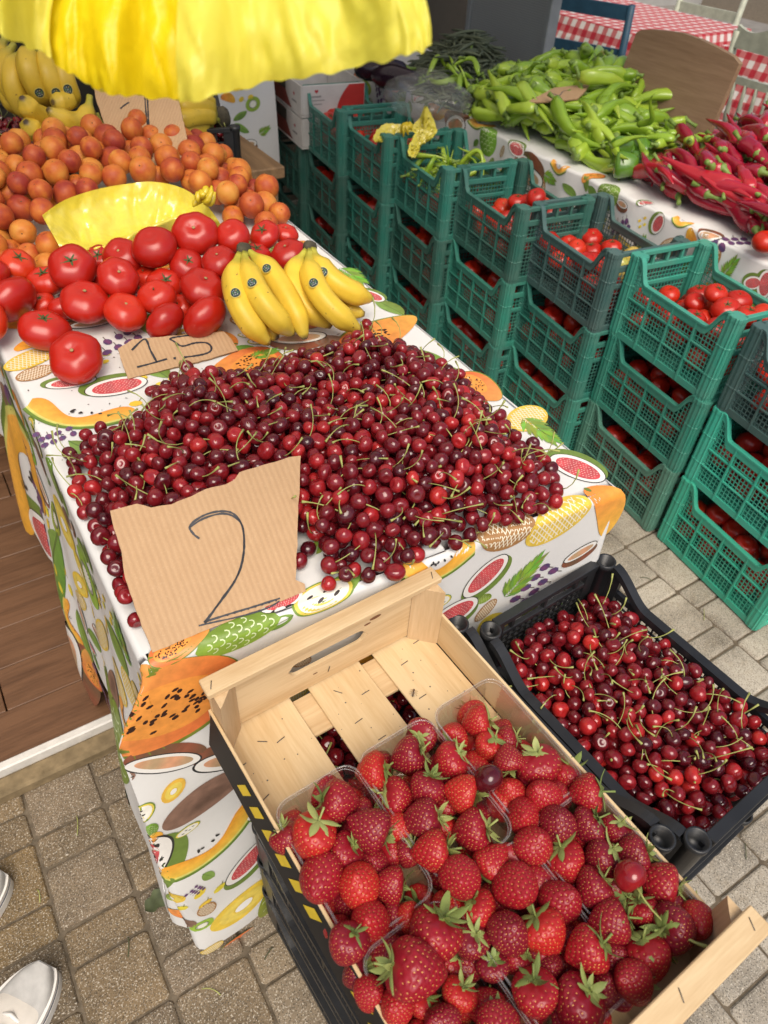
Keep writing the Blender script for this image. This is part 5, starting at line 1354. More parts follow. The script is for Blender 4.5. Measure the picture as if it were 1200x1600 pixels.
def ban_col(t, dull=1.0):
    g = smooth01((t - .80) / .12) * .0; y = np.array([.74, .50, .045]); grn = np.array([.42, .44, .06]); br = np.array([.075, .05, .03])
    k = 1 - smooth01(t / .32); c = y * (1 - k * .9) + grn * k * .9
    k2 = smooth01((t - .955) / .03); c = c * (1 - k2) + br * k2
    k3 = smooth01((t - .86) / .09) * (1 - k2) * .35; c = c * (1 - k3) + np.array([.50, .42, .07]) * k3
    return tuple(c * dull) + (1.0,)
def banana(parent, a, m, b, r, sticker=None, dull=1.0, spin=0.0):
    n = 26; pts = bez(a, m, b, n)
    def rr(i):
        t = i / (n - 1)
        return r * (.34 + .66 * smooth01((t - .05) / .22)) * (1 - .62 * smooth01((t - .80) / .20)) if t < .999 else r * .22
    mb = MB(); k = 15
    v, f = tube(pts, [rr(i) for i in range(n)], k, True, lambda j, i: 1 + .075 * math.cos(5 * 2 * PI * j / k) , spin)
    mb.add(v, f, 0, [ban_col(min(1, (i // k) / (n - 1)), dull) for i in range(len(v))])
    # brown freckles
    o = mb.build('banana', [m_ban], parent)
    if sticker is not None:
        i = int(sticker * (n - 1)); c = np.array(pts[i]); tg = np.array(pts[i + 1]) - np.array(pts[i - 1]); tg /= np.linalg.norm(tg)
        w = P0 - c; w -= w @ tg * tg; w /= np.linalg.norm(w); s = np.cross(tg, w); R = rr(i) * 1.05 + .0005; sb = MB()
        def sp(u, q, lift): a_ = q / R; return tuple(c + tg * u + (w * math.cos(a_) + s * math.sin(a_)) * (R + lift))
        def disc(u0, q0, ra, rb, col, lift, nn=20):
            P = [sp(u0, q0, lift)]
            for fr in (.34, .67, 1): P += [sp(u0 + ra * fr * math.cos(t), q0 + rb * fr * math.sin(t), lift) for t in np.linspace(0, 2 * PI, nn, endpoint=False)]
            F = [(0, 1 + j, 1 + (j + 1) % nn) for j in range(nn)] + [(1 + q * nn + j, 1 + q * nn + (j + 1) % nn, 1 + (q + 1) * nn + (j + 1) % nn, 1 + (q + 1) * nn + j) for q in range(2) for j in range(nn)]
            sb.add(P, F, 0, [(*col, .0)] * len(P))
        k_ = r / .022
        disc(0, 0, .0112 * k_, .0102 * k_, (.62, .50, .12), .0002); disc(0, 0, .0094 * k_, .0086 * k_, (.020, .045, .05), .0005)
        for u_, q_, ra_, rb_, c_ in ((.0042, -.0030, .0016, .0010, (.40, .43, .40)), (.0046, .0008, .0010, .0018, (.36, .40, .38)), (.0040, .0040, .0014, .0009, (.40, .43, .40)), (.0004, -.0042, .0022, .0012, (.10, .24, .10)), (.0002, .0002, .0016, .0022, (.30, .36, .34)), (.0000, .0044, .0020, .0012, (.12, .26, .12)), (-.0042, -.0026, .0010, .0016, (.45, .38, .12)), (-.0046, .0014, .0016, .0009, (.38, .42, .40)), (-.0036, .0046, .0009, .0012, (.2, .3, .4))): disc(u_ * k_, q_ * k_, ra_ * k_, rb_ * k_, c_, .0008, 8)
        sb.build('sticker', [m_stk], o)
    return o
m_crown = simple('banana_crown', (.060, .050, .030), .8, .4, 80)
def crown(parent, p, r, up):
    mb = MB(); v, f = lathe([(0, -.9), (.75, -.7), (1, 0), (.85, .6), (.5, .85), (0, .8)], 10, lambda a, t: 1 + .18 * math.cos(3 * a + 1)); R_ = rot_to(up).to_matrix()
    mb.add([tuple(R_ @ Vector(q) * r + Vector(p)) for q in v], f, 0); mb.build('crown', [m_crown], parent)
def A3(px, py, z): return at(px, py, z)
b1 = empty('banana_bunch', (0, 0, 0), (0, 0, 0), 'bunch of yellow bananas with three stickers lying beside the large smooth tomato', 'bananas', 'banana bunches on the printed cloth')
b2 = empty('banana_bunch', (0, 0, 0), (0, 0, 0), 'bunch of yellow bananas by the table edge over the green crates', 'bananas', 'banana bunches on the printed cloth')
ZB = TZ
banana(b1, A3(374, 398, ZB + .105), A3(371, 466, ZB + .090), A3(421, 537, ZB + .022), .0208, .52); banana(b1, A3(382, 397, ZB + .108), A3(405, 462, ZB + .098), A3(458, 522, ZB + .03), .0208, .44); banana(b1, A3(388, 393, ZB + .105), A3(438, 448, ZB + .085), A3(477, 530, ZB + .022), .0208, .37)
banana(b1, A3(378, 400, ZB + .085), A3(398, 480, ZB + .045), A3(434, 528, ZB + .022), .021)
crown(b1, A3(380, 391, ZB + .108), .0150, imgdir(95, .1))
banana(b2, A3(478, 393, ZB + .105), A3(462, 452, ZB + .075), A3(518, 510, ZB + .022), .0215); banana(b2, A3(484, 393, ZB + .108), A3(500, 460, ZB + .085), A3(563, 516, ZB + .024), .0208, .47); banana(b2, A3(489, 391, ZB + .108), A3(520, 440, ZB + .085), A3(582, 467, ZB + .045), .0215, .40)
banana(b2, A3(487, 396, ZB + .085), A3(515, 462, ZB + .04), A3(570, 491, ZB + .022), .019)
crown(b2, A3(483, 387, ZB + .108), .0140, imgdir(90, .1))
# rear bunches
def ay(px, py, y): return at_y(px, py, y)
b3 = empty('banana_bunch', (0, 0, 0), (0, 0, 0), 'large banana bunch standing behind the apricots on the dark cherry crates', 'bananas')
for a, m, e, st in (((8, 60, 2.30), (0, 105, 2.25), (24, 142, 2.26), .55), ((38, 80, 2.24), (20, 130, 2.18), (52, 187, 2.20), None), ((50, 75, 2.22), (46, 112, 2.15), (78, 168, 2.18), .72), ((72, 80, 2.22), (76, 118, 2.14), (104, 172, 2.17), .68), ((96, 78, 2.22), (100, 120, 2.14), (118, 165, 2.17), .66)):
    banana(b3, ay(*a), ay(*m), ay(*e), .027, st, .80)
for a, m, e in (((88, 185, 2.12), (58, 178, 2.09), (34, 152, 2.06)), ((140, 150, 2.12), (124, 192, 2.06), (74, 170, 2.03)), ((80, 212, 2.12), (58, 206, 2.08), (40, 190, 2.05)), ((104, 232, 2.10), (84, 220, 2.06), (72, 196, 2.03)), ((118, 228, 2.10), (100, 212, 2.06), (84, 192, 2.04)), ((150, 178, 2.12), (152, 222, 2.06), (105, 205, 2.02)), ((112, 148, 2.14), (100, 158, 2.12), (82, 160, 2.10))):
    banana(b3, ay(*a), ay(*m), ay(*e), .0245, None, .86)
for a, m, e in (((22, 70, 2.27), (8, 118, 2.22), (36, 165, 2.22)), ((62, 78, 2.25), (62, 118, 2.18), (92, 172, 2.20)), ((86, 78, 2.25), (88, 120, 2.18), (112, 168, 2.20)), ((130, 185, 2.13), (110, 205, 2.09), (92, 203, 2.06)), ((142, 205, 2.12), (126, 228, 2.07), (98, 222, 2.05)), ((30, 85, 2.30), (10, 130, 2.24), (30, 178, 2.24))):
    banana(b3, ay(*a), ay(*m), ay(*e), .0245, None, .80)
crown(b3, ay(64, 72, 2.24), .04, (0, 0, 1))
b4 = empty('banana_bunch', (0, 0, 0), (0, 0, 0), 'banana bunch lying in the black crate by the rear card', 'bananas')
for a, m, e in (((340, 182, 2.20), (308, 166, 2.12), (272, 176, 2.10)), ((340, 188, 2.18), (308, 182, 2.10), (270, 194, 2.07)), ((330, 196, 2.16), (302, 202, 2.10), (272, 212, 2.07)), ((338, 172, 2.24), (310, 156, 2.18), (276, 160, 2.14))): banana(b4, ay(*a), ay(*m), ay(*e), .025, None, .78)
crown(b4, ay(344, 182, 2.20), .03, (1, 0, .3))
make_crate(BLK, 'black_crate', (.765, 2.30, .735), math.radians(-12), 'black crate of bananas and cherries behind the rear corner of the table', 'black crates behind the apricots', (0, 0, 0))
make_crate(BLK2, 'black_crate', (.22, 2.33, .735), math.radians(-1), 'black crate of dark cherries under the large standing banana bunch', 'black crates behind the apricots', (0, 0, 0))
st_ = empty('crate_stand', (.48, 2.34, 0), (0, 0, 0), 'low dark timber stand carrying the black crates behind the table', 'stand')
b_ = MB(); v, f = cbox(0, 0, .715, 1.04, .50, .035, .004); b_.add(v, f, 0, smooth=False); b_.build('top_board', [m_tbl], st_)
for a in (-1, 1):
    for c in (-1, 1): b_ = MB(); v, f = cbox(a * .48, c * .21, .374, .045, .045, .645, .003); b_.add(v, f, 0, smooth=False); b_.build('leg', [m_tbl], st_)

# ------------------------------------------------------------------ cardboard price cards
def card_mat():
    m, N, L, b = nmat('corrugated_card'); tc = N.new('ShaderNodeTexCoord'); w = N.new('ShaderNodeTexWave'); w.inputs['Scale'].default_value = 42; w.inputs['Distortion'].default_value = .6; w.inputs['Detail'].default_value = 1
    L.new(tc.outputs['UV'], w.inputs['Vector']); n = tex_noise(N, L, 40, 5, .7); n2 = tex_noise(N, L, 500, 2)
    c = mixc(N, L, (.42, .265, .145), (.52, .345, .20), n.outputs['Fac']); c = mixc(N, L, c, (.36, .22, .115), math_n(N, L, 'MULTIPLY', w.outputs['Fac'], .28)); c = mixc(N, L, c, (.60, .44, .28), ramp_fac(N, L, n2.outputs['Fac'], .55, .75, .3))
    L.new(c, b.inputs['Base Color']); b.inputs['Roughness'].default_value = .85; b.inputs['Specular IOR Level'].default_value = .2; bump(N, L, b, w.outputs['Fac'], .35, .0015); return m
m_card = card_mat(); m_edge = simple('card_edge', (.30, .18, .09), .9, .3, 200); m_pen = simple('marker_ink', (.018, .020, .028), .5, .3, 80); m_pen2 = simple('marker_blue_grey', (.05, .06, .085), .5, .3, 80)
class Plane:
    def __init__(s, o, a, b): s.o = np.array(o); s.u = np.array(a) - s.o; s.v = np.array(b) - s.o; n = np.cross(s.u, s.v); s.n = n / np.linalg.norm(n); s.n *= np.sign(s.n @ (P0 - s.o)); s.ux = s.u / np.linalg.norm(s.u); s.uy = np.cross(s.n, s.ux)
    def hit(s, px, py): r = ray(px, py); return P0 + r * ((s.o - P0) @ s.n) / (r @ s.n)
def card(name, label, pl, outline, group, bowed=0.0, thick=.004, strokes=(), part='marker_number'):
    P = [pl.hit(*p) for p in outline]; dn = []
    for i in range(len(P)):                       # torn, slightly ragged edge
        a, b = P[i], P[(i + 1) % len(P)]; k = max(1, int(np.linalg.norm(b - a) / .008))
        for j in range(k): q = a + (b - a) * j / k; dn.append(q + (pl.ux * random.uniform(-1, 1) + pl.uy * random.uniform(-1, 1)) * .0007 * (j > 0))
    org = np.mean(dn, axis=0); me_b = bmesh.new(); n = len(dn)
    top = [me_b.verts.new(tuple(q - org)) for q in dn]; bot = [me_b.verts.new(tuple(q - org - pl.n * thick)) for q in dn]
    f1 = me_b.faces.new(top); f2 = me_b.faces.new(bot[::-1]); f2.material_index = 0
    for i in range(n): f = me_b.faces.new((top[i], bot[i], bot[(i + 1) % n], top[(i + 1) % n])); f.material_index = 1
    uv = me_b.loops.layers.uv.new('uv')
    for f in me_b.faces:
        for l in f.loops: q = np.array(l.vert.co); l[uv].uv = (q @ pl.ux, q @ pl.uy)
    me = bpy.data.meshes.new(name); me_b.to_mesh(me); me_b.free(); me.materials.append(m_card); me.materials.append(m_edge)
    o = link(name, me, None, org); tag(o, label, 'price card', group)
    if strokes:
        mb = MB()
        for wd, mt, pts in strokes:
            q = [pl.hit(*p) - org + pl.n * (.0006 + .0002 * mt) for p in pts]; d = []
            for i in range(len(q) - 1):
                k = 6
                for j in range(k):
                    t = j / k; p0, p1, p2, p3 = q[max(0, i - 1)], q[i], q[i + 1], q[min(len(q) - 1, i + 2)]
                    d.append(.5 * ((2 * p1) + (p2 - p0) * t + (2 * p0 - 5 * p1 + 4 * p2 - p3) * t * t + (3 * p1 - p0 - 3 * p2 + p3) * t ** 3))
            d.append(q[-1]); vs, fs = [], []
            for i, p in enumerate(d):
                tg = d[min(i + 1, len(d) - 1)] - d[max(0, i - 1)]; tg /= np.linalg.norm(tg) + 1e-9; s = np.cross(pl.n, tg) * wd / 2 * (.75 + .5 * random.random()); vs += [p + s, p - s]
            fs = [(2 * i, 2 * i + 1, 2 * i + 3, 2 * i + 2) for i in range(len(d) - 1)]; mb.add(vs, fs, mt, smooth=False)
        mb.build(part, [m_pen, m_pen2], o)
    return o
def sc(pts, k, ox, oy): return [(ox + x / k, oy + y / k) for x, y in pts]
CG = 'cardboard price cards'
pl = Plane(at(238, 1019, .803), at(478, 923, .803), at(170, 800, .905))
two = [(748, 580), (725, 562), (712, 532), (760, 495), (820, 478), (872, 485), (905, 525), (916, 590), (910, 655), (890, 720), (850, 785), (800, 850), (765, 895)]
two_b = [(708, 535), (760, 502), (830, 484), (880, 500), (908, 545), (906, 660), (876, 735), (830, 800), (790, 860), (765, 897)]
two_c = [(765, 895), (850, 868), (950, 838), (1050, 806)]; two_d = [(745, 903), (800, 890), (900, 868), (1000, 838), (1048, 810)]
dots = [[(x, 868 - (x - 850) * .30), (x + 6, 866 - (x - 850) * .30)] for x in range(850, 1040, 26)]
card('price_card', 'large corrugated card with a handwritten 2 standing against the cherries', pl, [(238, 1020), (300, 994), (360, 970), (420, 946), (478, 924), (476, 912), (462, 906), (464, 860), (466, 800), (470, 712), (452, 714), (420, 724), (385, 734), (374, 738), (366, 750), (352, 757), (322, 764), (300, 775), (268, 788), (236, 793), (214, 787), (172, 798), (178, 826), (190, 862), (196, 905), (214, 958)], CG, 0, .0045,
     [(.0025, 0, sc(two, 2.4, 0, 600)), (.0023, 0, sc(two_b, 2.4, 1.6, 601)), (.0024, 0, sc(two_c, 2.4, 0, 599)), (.0020, 0, sc(two_d, 2.4, 0, 601.5))] + [(.0020, 0, sc(d, 2.4, 0, 600)) for d in dots])
# a crease down the card and a folded corner tab
pl2 = Plane(at(200, 592, .804), at(372, 551, .804), at(207, 530, .832))
card('price_card', 'small cardboard card reading 1.5 propped flat in front of the tomatoes', pl2, [(184, 545), (207, 530), (240, 527), (300, 522), (350, 518), (362, 530), (372, 547), (330, 560), (260, 577), (200, 592), (192, 570)], CG, 0, .004,
     [(.0034, 0, sc([(412, 495), (452, 460), (470, 495), (490, 532)], 2, 0, 300)), (.0034, 0, sc([(428, 548), (470, 537), (522, 522)], 2, 0, 300)), (.0050, 0, sc([(542, 521), (546, 520), (550, 520)], 2, 0, 300)), (.0034, 0, sc([(612, 447), (575, 450), (533, 458), (545, 468), (570, 482), (610, 472), (645, 472), (660, 485), (655, 500), (625, 510), (575, 517)], 2, 0, 300))])
pl3 = Plane(at(178, 238, .895), at(300, 252, .895), at_y(150, 150, 2.07))
card('price_card', 'tall cardboard card with a pen stroke standing in the apricots', pl3, [(180, 240), (240, 262), (300, 250), (290, 205), (280, 160), (272, 120), (210, 118), (146, 130), (150, 155), (165, 200)], CG, 0, .004,
     [(.0034, 0, [(226, 120), (227, 160), (230, 190), (238, 236)]), (.0034, 0, [(229, 120), (231, 165), (233, 195), (240, 238)]), (.005, 0, [(188, 170), (194, 165), (202, 160)]), (.002, 1, [(280, 250), (286, 246), (296, 252)])], 'marker_stroke')
pl4 = Plane(at(822, 160, .845), at(905, 153, .86), at(866, 137, .86))
card('price_card', 'grey brown card with a faint pen mark lying on the long green peppers', pl4, [(822, 160), (866, 137), (922, 131), (914, 143), (903, 154), (870, 158)], CG, 0, .004, [(.003, 1, [(862, 146), (874, 149), (880, 143), (892, 141)])], 'marker_stroke')
# ------------------------------------------------------------------ yellow bags
m_bag = film_mat('yellow_film', (.97, .84, .11), .24, .12, .2, 34)
m_bag2 = film_mat('yellow_film_hanging', (1.0, .93, .13), .40, .03, .4, 18, .06)
m_bag4 = film_mat('yellow_film_back', (1.0, .93, .16), .35, .03, .4, 14)
m_bag3 = film_mat('yellow_film_deep', (1.0, .80, .012), .38, .03, .4, 18)
m_knot_y = film_mat('yellow_knot', (.85, .66, .03), .3, .08, .3, 60)
# open bag on the table: a back wall, a floor and a front lip, all one crumpled film
def spl(P, n):
    P = [np.array(p, float) for p in P]; m = len(P) - 1; out = []
    for i in range(n):
        u = i / (n - 1) * m; k = min(int(u), m - 1); t = u - k; p0, p1, p2, p3 = (P[min(max(k + q, 0), m)] for q in (-1, 0, 1, 2))
        out.append(.5 * ((2 * p1) + (p2 - p0) * t + (2 * p0 - 5 * p1 + 4 * p2 - p3) * t * t + (3 * p1 - p0 - 3 * p2 + p3) * t ** 3))
    return np.array(out)
def closed_spline(P, n):
    m = len(P); out = []
    for i in range(n):
        u = i / n * m; k = int(u); t = u - k; p0, p1, p2, p3 = (P[(k + q) % m] for q in (-1, 0, 1, 2))
        out.append(.5 * ((2 * p1) + (p2 - p0) * t + (2 * p0 - 5 * p1 + 4 * p2 - p3) * t * t + (3 * p1 - p0 - 3 * p2 + p3) * t ** 3))
    return np.array(out)
NB = 90
rows_ = [[(66, 336, .916), (100, 313, .917), (150, 296, .916), (200, 287, .914), (240, 284, .913), (285, 294, .914), (322, 320, .914), (346, 352, .912)],      # back rim
         [(68, 341, .910), (106, 330, .892), (150, 322, .884), (200, 316, .880), (244, 312, .880), (286, 316, .886), (320, 334, .896), (344, 353, .906)],
         [(74, 352, .905), (112, 356, .872), (150, 352, .862), (200, 346, .855), (244, 340, .855), (284, 336, .865), (318, 342, .885), (342, 354, .898)],      # floor at the back
         [(82, 366, .890), (120, 378, .856), (158, 378, .848), (205, 366, .846), (246, 354, .848), (284, 345, .862), (314, 345, .885), (341, 355, .893)],      # floor at the front
         [(90, 380, .884), (124, 388, .878), (160, 384, .884), (208, 364, .892), (248, 347, .900), (284, 337, .905), (316, 342, .900), (341, 355, .892)],      # front lip
         [(94, 389, .874), (126, 395, .866), (164, 396, .866), (212, 380, .872), (250, 364, .878), (286, 352, .884), (318, 350, .884), (341, 357, .884)],
         [(98, 396, .852), (130, 402, .846), (170, 406, .842), (216, 394, .842), (254, 382, .846), (290, 370, .850), (320, 362, .858), (342, 360, .870)]]     # outside of the front wall
cb = at(205, 362, TZ + .05); C_ = np.array([spl([at(*p) for p in r], NB) for r in rows_]); G = []
for i in range(NB): G.append(spl(C_[:, i], 37))
G = np.array(G); vs = []
for i in range(NB):
    for j in range(37):
        p = G[i, j]; v = P0 - p; v /= np.linalg.norm(v); k = min(1, j / 4, ) * min(1, (i + 1) / 8, (NB - i) / 8)
        u = i / NB; fold = abs(mnoise.noise(Vector((u * 13 + j * .05, j * .045, 2.0)))) - .22; cr = abs(mnoise.noise(Vector(p * 26))) - .2; fine = mnoise.noise(Vector(p * 75))
        vs.append(p + v * (.026 * fold + .014 * cr + .004 * fine) * (.3 + .7 * k) - cb)
t = empty('plastic_bag', cb, (0, 0, 0), 'open yellow plastic bag lying between the apricots and the tomatoes', 'plastic bag')
mb = MB(); mb.add(vs, [(i * 37 + j, i * 37 + j + 1, (i + 1) * 37 + j + 1, (i + 1) * 37 + j) for i in range(NB - 1) for j in range(36)], 0); mb.build('bag_film', [m_bag], t)
mb = MB(); kc = at(318, 308, .945) - cb
for j in range(9):
    a = j * .7; mb.add(*tube(bez(kc, kc + np.array([.012 * math.cos(a), .012 * math.sin(a), .010 * math.sin(a * 2)]), kc + np.array([.024 * math.cos(a + .4), .020 * math.sin(a + .4), .016 * math.cos(a * 1.3)]), 7), [.006, .007, .008, .008, .007, .005, .002], 7), 0)
mb.build('knot', [m_knot_y], t)
# bundle of bags hanging from the unseen awning's bar, close to the viewer
hem = [(-60, 20), (-25, 42), (0, 55), (40, 70), (70, 84), (92, 104), (115, 122), (142, 140), (172, 149), (205, 152), (245, 158), (285, 160), (325, 152), (370, 141), (420, 130), (470, 121), (520, 113), (570, 103), (620, 90), (655, 80), (674, 72)]
def hem_at(u): 
    x = u * (len(hem) - 1); k = min(int(x), len(hem) - 2); t_ = x - k; a, b = np.array(hem[k], float), np.array(hem[k + 1], float); return a + (b - a) * t_
NU, NV = 110, 40
hang = empty('plastic_bag', at_depth(330, -520, .47), (0, 0, 0), 'bright yellow bag bundle hanging close above the stall', 'plastic bag'); ho = np.array(hang.location)
def sheet(dep, col_mat, name, u0, u1, up0, seed, lift=0.0):
    r_ = random.Random(seed); ph = [r_.uniform(0, 6) for _ in range(6)]; vs = []
    for iu in range(NU + 1):
        u = u0 + (u1 - u0) * iu / NU; hx, hy = hem_at(u)
        hy -= lift; hy += 2.0 * math.sin(u * 150 + ph[0]) + 1.6 * math.sin(u * 83 + ph[1])
        d = dep + .012 * math.sin(u * 16 + ph[2]) + .005 * math.sin(u * 43 + ph[3]) - .03 * (2 * u - 1) ** 2
        b = at_depth(hx, hy, d)
        for iv in range(NV + 1):
            v = iv / NV; k = 1 - .62 * smooth01(v * 1.1)
            cen = np.array([ho[0], ho[1]]); xy = cen + (b[:2] - cen) * k
            z = b[2] + v * (ho[2] - b[2]); nq = mnoise.noise(Vector((u * 22 + seed, v * 9 + u * 12, seed))); nq2 = mnoise.noise(Vector((u * 60, v * 26, seed + 5)))
            f_ = .006 * math.sin(u * 60 + v * 5 + ph[4]) * v + .0030 * math.sin(u * 34 + v * 11 + ph[5])
            f_ += .010 * (abs(nq) - .2) + .003 * nq2; f_ += -.05 * v * (u - .5) if name == 'front_film' else 0; n = np.array([-RC[0, 2], -RC[1, 2]]); vs.append(np.array([xy[0] + n[0] * f_, xy[1] + n[1] * f_, z]) - ho)
    fs = [(i * (NV + 1) + j, (i + 1) * (NV + 1) + j, (i + 1) * (NV + 1) + j + 1, i * (NV + 1) + j + 1) for i in range(NU) for j in range(NV)]
    mb = MB(); mb.add(vs, fs, 0); mb.build(name, [col_mat], hang)
sheet(.43, m_bag2, 'front_film', .545, 1.0, 0, 3)
sheet(.455, m_bag3, 'middle_film', .13, .66, 0, 5, 3)
sheet(.44, m_bag2, 'side_film', .0, .22, 0, 7, 0)
sheet(.485, m_bag4, 'back_film', .02, .985, 0, 4, 6)
m_rope = simple('rope', (.5, .45, .35), .8, .2, 90)
mb = MB(); mb.add(*tube([(0, 0, -.01), (0, 0, 2.42 - ho[2])], .004, 8), 0); mb.build('hanging_cord', [m_rope], hang)

# unseen awning added above the frame to shade the stall
m_canvas = film_mat('awning_canvas', (.84, .81, .75), .48, .02, .5, 3)
aw = empty('awning', (.4, 3.05, 2.45), (0, 0, 0), 'unseen pale canvas awning on a steel frame, added to shade the stall', 'awning')
mb = MB(); vs = [(x, y, .06 * math.cos(x * 2.1) + .12 * (y + 2.0) / 4) for x in np.linspace(-3.2, 2.2, 28) for y in np.linspace(-2.0, 2.0, 14)]
mb.add(vs, [(i * 14 + j, i * 14 + 14 + j, i * 14 + 15 + j, i * 14 + j + 1) for i in range(27) for j in range(13)], 0); mb.build('canvas', [m_canvas], aw)
m_steel = simple('galvanised_steel', (.35, .35, .36), .4, .15, 30, metal=.8)
mb = MB(); mb.add(*tube([(-3.2, -2.02, -.05), (2.2, -2.02, -.05)], .02, 10), 0); mb.build('front_bar', [m_steel], aw)
for x in (-3.15, 2.15): mb = MB(); mb.add(*tube([(x, -2.02, -2.45), (x, -2.02, -.05)], .025, 10), 0); mb.build('post', [m_steel], aw)

# ------------------------------------------------------------------ peppers
m_pep = fruit_skin('green_pepper_skin', [(0, (.13, .25, .018)), (.4, (.24, .39, .028)), (.75, (.35, .49, .045)), (1, (.45, .54, .075))], .28, 3.2, .4, .15)
m_bell = fruit_skin('small_bell_skin', [(0, (.05, .14, .014)), (.5, (.10, .22, .02)), (1, (.20, .33, .03))], .22, 1.4, .4, .3)
m_red = fruit_skin('red_pepper_skin', [(0, (.20, .006, .020)), (.5, (.33, .009, .028)), (.9, (.42, .015, .022)), (1, (.50, .025, .012))], .24, 3, .4, .2)
m_pstem = simple('pepper_stem', (.16, .25, .045), .55, .3, 50)
def long_pepper(seed, mat, fat=.108, taper=.12, bend=.16, curl=0.0):
    r_ = random.Random(seed); n = 18; ph = r_.uniform(0, 6); b1, b2 = r_.uniform(-bend, bend), r_.uniform(-bend, bend)
    pts = [(.5 - i / (n - 1) + 0, b1 * math.sin(i / (n - 1) * PI) + curl * math.sin(i / (n - 1) * 5 + ph) * .2, b2 * math.sin(i / (n - 1) * PI * 1.3) * .6) for i in range(n)]
    rad = []
    for i in range(n):
        t = i / (n - 1); rad.append(fat * (.62 + .38 * smooth01(t / .12)) * (1 - .93 * t ** (1.1 + taper)) * (1 + .05 * math.sin(t * 19 + ph)) if t < 1 else .008)
    mb = MB(); v, f = tube(pts, rad, 14, True, lambda j, i: 1 + .11 * math.cos(3 * 2 * PI * j / 14 + ph + i * .05) + .05 * math.sin(5 * 2 * PI * j / 14 + i * .5) + .04 * math.sin(i * 1.9 + j)); mb.add(v, f, 0)
    body = mb.mesh('pepper_body', [mat]); mb = MB(); p = np.array(pts[0]); q = np.array([r_.uniform(.10, .2), r_.uniform(-.10, .10), r_.uniform(-.02, .10)])
    mb.add(*tube([p - np.array([.010, 0, 0]), p + np.array([.012, 0, 0]), p + np.array([.02, 0, 0]), p + q * .5, p + q], [fat * .60, fat * .56, .034, .024, .034], 10), 0); return body, mb.mesh('pepper_stem', [m_pstem])
def bell_pepper(seed):
    r_ = random.Random(seed); ph = r_.uniform(0, 6); prof = [(0, -1.05), (.35, -1.10), (.62, -.98), (.80, -.65), (.92, -.1), (1.0, .35), (.92, .66), (.62, .80), (.30, .70), (0, .62)]
    mb = MB(); v, f = lathe(prof, 28, lambda a, t: 1 + .13 * abs(math.cos(1.5 * a + ph)) - .06 + .03 * math.cos(a)); mb.add(v, f, 0); body = mb.mesh('bell_body', [m_bell])
    mb = MB(); mb.add(*tube([(0, 0, .60), (0, 0, .72), (.05, .03, .95), (.14, .08, 1.25)], [.30, .12, .085, .11], 10), 0); return body, mb.mesh('bell_stem', [m_pstem])
LP = [long_pepper(i, m_pep) for i in range(7)]; RP = [long_pepper(i + 30, m_red, .108, .35, .10) for i in range(7)]; BP = [bell_pepper(i) for i in range(4)]; CP = [long_pepper(i + 60, m_pep, .075, .4, .5, 1.0) for i in range(5)]
def put_pepper(kind, name, p, size, yaw, pitch, roll, label, cat, group):
    b, s = random.choice(kind); o = link(name, b, None, p); o.scale = (size,) * 3; o.rotation_euler = (roll, pitch, yaw); link('stem', s, o); return tag(o, label, cat, group)
def heap_pts(px_poly, zpl, spacing, prof):
    poly = [tuple(at(x, y, zpl)[:2]) for x, y in px_poly]; out = []; xs = [p[0] for p in poly]; ys = [p[1] for p in poly]
    y = min(ys)
    while y < max(ys):
        x = min(xs)
        while x < max(xs):
            a, b = x + random.uniform(-.4, .4) * spacing, y + random.uniform(-.4, .4) * spacing
            if in_poly(a, b, poly): out.append((a, b, prof(a, b, edge_dist(a, b, poly))))
            x += spacing
        y += spacing
    return out
GP = [(690, 175), (720, 150), (770, 138), (840, 122), (940, 130), (1000, 170), (1030, 210), (960, 245), (900, 238), (860, 225), (760, 190)]
def gz(x, y, e): return PEP_Z + .020 + .075 * smooth01(e / .16) + .070 * smooth01((x - 2.0) / .35)
for (x, y, z) in heap_pts(GP, PEP_Z + .06, .056, gz):
    for k in range(2):
        zz = z - k * .045 + random.uniform(-.01, .02)
        if zz < PEP_Z + .018 or x < PEP_X + .045: continue
        put_pepper(LP, 'green_pepper', (x + random.uniform(-.02, .02), y + random.uniform(-.02, .02), zz), random.uniform(.19, .26), (PI / 2 if x < PEP_X + .13 else 0) + random.choice([0, PI]) + random.uniform(-1, 1) * (.35 if x < PEP_X + .13 else 1.2), random.uniform(-.35, .35), random.uniform(0, 6), 'long pale green pepper in the heap on the fruit print cloth', 'pepper', 'long green peppers on the table')
for px, py, z, a in ((940, 118, .87, 2.0), (832, 112, .875, 1.2), (1018, 176, .89, .5)):
    p = at(px, py, z); put_pepper(CP, 'green_pepper', p, .15, .6 + a, .75, .3, {940: 'long green pepper pointing up beside the brown board', 832: 'green pepper tip sticking up in front of the grey panel', 1018: 'pale green pepper tip rising against the brown board'}[px], 'pepper', None)
BPX = [(930, 262), (905, 244), (950, 238), (990, 232), (1040, 236), (1000, 256), (975, 272)]
for (x, y, z) in heap_pts(BPX, PEP_Z + .05, .062, lambda x, y, e: PEP_Z + .035 + .07 * smooth01(e / .1) + .05 * smooth01((x - 2.0) / .3)):
    for k in range(2):
        zz = z - k * .05
        if zz < PEP_Z + .03 or x < PEP_X + .045: continue
        b, s = random.choice(BP); o = link('bell_pepper', b, None, (x + random.uniform(-.015, .015), y + random.uniform(-.015, .015), zz)); o.scale = (random.uniform(.032, .042),) * 3; o.rotation_euler = rot_to(rdir(-.6, .9), random.uniform(0, 6)); link('stem', s, o)
        tag(o, 'small shiny green bell pepper between the long green and the red peppers', 'pepper', 'small green bell peppers on the table')
RPX = [(960, 292), (985, 262), (1050, 245), (1110, 225), (1200, 205), (1290, 200), (1330, 330), (1260, 400), (1200, 385), (1130, 350), (1060, 325)]
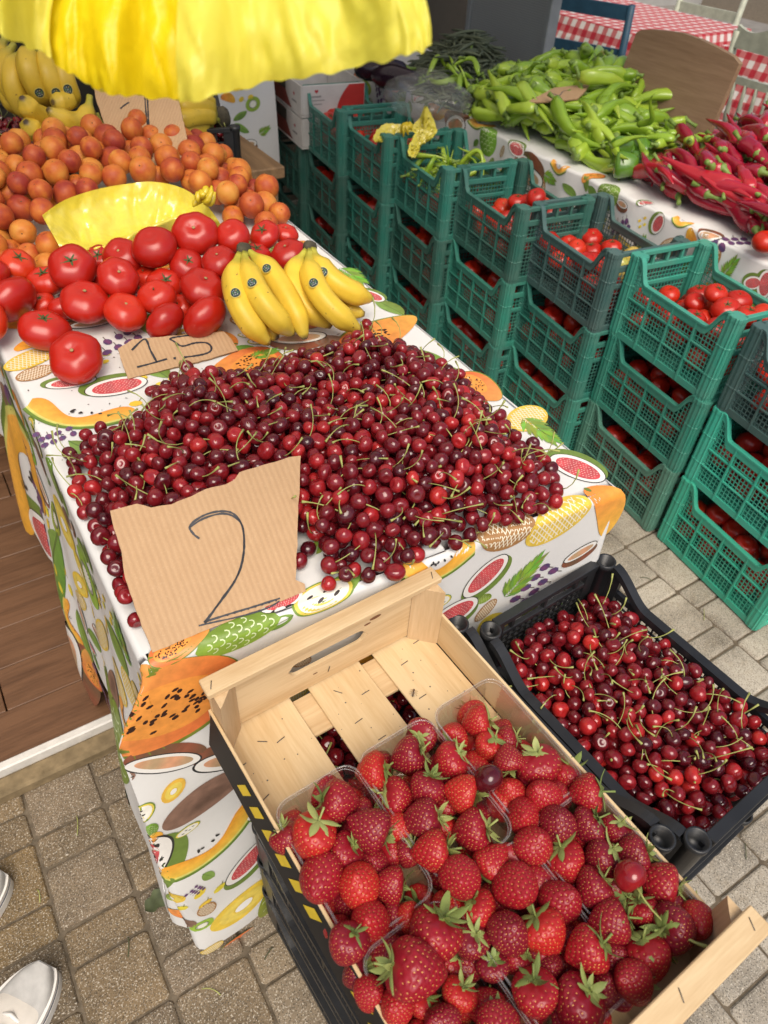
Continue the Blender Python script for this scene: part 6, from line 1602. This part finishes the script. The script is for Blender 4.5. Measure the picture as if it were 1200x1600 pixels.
for (x, y, z) in heap_pts(RPX, PEP_Z + .05, .060, lambda x, y, e: PEP_Z + .020 + .075 * smooth01(e / .15) + .045 * smooth01((x - 2.0) / .3)):
    for k in range(2):
        zz = z - k * .042 + random.uniform(-.008, .015)
        if zz < PEP_Z + .018 or x < PEP_X + .045: continue
        put_pepper(RP, 'red_pepper', (x + random.uniform(-.02, .02), y + random.uniform(-.02, .02), zz), random.uniform(.17, .25), (PI / 2 if x < PEP_X + .12 else .95) + random.uniform(-.38, .38) + random.choice([0, PI]), random.uniform(-.25, .25), random.uniform(0, 6), 'long dark red pepper in the heap at the street end of the table', 'pepper', 'long red peppers on the table')
put_tomato(at(1196, 378, PEP_Z + .045), .036, (0, 0, 1), 'lone red tomato beside the long red peppers', None, None, 'none')
for px, py in ((1008, 205), (1030, 198), (1052, 205), (1075, 212), (1096, 218), (1020, 222), (1045, 226), (1070, 230), (1000, 228), (1085, 232), (1035, 215), (1060, 220), (985, 222), (970, 236)):
    p = at(px, py, PEP_Z + random.uniform(.085, .125)); put_pepper(LP, 'green_pepper', p, random.uniform(.11, .16), random.uniform(0, 6), random.uniform(-.5, .5), random.uniform(0, 6), 'short twisted light green pepper heaped before the brown board', 'pepper', 'short peppers before the board')
# loose peppers in the green crate, with two yellow bags
cc = crates[8]; 
for k in range(30):
    x, y = random.uniform(-.12, .12), random.uniform(-.085, .085); q = np.array(cc[2]) + AX * x + AY * y; zz = cc[3] + .120 + .055 * (1 - (abs(x) / .15) ** 2) + random.uniform(-.03, .02) - (.05 if k % 3 == 0 else 0)
    put_pepper(CP if k % 3 else LP, 'green_pepper', (q[0], q[1], zz), random.uniform(.12, .17), random.uniform(0, 6), random.uniform(-.5, .5), random.uniform(0, 6), 'slim green pepper lying loose in the teal crate', 'pepper', 'green peppers in the crate')
def crumpled_bag(px_ring, z, label, sink):
    P = np.array([at(x, y, zz) for x, y, zz in [(a, b, z + c) for a, b, c in px_ring]]); c = P.mean(0) + np.array([0, 0, -sink]); Rn = closed_spline(P, 60); t = empty('plastic_bag', c, (0, 0, 0), label, 'plastic bag'); vs = []
    for q in range(9):
        k = q / 8
        for i in range(60): p = Rn[i] * (1 - k) + c * k + np.array([math.sin(i * 1.3 + q), math.cos(i * 1.7 + q), math.sin(i * 2.1 - q) * 1.5]) * .004 * math.sin(PI * min(1, k + .1)); vs.append(p - c)
    mb = MB(); mb.add(vs, [(q * 60 + i, q * 60 + (i + 1) % 60, q * 60 + 60 + (i + 1) % 60, q * 60 + 60 + i) for q in range(8) for i in range(60)], 0); mb.build('bag_film', [m_bag], t); return t, c
t, c_ = crumpled_bag([(584, 212, .0), (600, 194, .02), (628, 195, .02), (650, 204, .0), (640, 214, -.01), (612, 210, .0), (588, 222, -.01)], .70, 'yellow plastic bag knotted and draped over the second crate', .02)
mb = MB(); kc = at(635, 202, .73) - c_
for j in range(8): a = j * .8; mb.add(*tube(bez(kc, kc + np.array([.012 * math.cos(a), .012 * math.sin(a), .012]), kc + np.array([.02 * math.cos(a + .5), .02 * math.sin(a + .5), .02 * math.cos(a)]), 6), [.006, .008, .009, .008, .006, .002], 7), 0)
mb.build('knot', [m_knot_y], t)
crumpled_bag([(640, 202, .02), (655, 185, .05), (664, 166, .10), (672, 175, .08), (683, 205, .03), (668, 212, .02)], .71, 'yellow plastic bag standing up behind the peppers crate', .03)
crumpled_bag([(637, 236, .0), (650, 206, .04), (660, 202, .05), (680, 210, .04), (662, 222, .0), (648, 246, -.02)], .70, 'shiny folded yellow bag strip tucked in the peppers crate', .015)
# beans, curly peppers in a clear bag, aubergine
m_bean = fruit_skin('bean_skin', [(0, (.06, .075, .05)), (.5, (.10, .12, .075)), (1, (.16, .185, .11))], .6, 20, .4, 0, True, .25)
BE = [tuple(at(x, y, PEP_Z + .03)[:2]) for x, y in ((655, 150), (660, 105), (690, 72), (740, 78), (800, 112), (790, 140), (735, 165))]
mb = MB()
for _ in range(620):
    for _q in range(20):
        x, y = random.uniform(min(p[0] for p in BE), max(p[0] for p in BE)), random.uniform(min(p[1] for p in BE), max(p[1] for p in BE))
        if in_poly(x, y, BE): break
    e = edge_dist(x, y, BE); z = PEP_Z + .008 + (.02 + .165 * smooth01(e / .24)) * random.uniform(.75, 1.0); a = random.uniform(0, 2 * PI); L = random.uniform(.06, .10); d = np.array([math.cos(a), math.sin(a), random.uniform(-.25, .25)]); n = np.array([-d[1], d[0], 0]); c = np.array([x, y, z]); rv = random.random()
    mb.add(*tube(bez(c - d * L, c + n * random.uniform(-.045, .045) + np.array([0, 0, random.uniform(0, .02)]), c + d * L, 7), [.002, .005, .0055, .006, .0055, .005, .002], 6), 0, (rv, rv, rv, 1))
tag(mb.build('green_beans', [m_bean]), 'heap of dull grey green runner beans in front of the grey panel', 'beans', None, 'stuff')
CPX = [(650, 190), (665, 130), (700, 100), (750, 130), (775, 160), (735, 195), (690, 200)]
for (x, y, z) in heap_pts(CPX, PEP_Z + .04, .06, lambda x, y, e: PEP_Z + .03 + .09 * smooth01(e / .14)):
    if x < PEP_X + .06: continue
    for k in range(2): put_pepper(CP, 'green_pepper', (x + random.uniform(-.02, .02), y + random.uniform(-.02, .02), max(PEP_Z + .015, z - .035 * k)), random.uniform(.13, .19), random.uniform(0, 6), random.uniform(-.6, .6), random.uniform(0, 6), 'thin curly light green pepper spilling from the clear bag', 'pepper', 'curly peppers by the clear bag')
m_clearbag = clear_mat('clear_bag_film', .07, (.85, .88, .86), .12)
cbp = at(668, 150, PEP_Z + .06); t = empty('clear_bag', cbp, (0, 0, 0), 'clear plastic bag of curly green peppers beside the aubergines', 'plastic bag'); v, f = lathe([(math.sin(PI * i / 18) * (1 if 0 < i < 18 else 0), -math.cos(PI * i / 18)) for i in range(19)], 40)
mb = MB(); mb.add([(x * .15 * (1 + .09 * math.sin(9 * z + 5 * y) + .05 * math.sin(17 * x + 11 * z)), y * .19 * (1 + .09 * math.sin(8 * x + 6 * z) + .04 * math.sin(15 * y)), z * .066 + .016 * math.sin(6 * x) * z) for x, y, z in v], f, 0); mb.build('bag_film', [m_clearbag], t)
m_aub = simple('aubergine_skin', (.018, .008, .016), .2, .3, 20, .5); 
for px, py, a, lab in ((622, 122, .5, 'dark purple aubergine lying at the cloth edge beside the clear bag'), (598, 108, 1.0, 'second dark aubergine half hidden behind the first')):
    o_, s_ = MB(), MB(); v, f = lathe([(0, -1), (.38, -.93), (.68, -.6), (.75, -.2), (.62, .3), (.42, .7), (.2, .85), (0, .86)], 20); o_.add(v, f, 0); p = at(px, py, PEP_Z + .045); o = o_.build('aubergine', [m_aub], None, p); o.scale = (.062, .062, .12); o.rotation_euler = (1.5, .1, a); tag(o, lab, 'aubergine'); s_.add(*tube([(0, 0, .78), (0, 0, .92), (.06, 0, 1.15)], [.30, .12, .08], 8), 0); s_.build('stem', [m_pstem], o)

# ------------------------------------------------------------------ behind the pepper table
m_board = wood_mat('board_laminate', (.23, .14, .088), (.33, .215, .14), 'y', 1.2, .45, 14, .35); m_bedge = simple('board_edge', (.28, .18, .10), .7, .2, 60)
o0 = np.array([2.38, 1.665, PEP_Z + .012]); bl = [(0, 0), (.0, .12), (.0, .270), (.03, .284), (.10, .295), (.18, .304), (.26, .308), (.33, .302), (.40, .294), (.44, .285), (.455, .274), (.465, 0)]
mb = MB(); n = len(bl); lean = .18
vs = [(d + h * lean, t_, h) for d in (0, .02) for t_, h in bl]; mb.add(vs, [tuple(range(n)), tuple(range(2 * n - 1, n - 1, -1))], 0, smooth=False); mb.add(vs, [(i, n + i, n + (i + 1) % n, (i + 1) % n) for i in range(n)], 1, smooth=False)
tag(mb.build('backboard', [m_board, m_bedge], None, o0), 'brown wooden board with a wavy top leaning behind the green peppers', 'board')
def panel_mat():
    m, N, L, b = nmat('perforated_panel'); tc = N.new('ShaderNodeTexCoord'); vx = N.new('ShaderNodeTexWave'); vx.bands_direction = 'Z'; vx.inputs['Scale'].default_value = 34; L.new(tc.outputs['Object'], vx.inputs['Vector']); vy = N.new('ShaderNodeTexWave'); vy.bands_direction = 'Y'; vy.inputs['Scale'].default_value = 34; L.new(tc.outputs['Object'], vy.inputs['Vector'])
    k = math_n(N, L, 'MULTIPLY', vx.outputs['Fac'], vy.outputs['Fac']); n = tex_noise(N, L, 6, 5, .7); c = mixc(N, L, (.26, .285, .30), (.15, .165, .175), k); c = mixc(N, L, c, (.30, .32, .33), ramp_fac(N, L, n.outputs['Fac'], .62, .75, .5)); L.new(c, b.inputs['Base Color']); b.inputs['Roughness'].default_value = .5; bump(N, L, b, k, .3, .002); return m
m_perf = panel_mat(); m_frame = simple('panel_frame', (.22, .245, .26), .45, .12, 20)
pn = empty('metal_panel', (2.66, 3.09, 0), (0, 0, .02), 'grey perforated metal cooler panel standing behind the beans', 'panel')
mb = MB(); v, f = cbox(0, 0, .80, .04, .52, 1.52, .003); mb.add(v, f, 0, smooth=False); mb.build('perforated_sheet', [m_perf], pn)
mb = MB()
for y in (-.275, .275): v, f = cbox(0, y, .80, .06, .03, 1.60, .004); mb.add(v, f, 0, smooth=False)
for z in (.02, 1.58): v, f = cbox(0, 0, z, .058, .52, .035, .004); mb.add(v, f, 0, smooth=False)
mb.build('frame', [m_frame], pn)
# restaurant tables and chairs
def gingham():
    m, N, L, b = nmat('gingham_cloth'); tc = N.new('ShaderNodeTexCoord'); sp = N.new('ShaderNodeSeparateXYZ'); L.new(tc.outputs['UV'], sp.inputs[0]); f = []
    for k in (0, 1): s = math_n(N, L, 'FRACT', math_n(N, L, 'MULTIPLY', sp.outputs[k], 1 / .066)); f.append(math_n(N, L, 'GREATER_THAN', s, .5))
    t = math_n(N, L, 'MULTIPLY', math_n(N, L, 'ADD', f[0], f[1]), .5); r = ramp(N, [(0, (.62, .58, .55)), (.5, (.46, .13, .13)), (1, (.38, .016, .03))]); L.new(t, r.inputs['Fac']); L.new(r.outputs['Color'], b.inputs['Base Color']); b.inputs['Roughness'].default_value = .8; return m
m_ging = gingham(); m_tw = wood_mat('table_wood', (.10, .05, .025), (.2, .11, .06), 'y')
def check_table(x, y, rz, sx, sy, h, drop, label):
    b = bmesh.new(); uv = b.loops.layers.uv.new('uv'); N_ = 24; hx, hy = sx / 2, sy / 2
    def pnt(u, v):
        ou, ov = max(0, abs(u) - hx), max(0, abs(v) - hy); d = max(ou, ov); k = .10 * d / drop
        wv = .018 * math.sin(u * 22 + v * 17) * (d / drop)
        return (math.copysign(min(abs(u), hx), u) + math.copysign(k * (ou > 0) , u) + wv * (ou > 0), math.copysign(min(abs(v), hy), v) + math.copysign(k * (ov > 0), v) + wv * (ov > 0), h - d)
    us = np.unique(np.concatenate([np.linspace(-hx - drop, -hx, 7), np.linspace(-hx, hx, 24), np.linspace(hx, hx + drop, 7)])); vs = np.unique(np.concatenate([np.linspace(-hy - drop, -hy, 7), np.linspace(-hy, hy, 24), np.linspace(hy, hy + drop, 7)])); G = {}
    for i, u in enumerate(us):
        for j, v in enumerate(vs):
            G[i, j] = b.verts.new(pnt(u, v))
    for i in range(len(us) - 1):
        for j in range(len(vs) - 1):
            f = b.faces.new((G[i, j], G[i + 1, j], G[i + 1, j + 1], G[i, j + 1]))
            for l, (a, c) in zip(f.loops, ((i, j), (i + 1, j), (i + 1, j + 1), (i, j + 1))): l[uv].uv = (us[a], vs[c])
    me = bpy.data.meshes.new('check_cloth'); b.to_mesh(me); b.free(); me.materials.append(m_ging); o = link('tablecloth', me, None, (x, y, 0)); o.rotation_euler.z = rz; tag(o, 'red and white checked cloth on ' + label, 'tablecloth')
    t = empty('dining_table', (x, y, 0), (0, 0, rz), 'wooden dining table under the checked cloth, ' + label, 'table'); mb = MB(); v, f = cbox(0, 0, h - .02, sx - .02, sy - .02, .03, .004); mb.add(v, f, 0, smooth=False); mb.build('tabletop', [m_tw], t)
    for a in (-1, 1):
        for c in (-1, 1): mb = MB(); v, f = cbox(a * (hx - .06), c * (hy - .06), (h - .035) / 2, .055, .055, h - .036, .004); mb.add(v, f, 0, smooth=False); mb.build('leg', [m_tw], t)
check_table(3.95, 3.75, .06, .85, 1.5, .76, .26, 'the table behind the blue chair'); check_table(4.28, 2.25, .06, .80, 1.1, .76, .30, 'the table behind the white spindle chair')
def paintw(name, c): return simple(name, c, .5, .2, 26, .4, .1, 60)
m_blue, m_teal, m_wht, m_brn, m_seat = paintw('paint_blue', (.022, .07, .115)), paintw('paint_teal', (.04, .15, .165)), paintw('paint_cream', (.44, .46, .36)), paintw('wood_brown', (.08, .042, .026)), simple('rush_seat', (.22, .19, .15), .85, .3, 60)
def chair(x, y, rz, mat, label, spindle=False, h=.92, w=.42):
    t = empty('chair', (x, y, 0), (0, 0, rz), label, 'chair'); d = .40
    for sx in (-1, 1):
        mb = MB(); mb.add(*tube([(sx * w / 2, d / 2, 0), (sx * w / 2, d / 2 - .01, .45), (sx * w / 2, d / 2 + .055, h)], [.019, .021, .018], 10), 0); mb.build('rear_post', [mat], t)
        mb = MB(); mb.add(*tube([(sx * w / 2, -d / 2, 0), (sx * w / 2, -d / 2, .46)], [.017, .021], 10), 0); mb.build('leg', [mat], t)
        for z in (.16, .30): mb = MB(); mb.add(*tube([(sx * w / 2, -d / 2, z), (sx * w / 2, d / 2, z)], .010, 8), 0); mb.build('stretcher', [mat], t)
    for yy in (-d / 2, d / 2): mb = MB(); mb.add(*tube([(-w / 2, yy, .22), (w / 2, yy, .22)], .010, 8), 0); mb.build('stretcher', [mat], t)
    mb = MB(); v, f = cbox(0, 0, .455, w - .01, d + .02, .035, .010); mb.add(v, f, 0, smooth=False); mb.build('seat', [m_seat if not spindle else mat], t)
    def rail(z, hh, arch=0.0, nm='backrest_slat'):
        xs = np.linspace(-w / 2, w / 2, 17); q = (z - .45) / (h - .45); mb = MB(); v, f = strip_box([(x_, z + hh / 2 + arch * math.cos(x_ / w * PI * 3)) for x_ in xs], [(x_, z - hh / 2) for x_ in xs], .018, 'x'); mb.add([(p[0], p[1] + d / 2 - .01 + .065 * q + .0, p[2]) for p in v], f, 0, smooth=False); mb.build(nm, [mat], t)
    if spindle:
        rail(h - .02, .085, .018, 'top_rail'); rail(.74, .03); rail(.52, .03)
        for k in range(6): x_ = -w / 2 + (k + 1) * w / 7; mb = MB(); mb.add(*tube([(x_, d / 2 + .0, .53), (x_, d / 2 + .018, .60), (x_, d / 2 + .026, .66), (x_, d / 2 + .034, .73)], [.008, .013, .009, .008], 8), 0); mb.build('spindle', [mat], t)
    else:
        rail(h - .035, .062, 0, 'top_rail'); rail(.70, .055)
    return t
chair(3.46, 3.26, 2.0, m_blue, 'dark blue wooden chair pulled up to the checked table'); chair(3.62, 2.16, -PI / 2 + PI, m_wht, 'cream painted spindle back chair behind the brown board', True)
chair(4.72, 2.86, -2.2, m_teal, 'teal ladder back chair beyond the checked table', False, .95, .46); chair(4.75, 3.75, -1.45, m_wht, 'pale grey chair at the far side of the checked table', False, .98, .46)
chair(3.0, 3.3, 1.9, m_brn, 'dark brown wooden chair beside the grey metal panel', False, 1.0, .42)
# ------------------------------------------------------------------ sneakers at the bottom corner
m_sho = simple('sneaker_leather', (.62, .58, .52), .6, .10, 30, .35, .15, 160); m_sol = simple('sneaker_sole', (.72, .70, .66), .55, .08, 40); m_gry = simple('sneaker_grey_panel', (.40, .39, .37), .7, .12, 60, .3, .2, 300); m_lin = simple('sole_line', (.03, .04, .07), .6, .1, 40)
def sneaker(loc, rz, label):
    t = empty('sneaker', loc, (0, 0, rz), label, 'shoe', 'white sneakers'); n, m = 26, 28; L = .285
    def half(x): s = x / L; return .020 + .030 * math.sin(min(1, (s + .02) / .62) * PI / 2) ** .6 if s < .62 else .050 * math.sqrt(max(0, 1 - ((s - .62) / .40) ** 2.2))
    def top(x): s = x / L; return .098 - .012 * smooth01(s / .3) - .040 * smooth01((s - .28) / .42) - .018 * smooth01((s - .70) / .3)
    def loft(z0, zt, grow, name, mat, keep=lambda x: True, lift=0.0):
        vs = []
        for i in range(n + 1):
            x = L * (i / n); h = max(.001, half(x) * grow); zz = zt(x)
            for j in range(m):
                a = PI * j / (m - 1); c = math.cos(a); s_ = math.sin(a); vs.append((x + lift * 0, h * math.copysign(abs(c) ** .55, c) + .006 * math.sin(x / L * PI), z0 + (zz - z0) * s_ ** .75 + lift))
        fs = [(i * m + j, i * m + m + j, i * m + m + j + 1, i * m + j + 1) for i in range(n) for j in range(m - 1) if keep(L * (i + .5) / n)]
        mb = MB(); mb.add(vs, fs, 0); mb.build(name, [mat], t)
    loft(.024, top, .96, 'upper', m_sho, lambda x: True); loft(.0245, lambda x: .040 + .018 * smooth01((x / L - .78) / .2), 1.005, 'toe_guard', m_gry, lambda x: x > .45 * L)
    for z0, z1, g_, nm, mt in ((0, .020, 1.09, 'sole', m_sol), (.0202, .0232, 1.075, 'sole_stripe', m_lin), (.0234, .033, 1.06, 'foxing', m_sol)):
        vs = []; R_ = [(L * (.5 - .5 * math.cos(PI * i / 40))) for i in range(41)]; out = [(x * 1.03 - .004, half(x) * g_ + .006 * math.sin(x / L * PI)) for x in R_] + [(x * 1.03 - .004, -half(x) * g_ + .006 * math.sin(x / L * PI)) for x in R_[::-1]]
        k = len(out); vs = [(x, y, z) for z in (z0, z1) for x, y in out]; mb = MB(); mb.add(vs, [(i, (i + 1) % k, k + (i + 1) % k, k + i) for i in range(k)] + [tuple(range(k - 1, -1, -1)), tuple(range(k, 2 * k))], 0, smooth=False); mb.build(nm, [mt], t)
    for i in range(5): x = .115 + i * .022; mb = MB(); z = top(x) + .001; mb.add(*tube([(x, -.020, z - .006), (x + .004, 0, z + .003), (x, .020, z - .006)], .0032, 6), 0); mb.build('lace', [m_sol], t)
    for sd in (-1, 1): mb = MB(); mb.add(*tube(bez((.235, sd * .012 + .004, top(.235) + .0005), (.215, sd * .036 + .004, top(.215) - .012), (.15, sd * .047 + .006, .048), 12), .0016, 6), 0); mb.build('seam', [m_gry], t)
    mb = MB(); v, f = lathe([(0, 0), (.9, 0), (1, .2), (.9, .3)], 20); mb.add([(.052 + x * .040, y * .026, .088 + z * .03) for x, y, z in v], f, 0); mb.build('collar', [m_gry], t)
SA_ = math.radians(37)
tip = at(80, 1500, .02); sneaker((tip[0] - .285 * math.cos(SA_) - .008, tip[1] - .285 * math.sin(SA_) - .012, .001), SA_, 'white leather sneaker with grey toe guard at the bottom corner, on the pavers')
tip = at(6, 1366, .02); sneaker((tip[0] - .285 * math.cos(SA_ - .1) - .004, tip[1] - .285 * math.sin(SA_ - .1), .001), SA_ - .1, 'second white sneaker, only its toe tip showing beside the pavers joint')
# a fallen leaf and bits of stalk on the pavers
m_leaf = simple('dry_leaf', (.06, .075, .03), .7, .4, 60)
p = at(246, 1408, .004); mb = MB(); xs_ = np.linspace(-.5, .5, 12); mb.add([(x * .052, sg * .017 * (1 - (2 * x) ** 2) ** .7 * (1 + .2 * math.sin(x * 14)), .004 + .006 * sg * sg * abs(math.sin(x * 5)) + .004 * x) for x in xs_ for sg in (-1, 0, 1)], [(3 * i + k, 3 * i + 3 + k, 3 * i + 4 + k, 3 * i + 1 + k) for i in range(11) for k in (0, 1)], 0)
o = mb.build('leaf', [m_leaf], None, p); o.rotation_euler.z = .3; tag(o, 'dark fallen leaf lying on the pavers beside the hanging cloth', 'leaf')
for k, (px, py) in enumerate(((60, 1400), (420, 1490), (330, 1550), (200, 1480), (1150, 1210), (1010, 905), (1100, 960), (1165, 1330), (120, 1290))):
    p = at(px, py, .003); mb = MB(); a = random.uniform(0, 6); L = random.uniform(.010, .026); mb.add(*tube(bez((-L * math.cos(a), -L * math.sin(a), 0), (.003, .003, .002), (L * math.cos(a), L * math.sin(a), 0)), ) if False else tube(bez((-L * math.cos(a), -L * math.sin(a), 0), (.003, .003, .002), (L * math.cos(a), L * math.sin(a), 0), 6), .0009, 5), 0)
    o = mb.build('twig', [m_leaf if k % 2 else m_stem], None, p); tag(o, 'tiny dry stalk fallen on the pavers', 'stalk', 'stalks fallen on the pavers')
# ------------------------------------------------------------------ light
W = bpy.data.worlds.new('World'); SC.world = W; W.use_nodes = True; nt = W.node_tree
sky = nt.nodes.new('ShaderNodeTexSky'); sky.sky_type = 'NISHITA'; sky.sun_disc = False
SUN_EL, SUN_AZ = math.radians(56), math.radians(203)       # azimuth clockwise from +y
sky.sun_elevation = SUN_EL; sky.sun_rotation = SUN_AZ; sky.air_density = 1.0; sky.dust_density = 4.0; sky.ozone_density = .4
nt.links.new(sky.outputs['Color'], nt.nodes['Background'].inputs['Color']); nt.nodes['Background'].inputs['Strength'].default_value = .10
sl = bpy.data.lights.new('sun', 'SUN'); sl.energy = 2.1; sl.angle = math.radians(42); sl.color = (1.0, .92, .80)
so = bpy.data.objects.new('sun', sl); COL.objects.link(so)
sd = Vector((math.sin(SUN_AZ) * math.cos(SUN_EL), math.cos(SUN_AZ) * math.cos(SUN_EL), math.sin(SUN_EL))); so.rotation_euler = sd.to_track_quat('Z', 'Y').to_euler(); so.location = sd * 8
vs_ = SC.view_settings; vs_.view_transform = 'Standard'; vs_.look = 'None'; vs_.exposure = .48; vs_.gamma = 1.0; vs_.use_curve_mapping = False
SC.cycles.max_bounces = 8; SC.cycles.transparent_max_bounces = 12; SC.cycles.use_denoising = True
SC.render.film_transparent = False
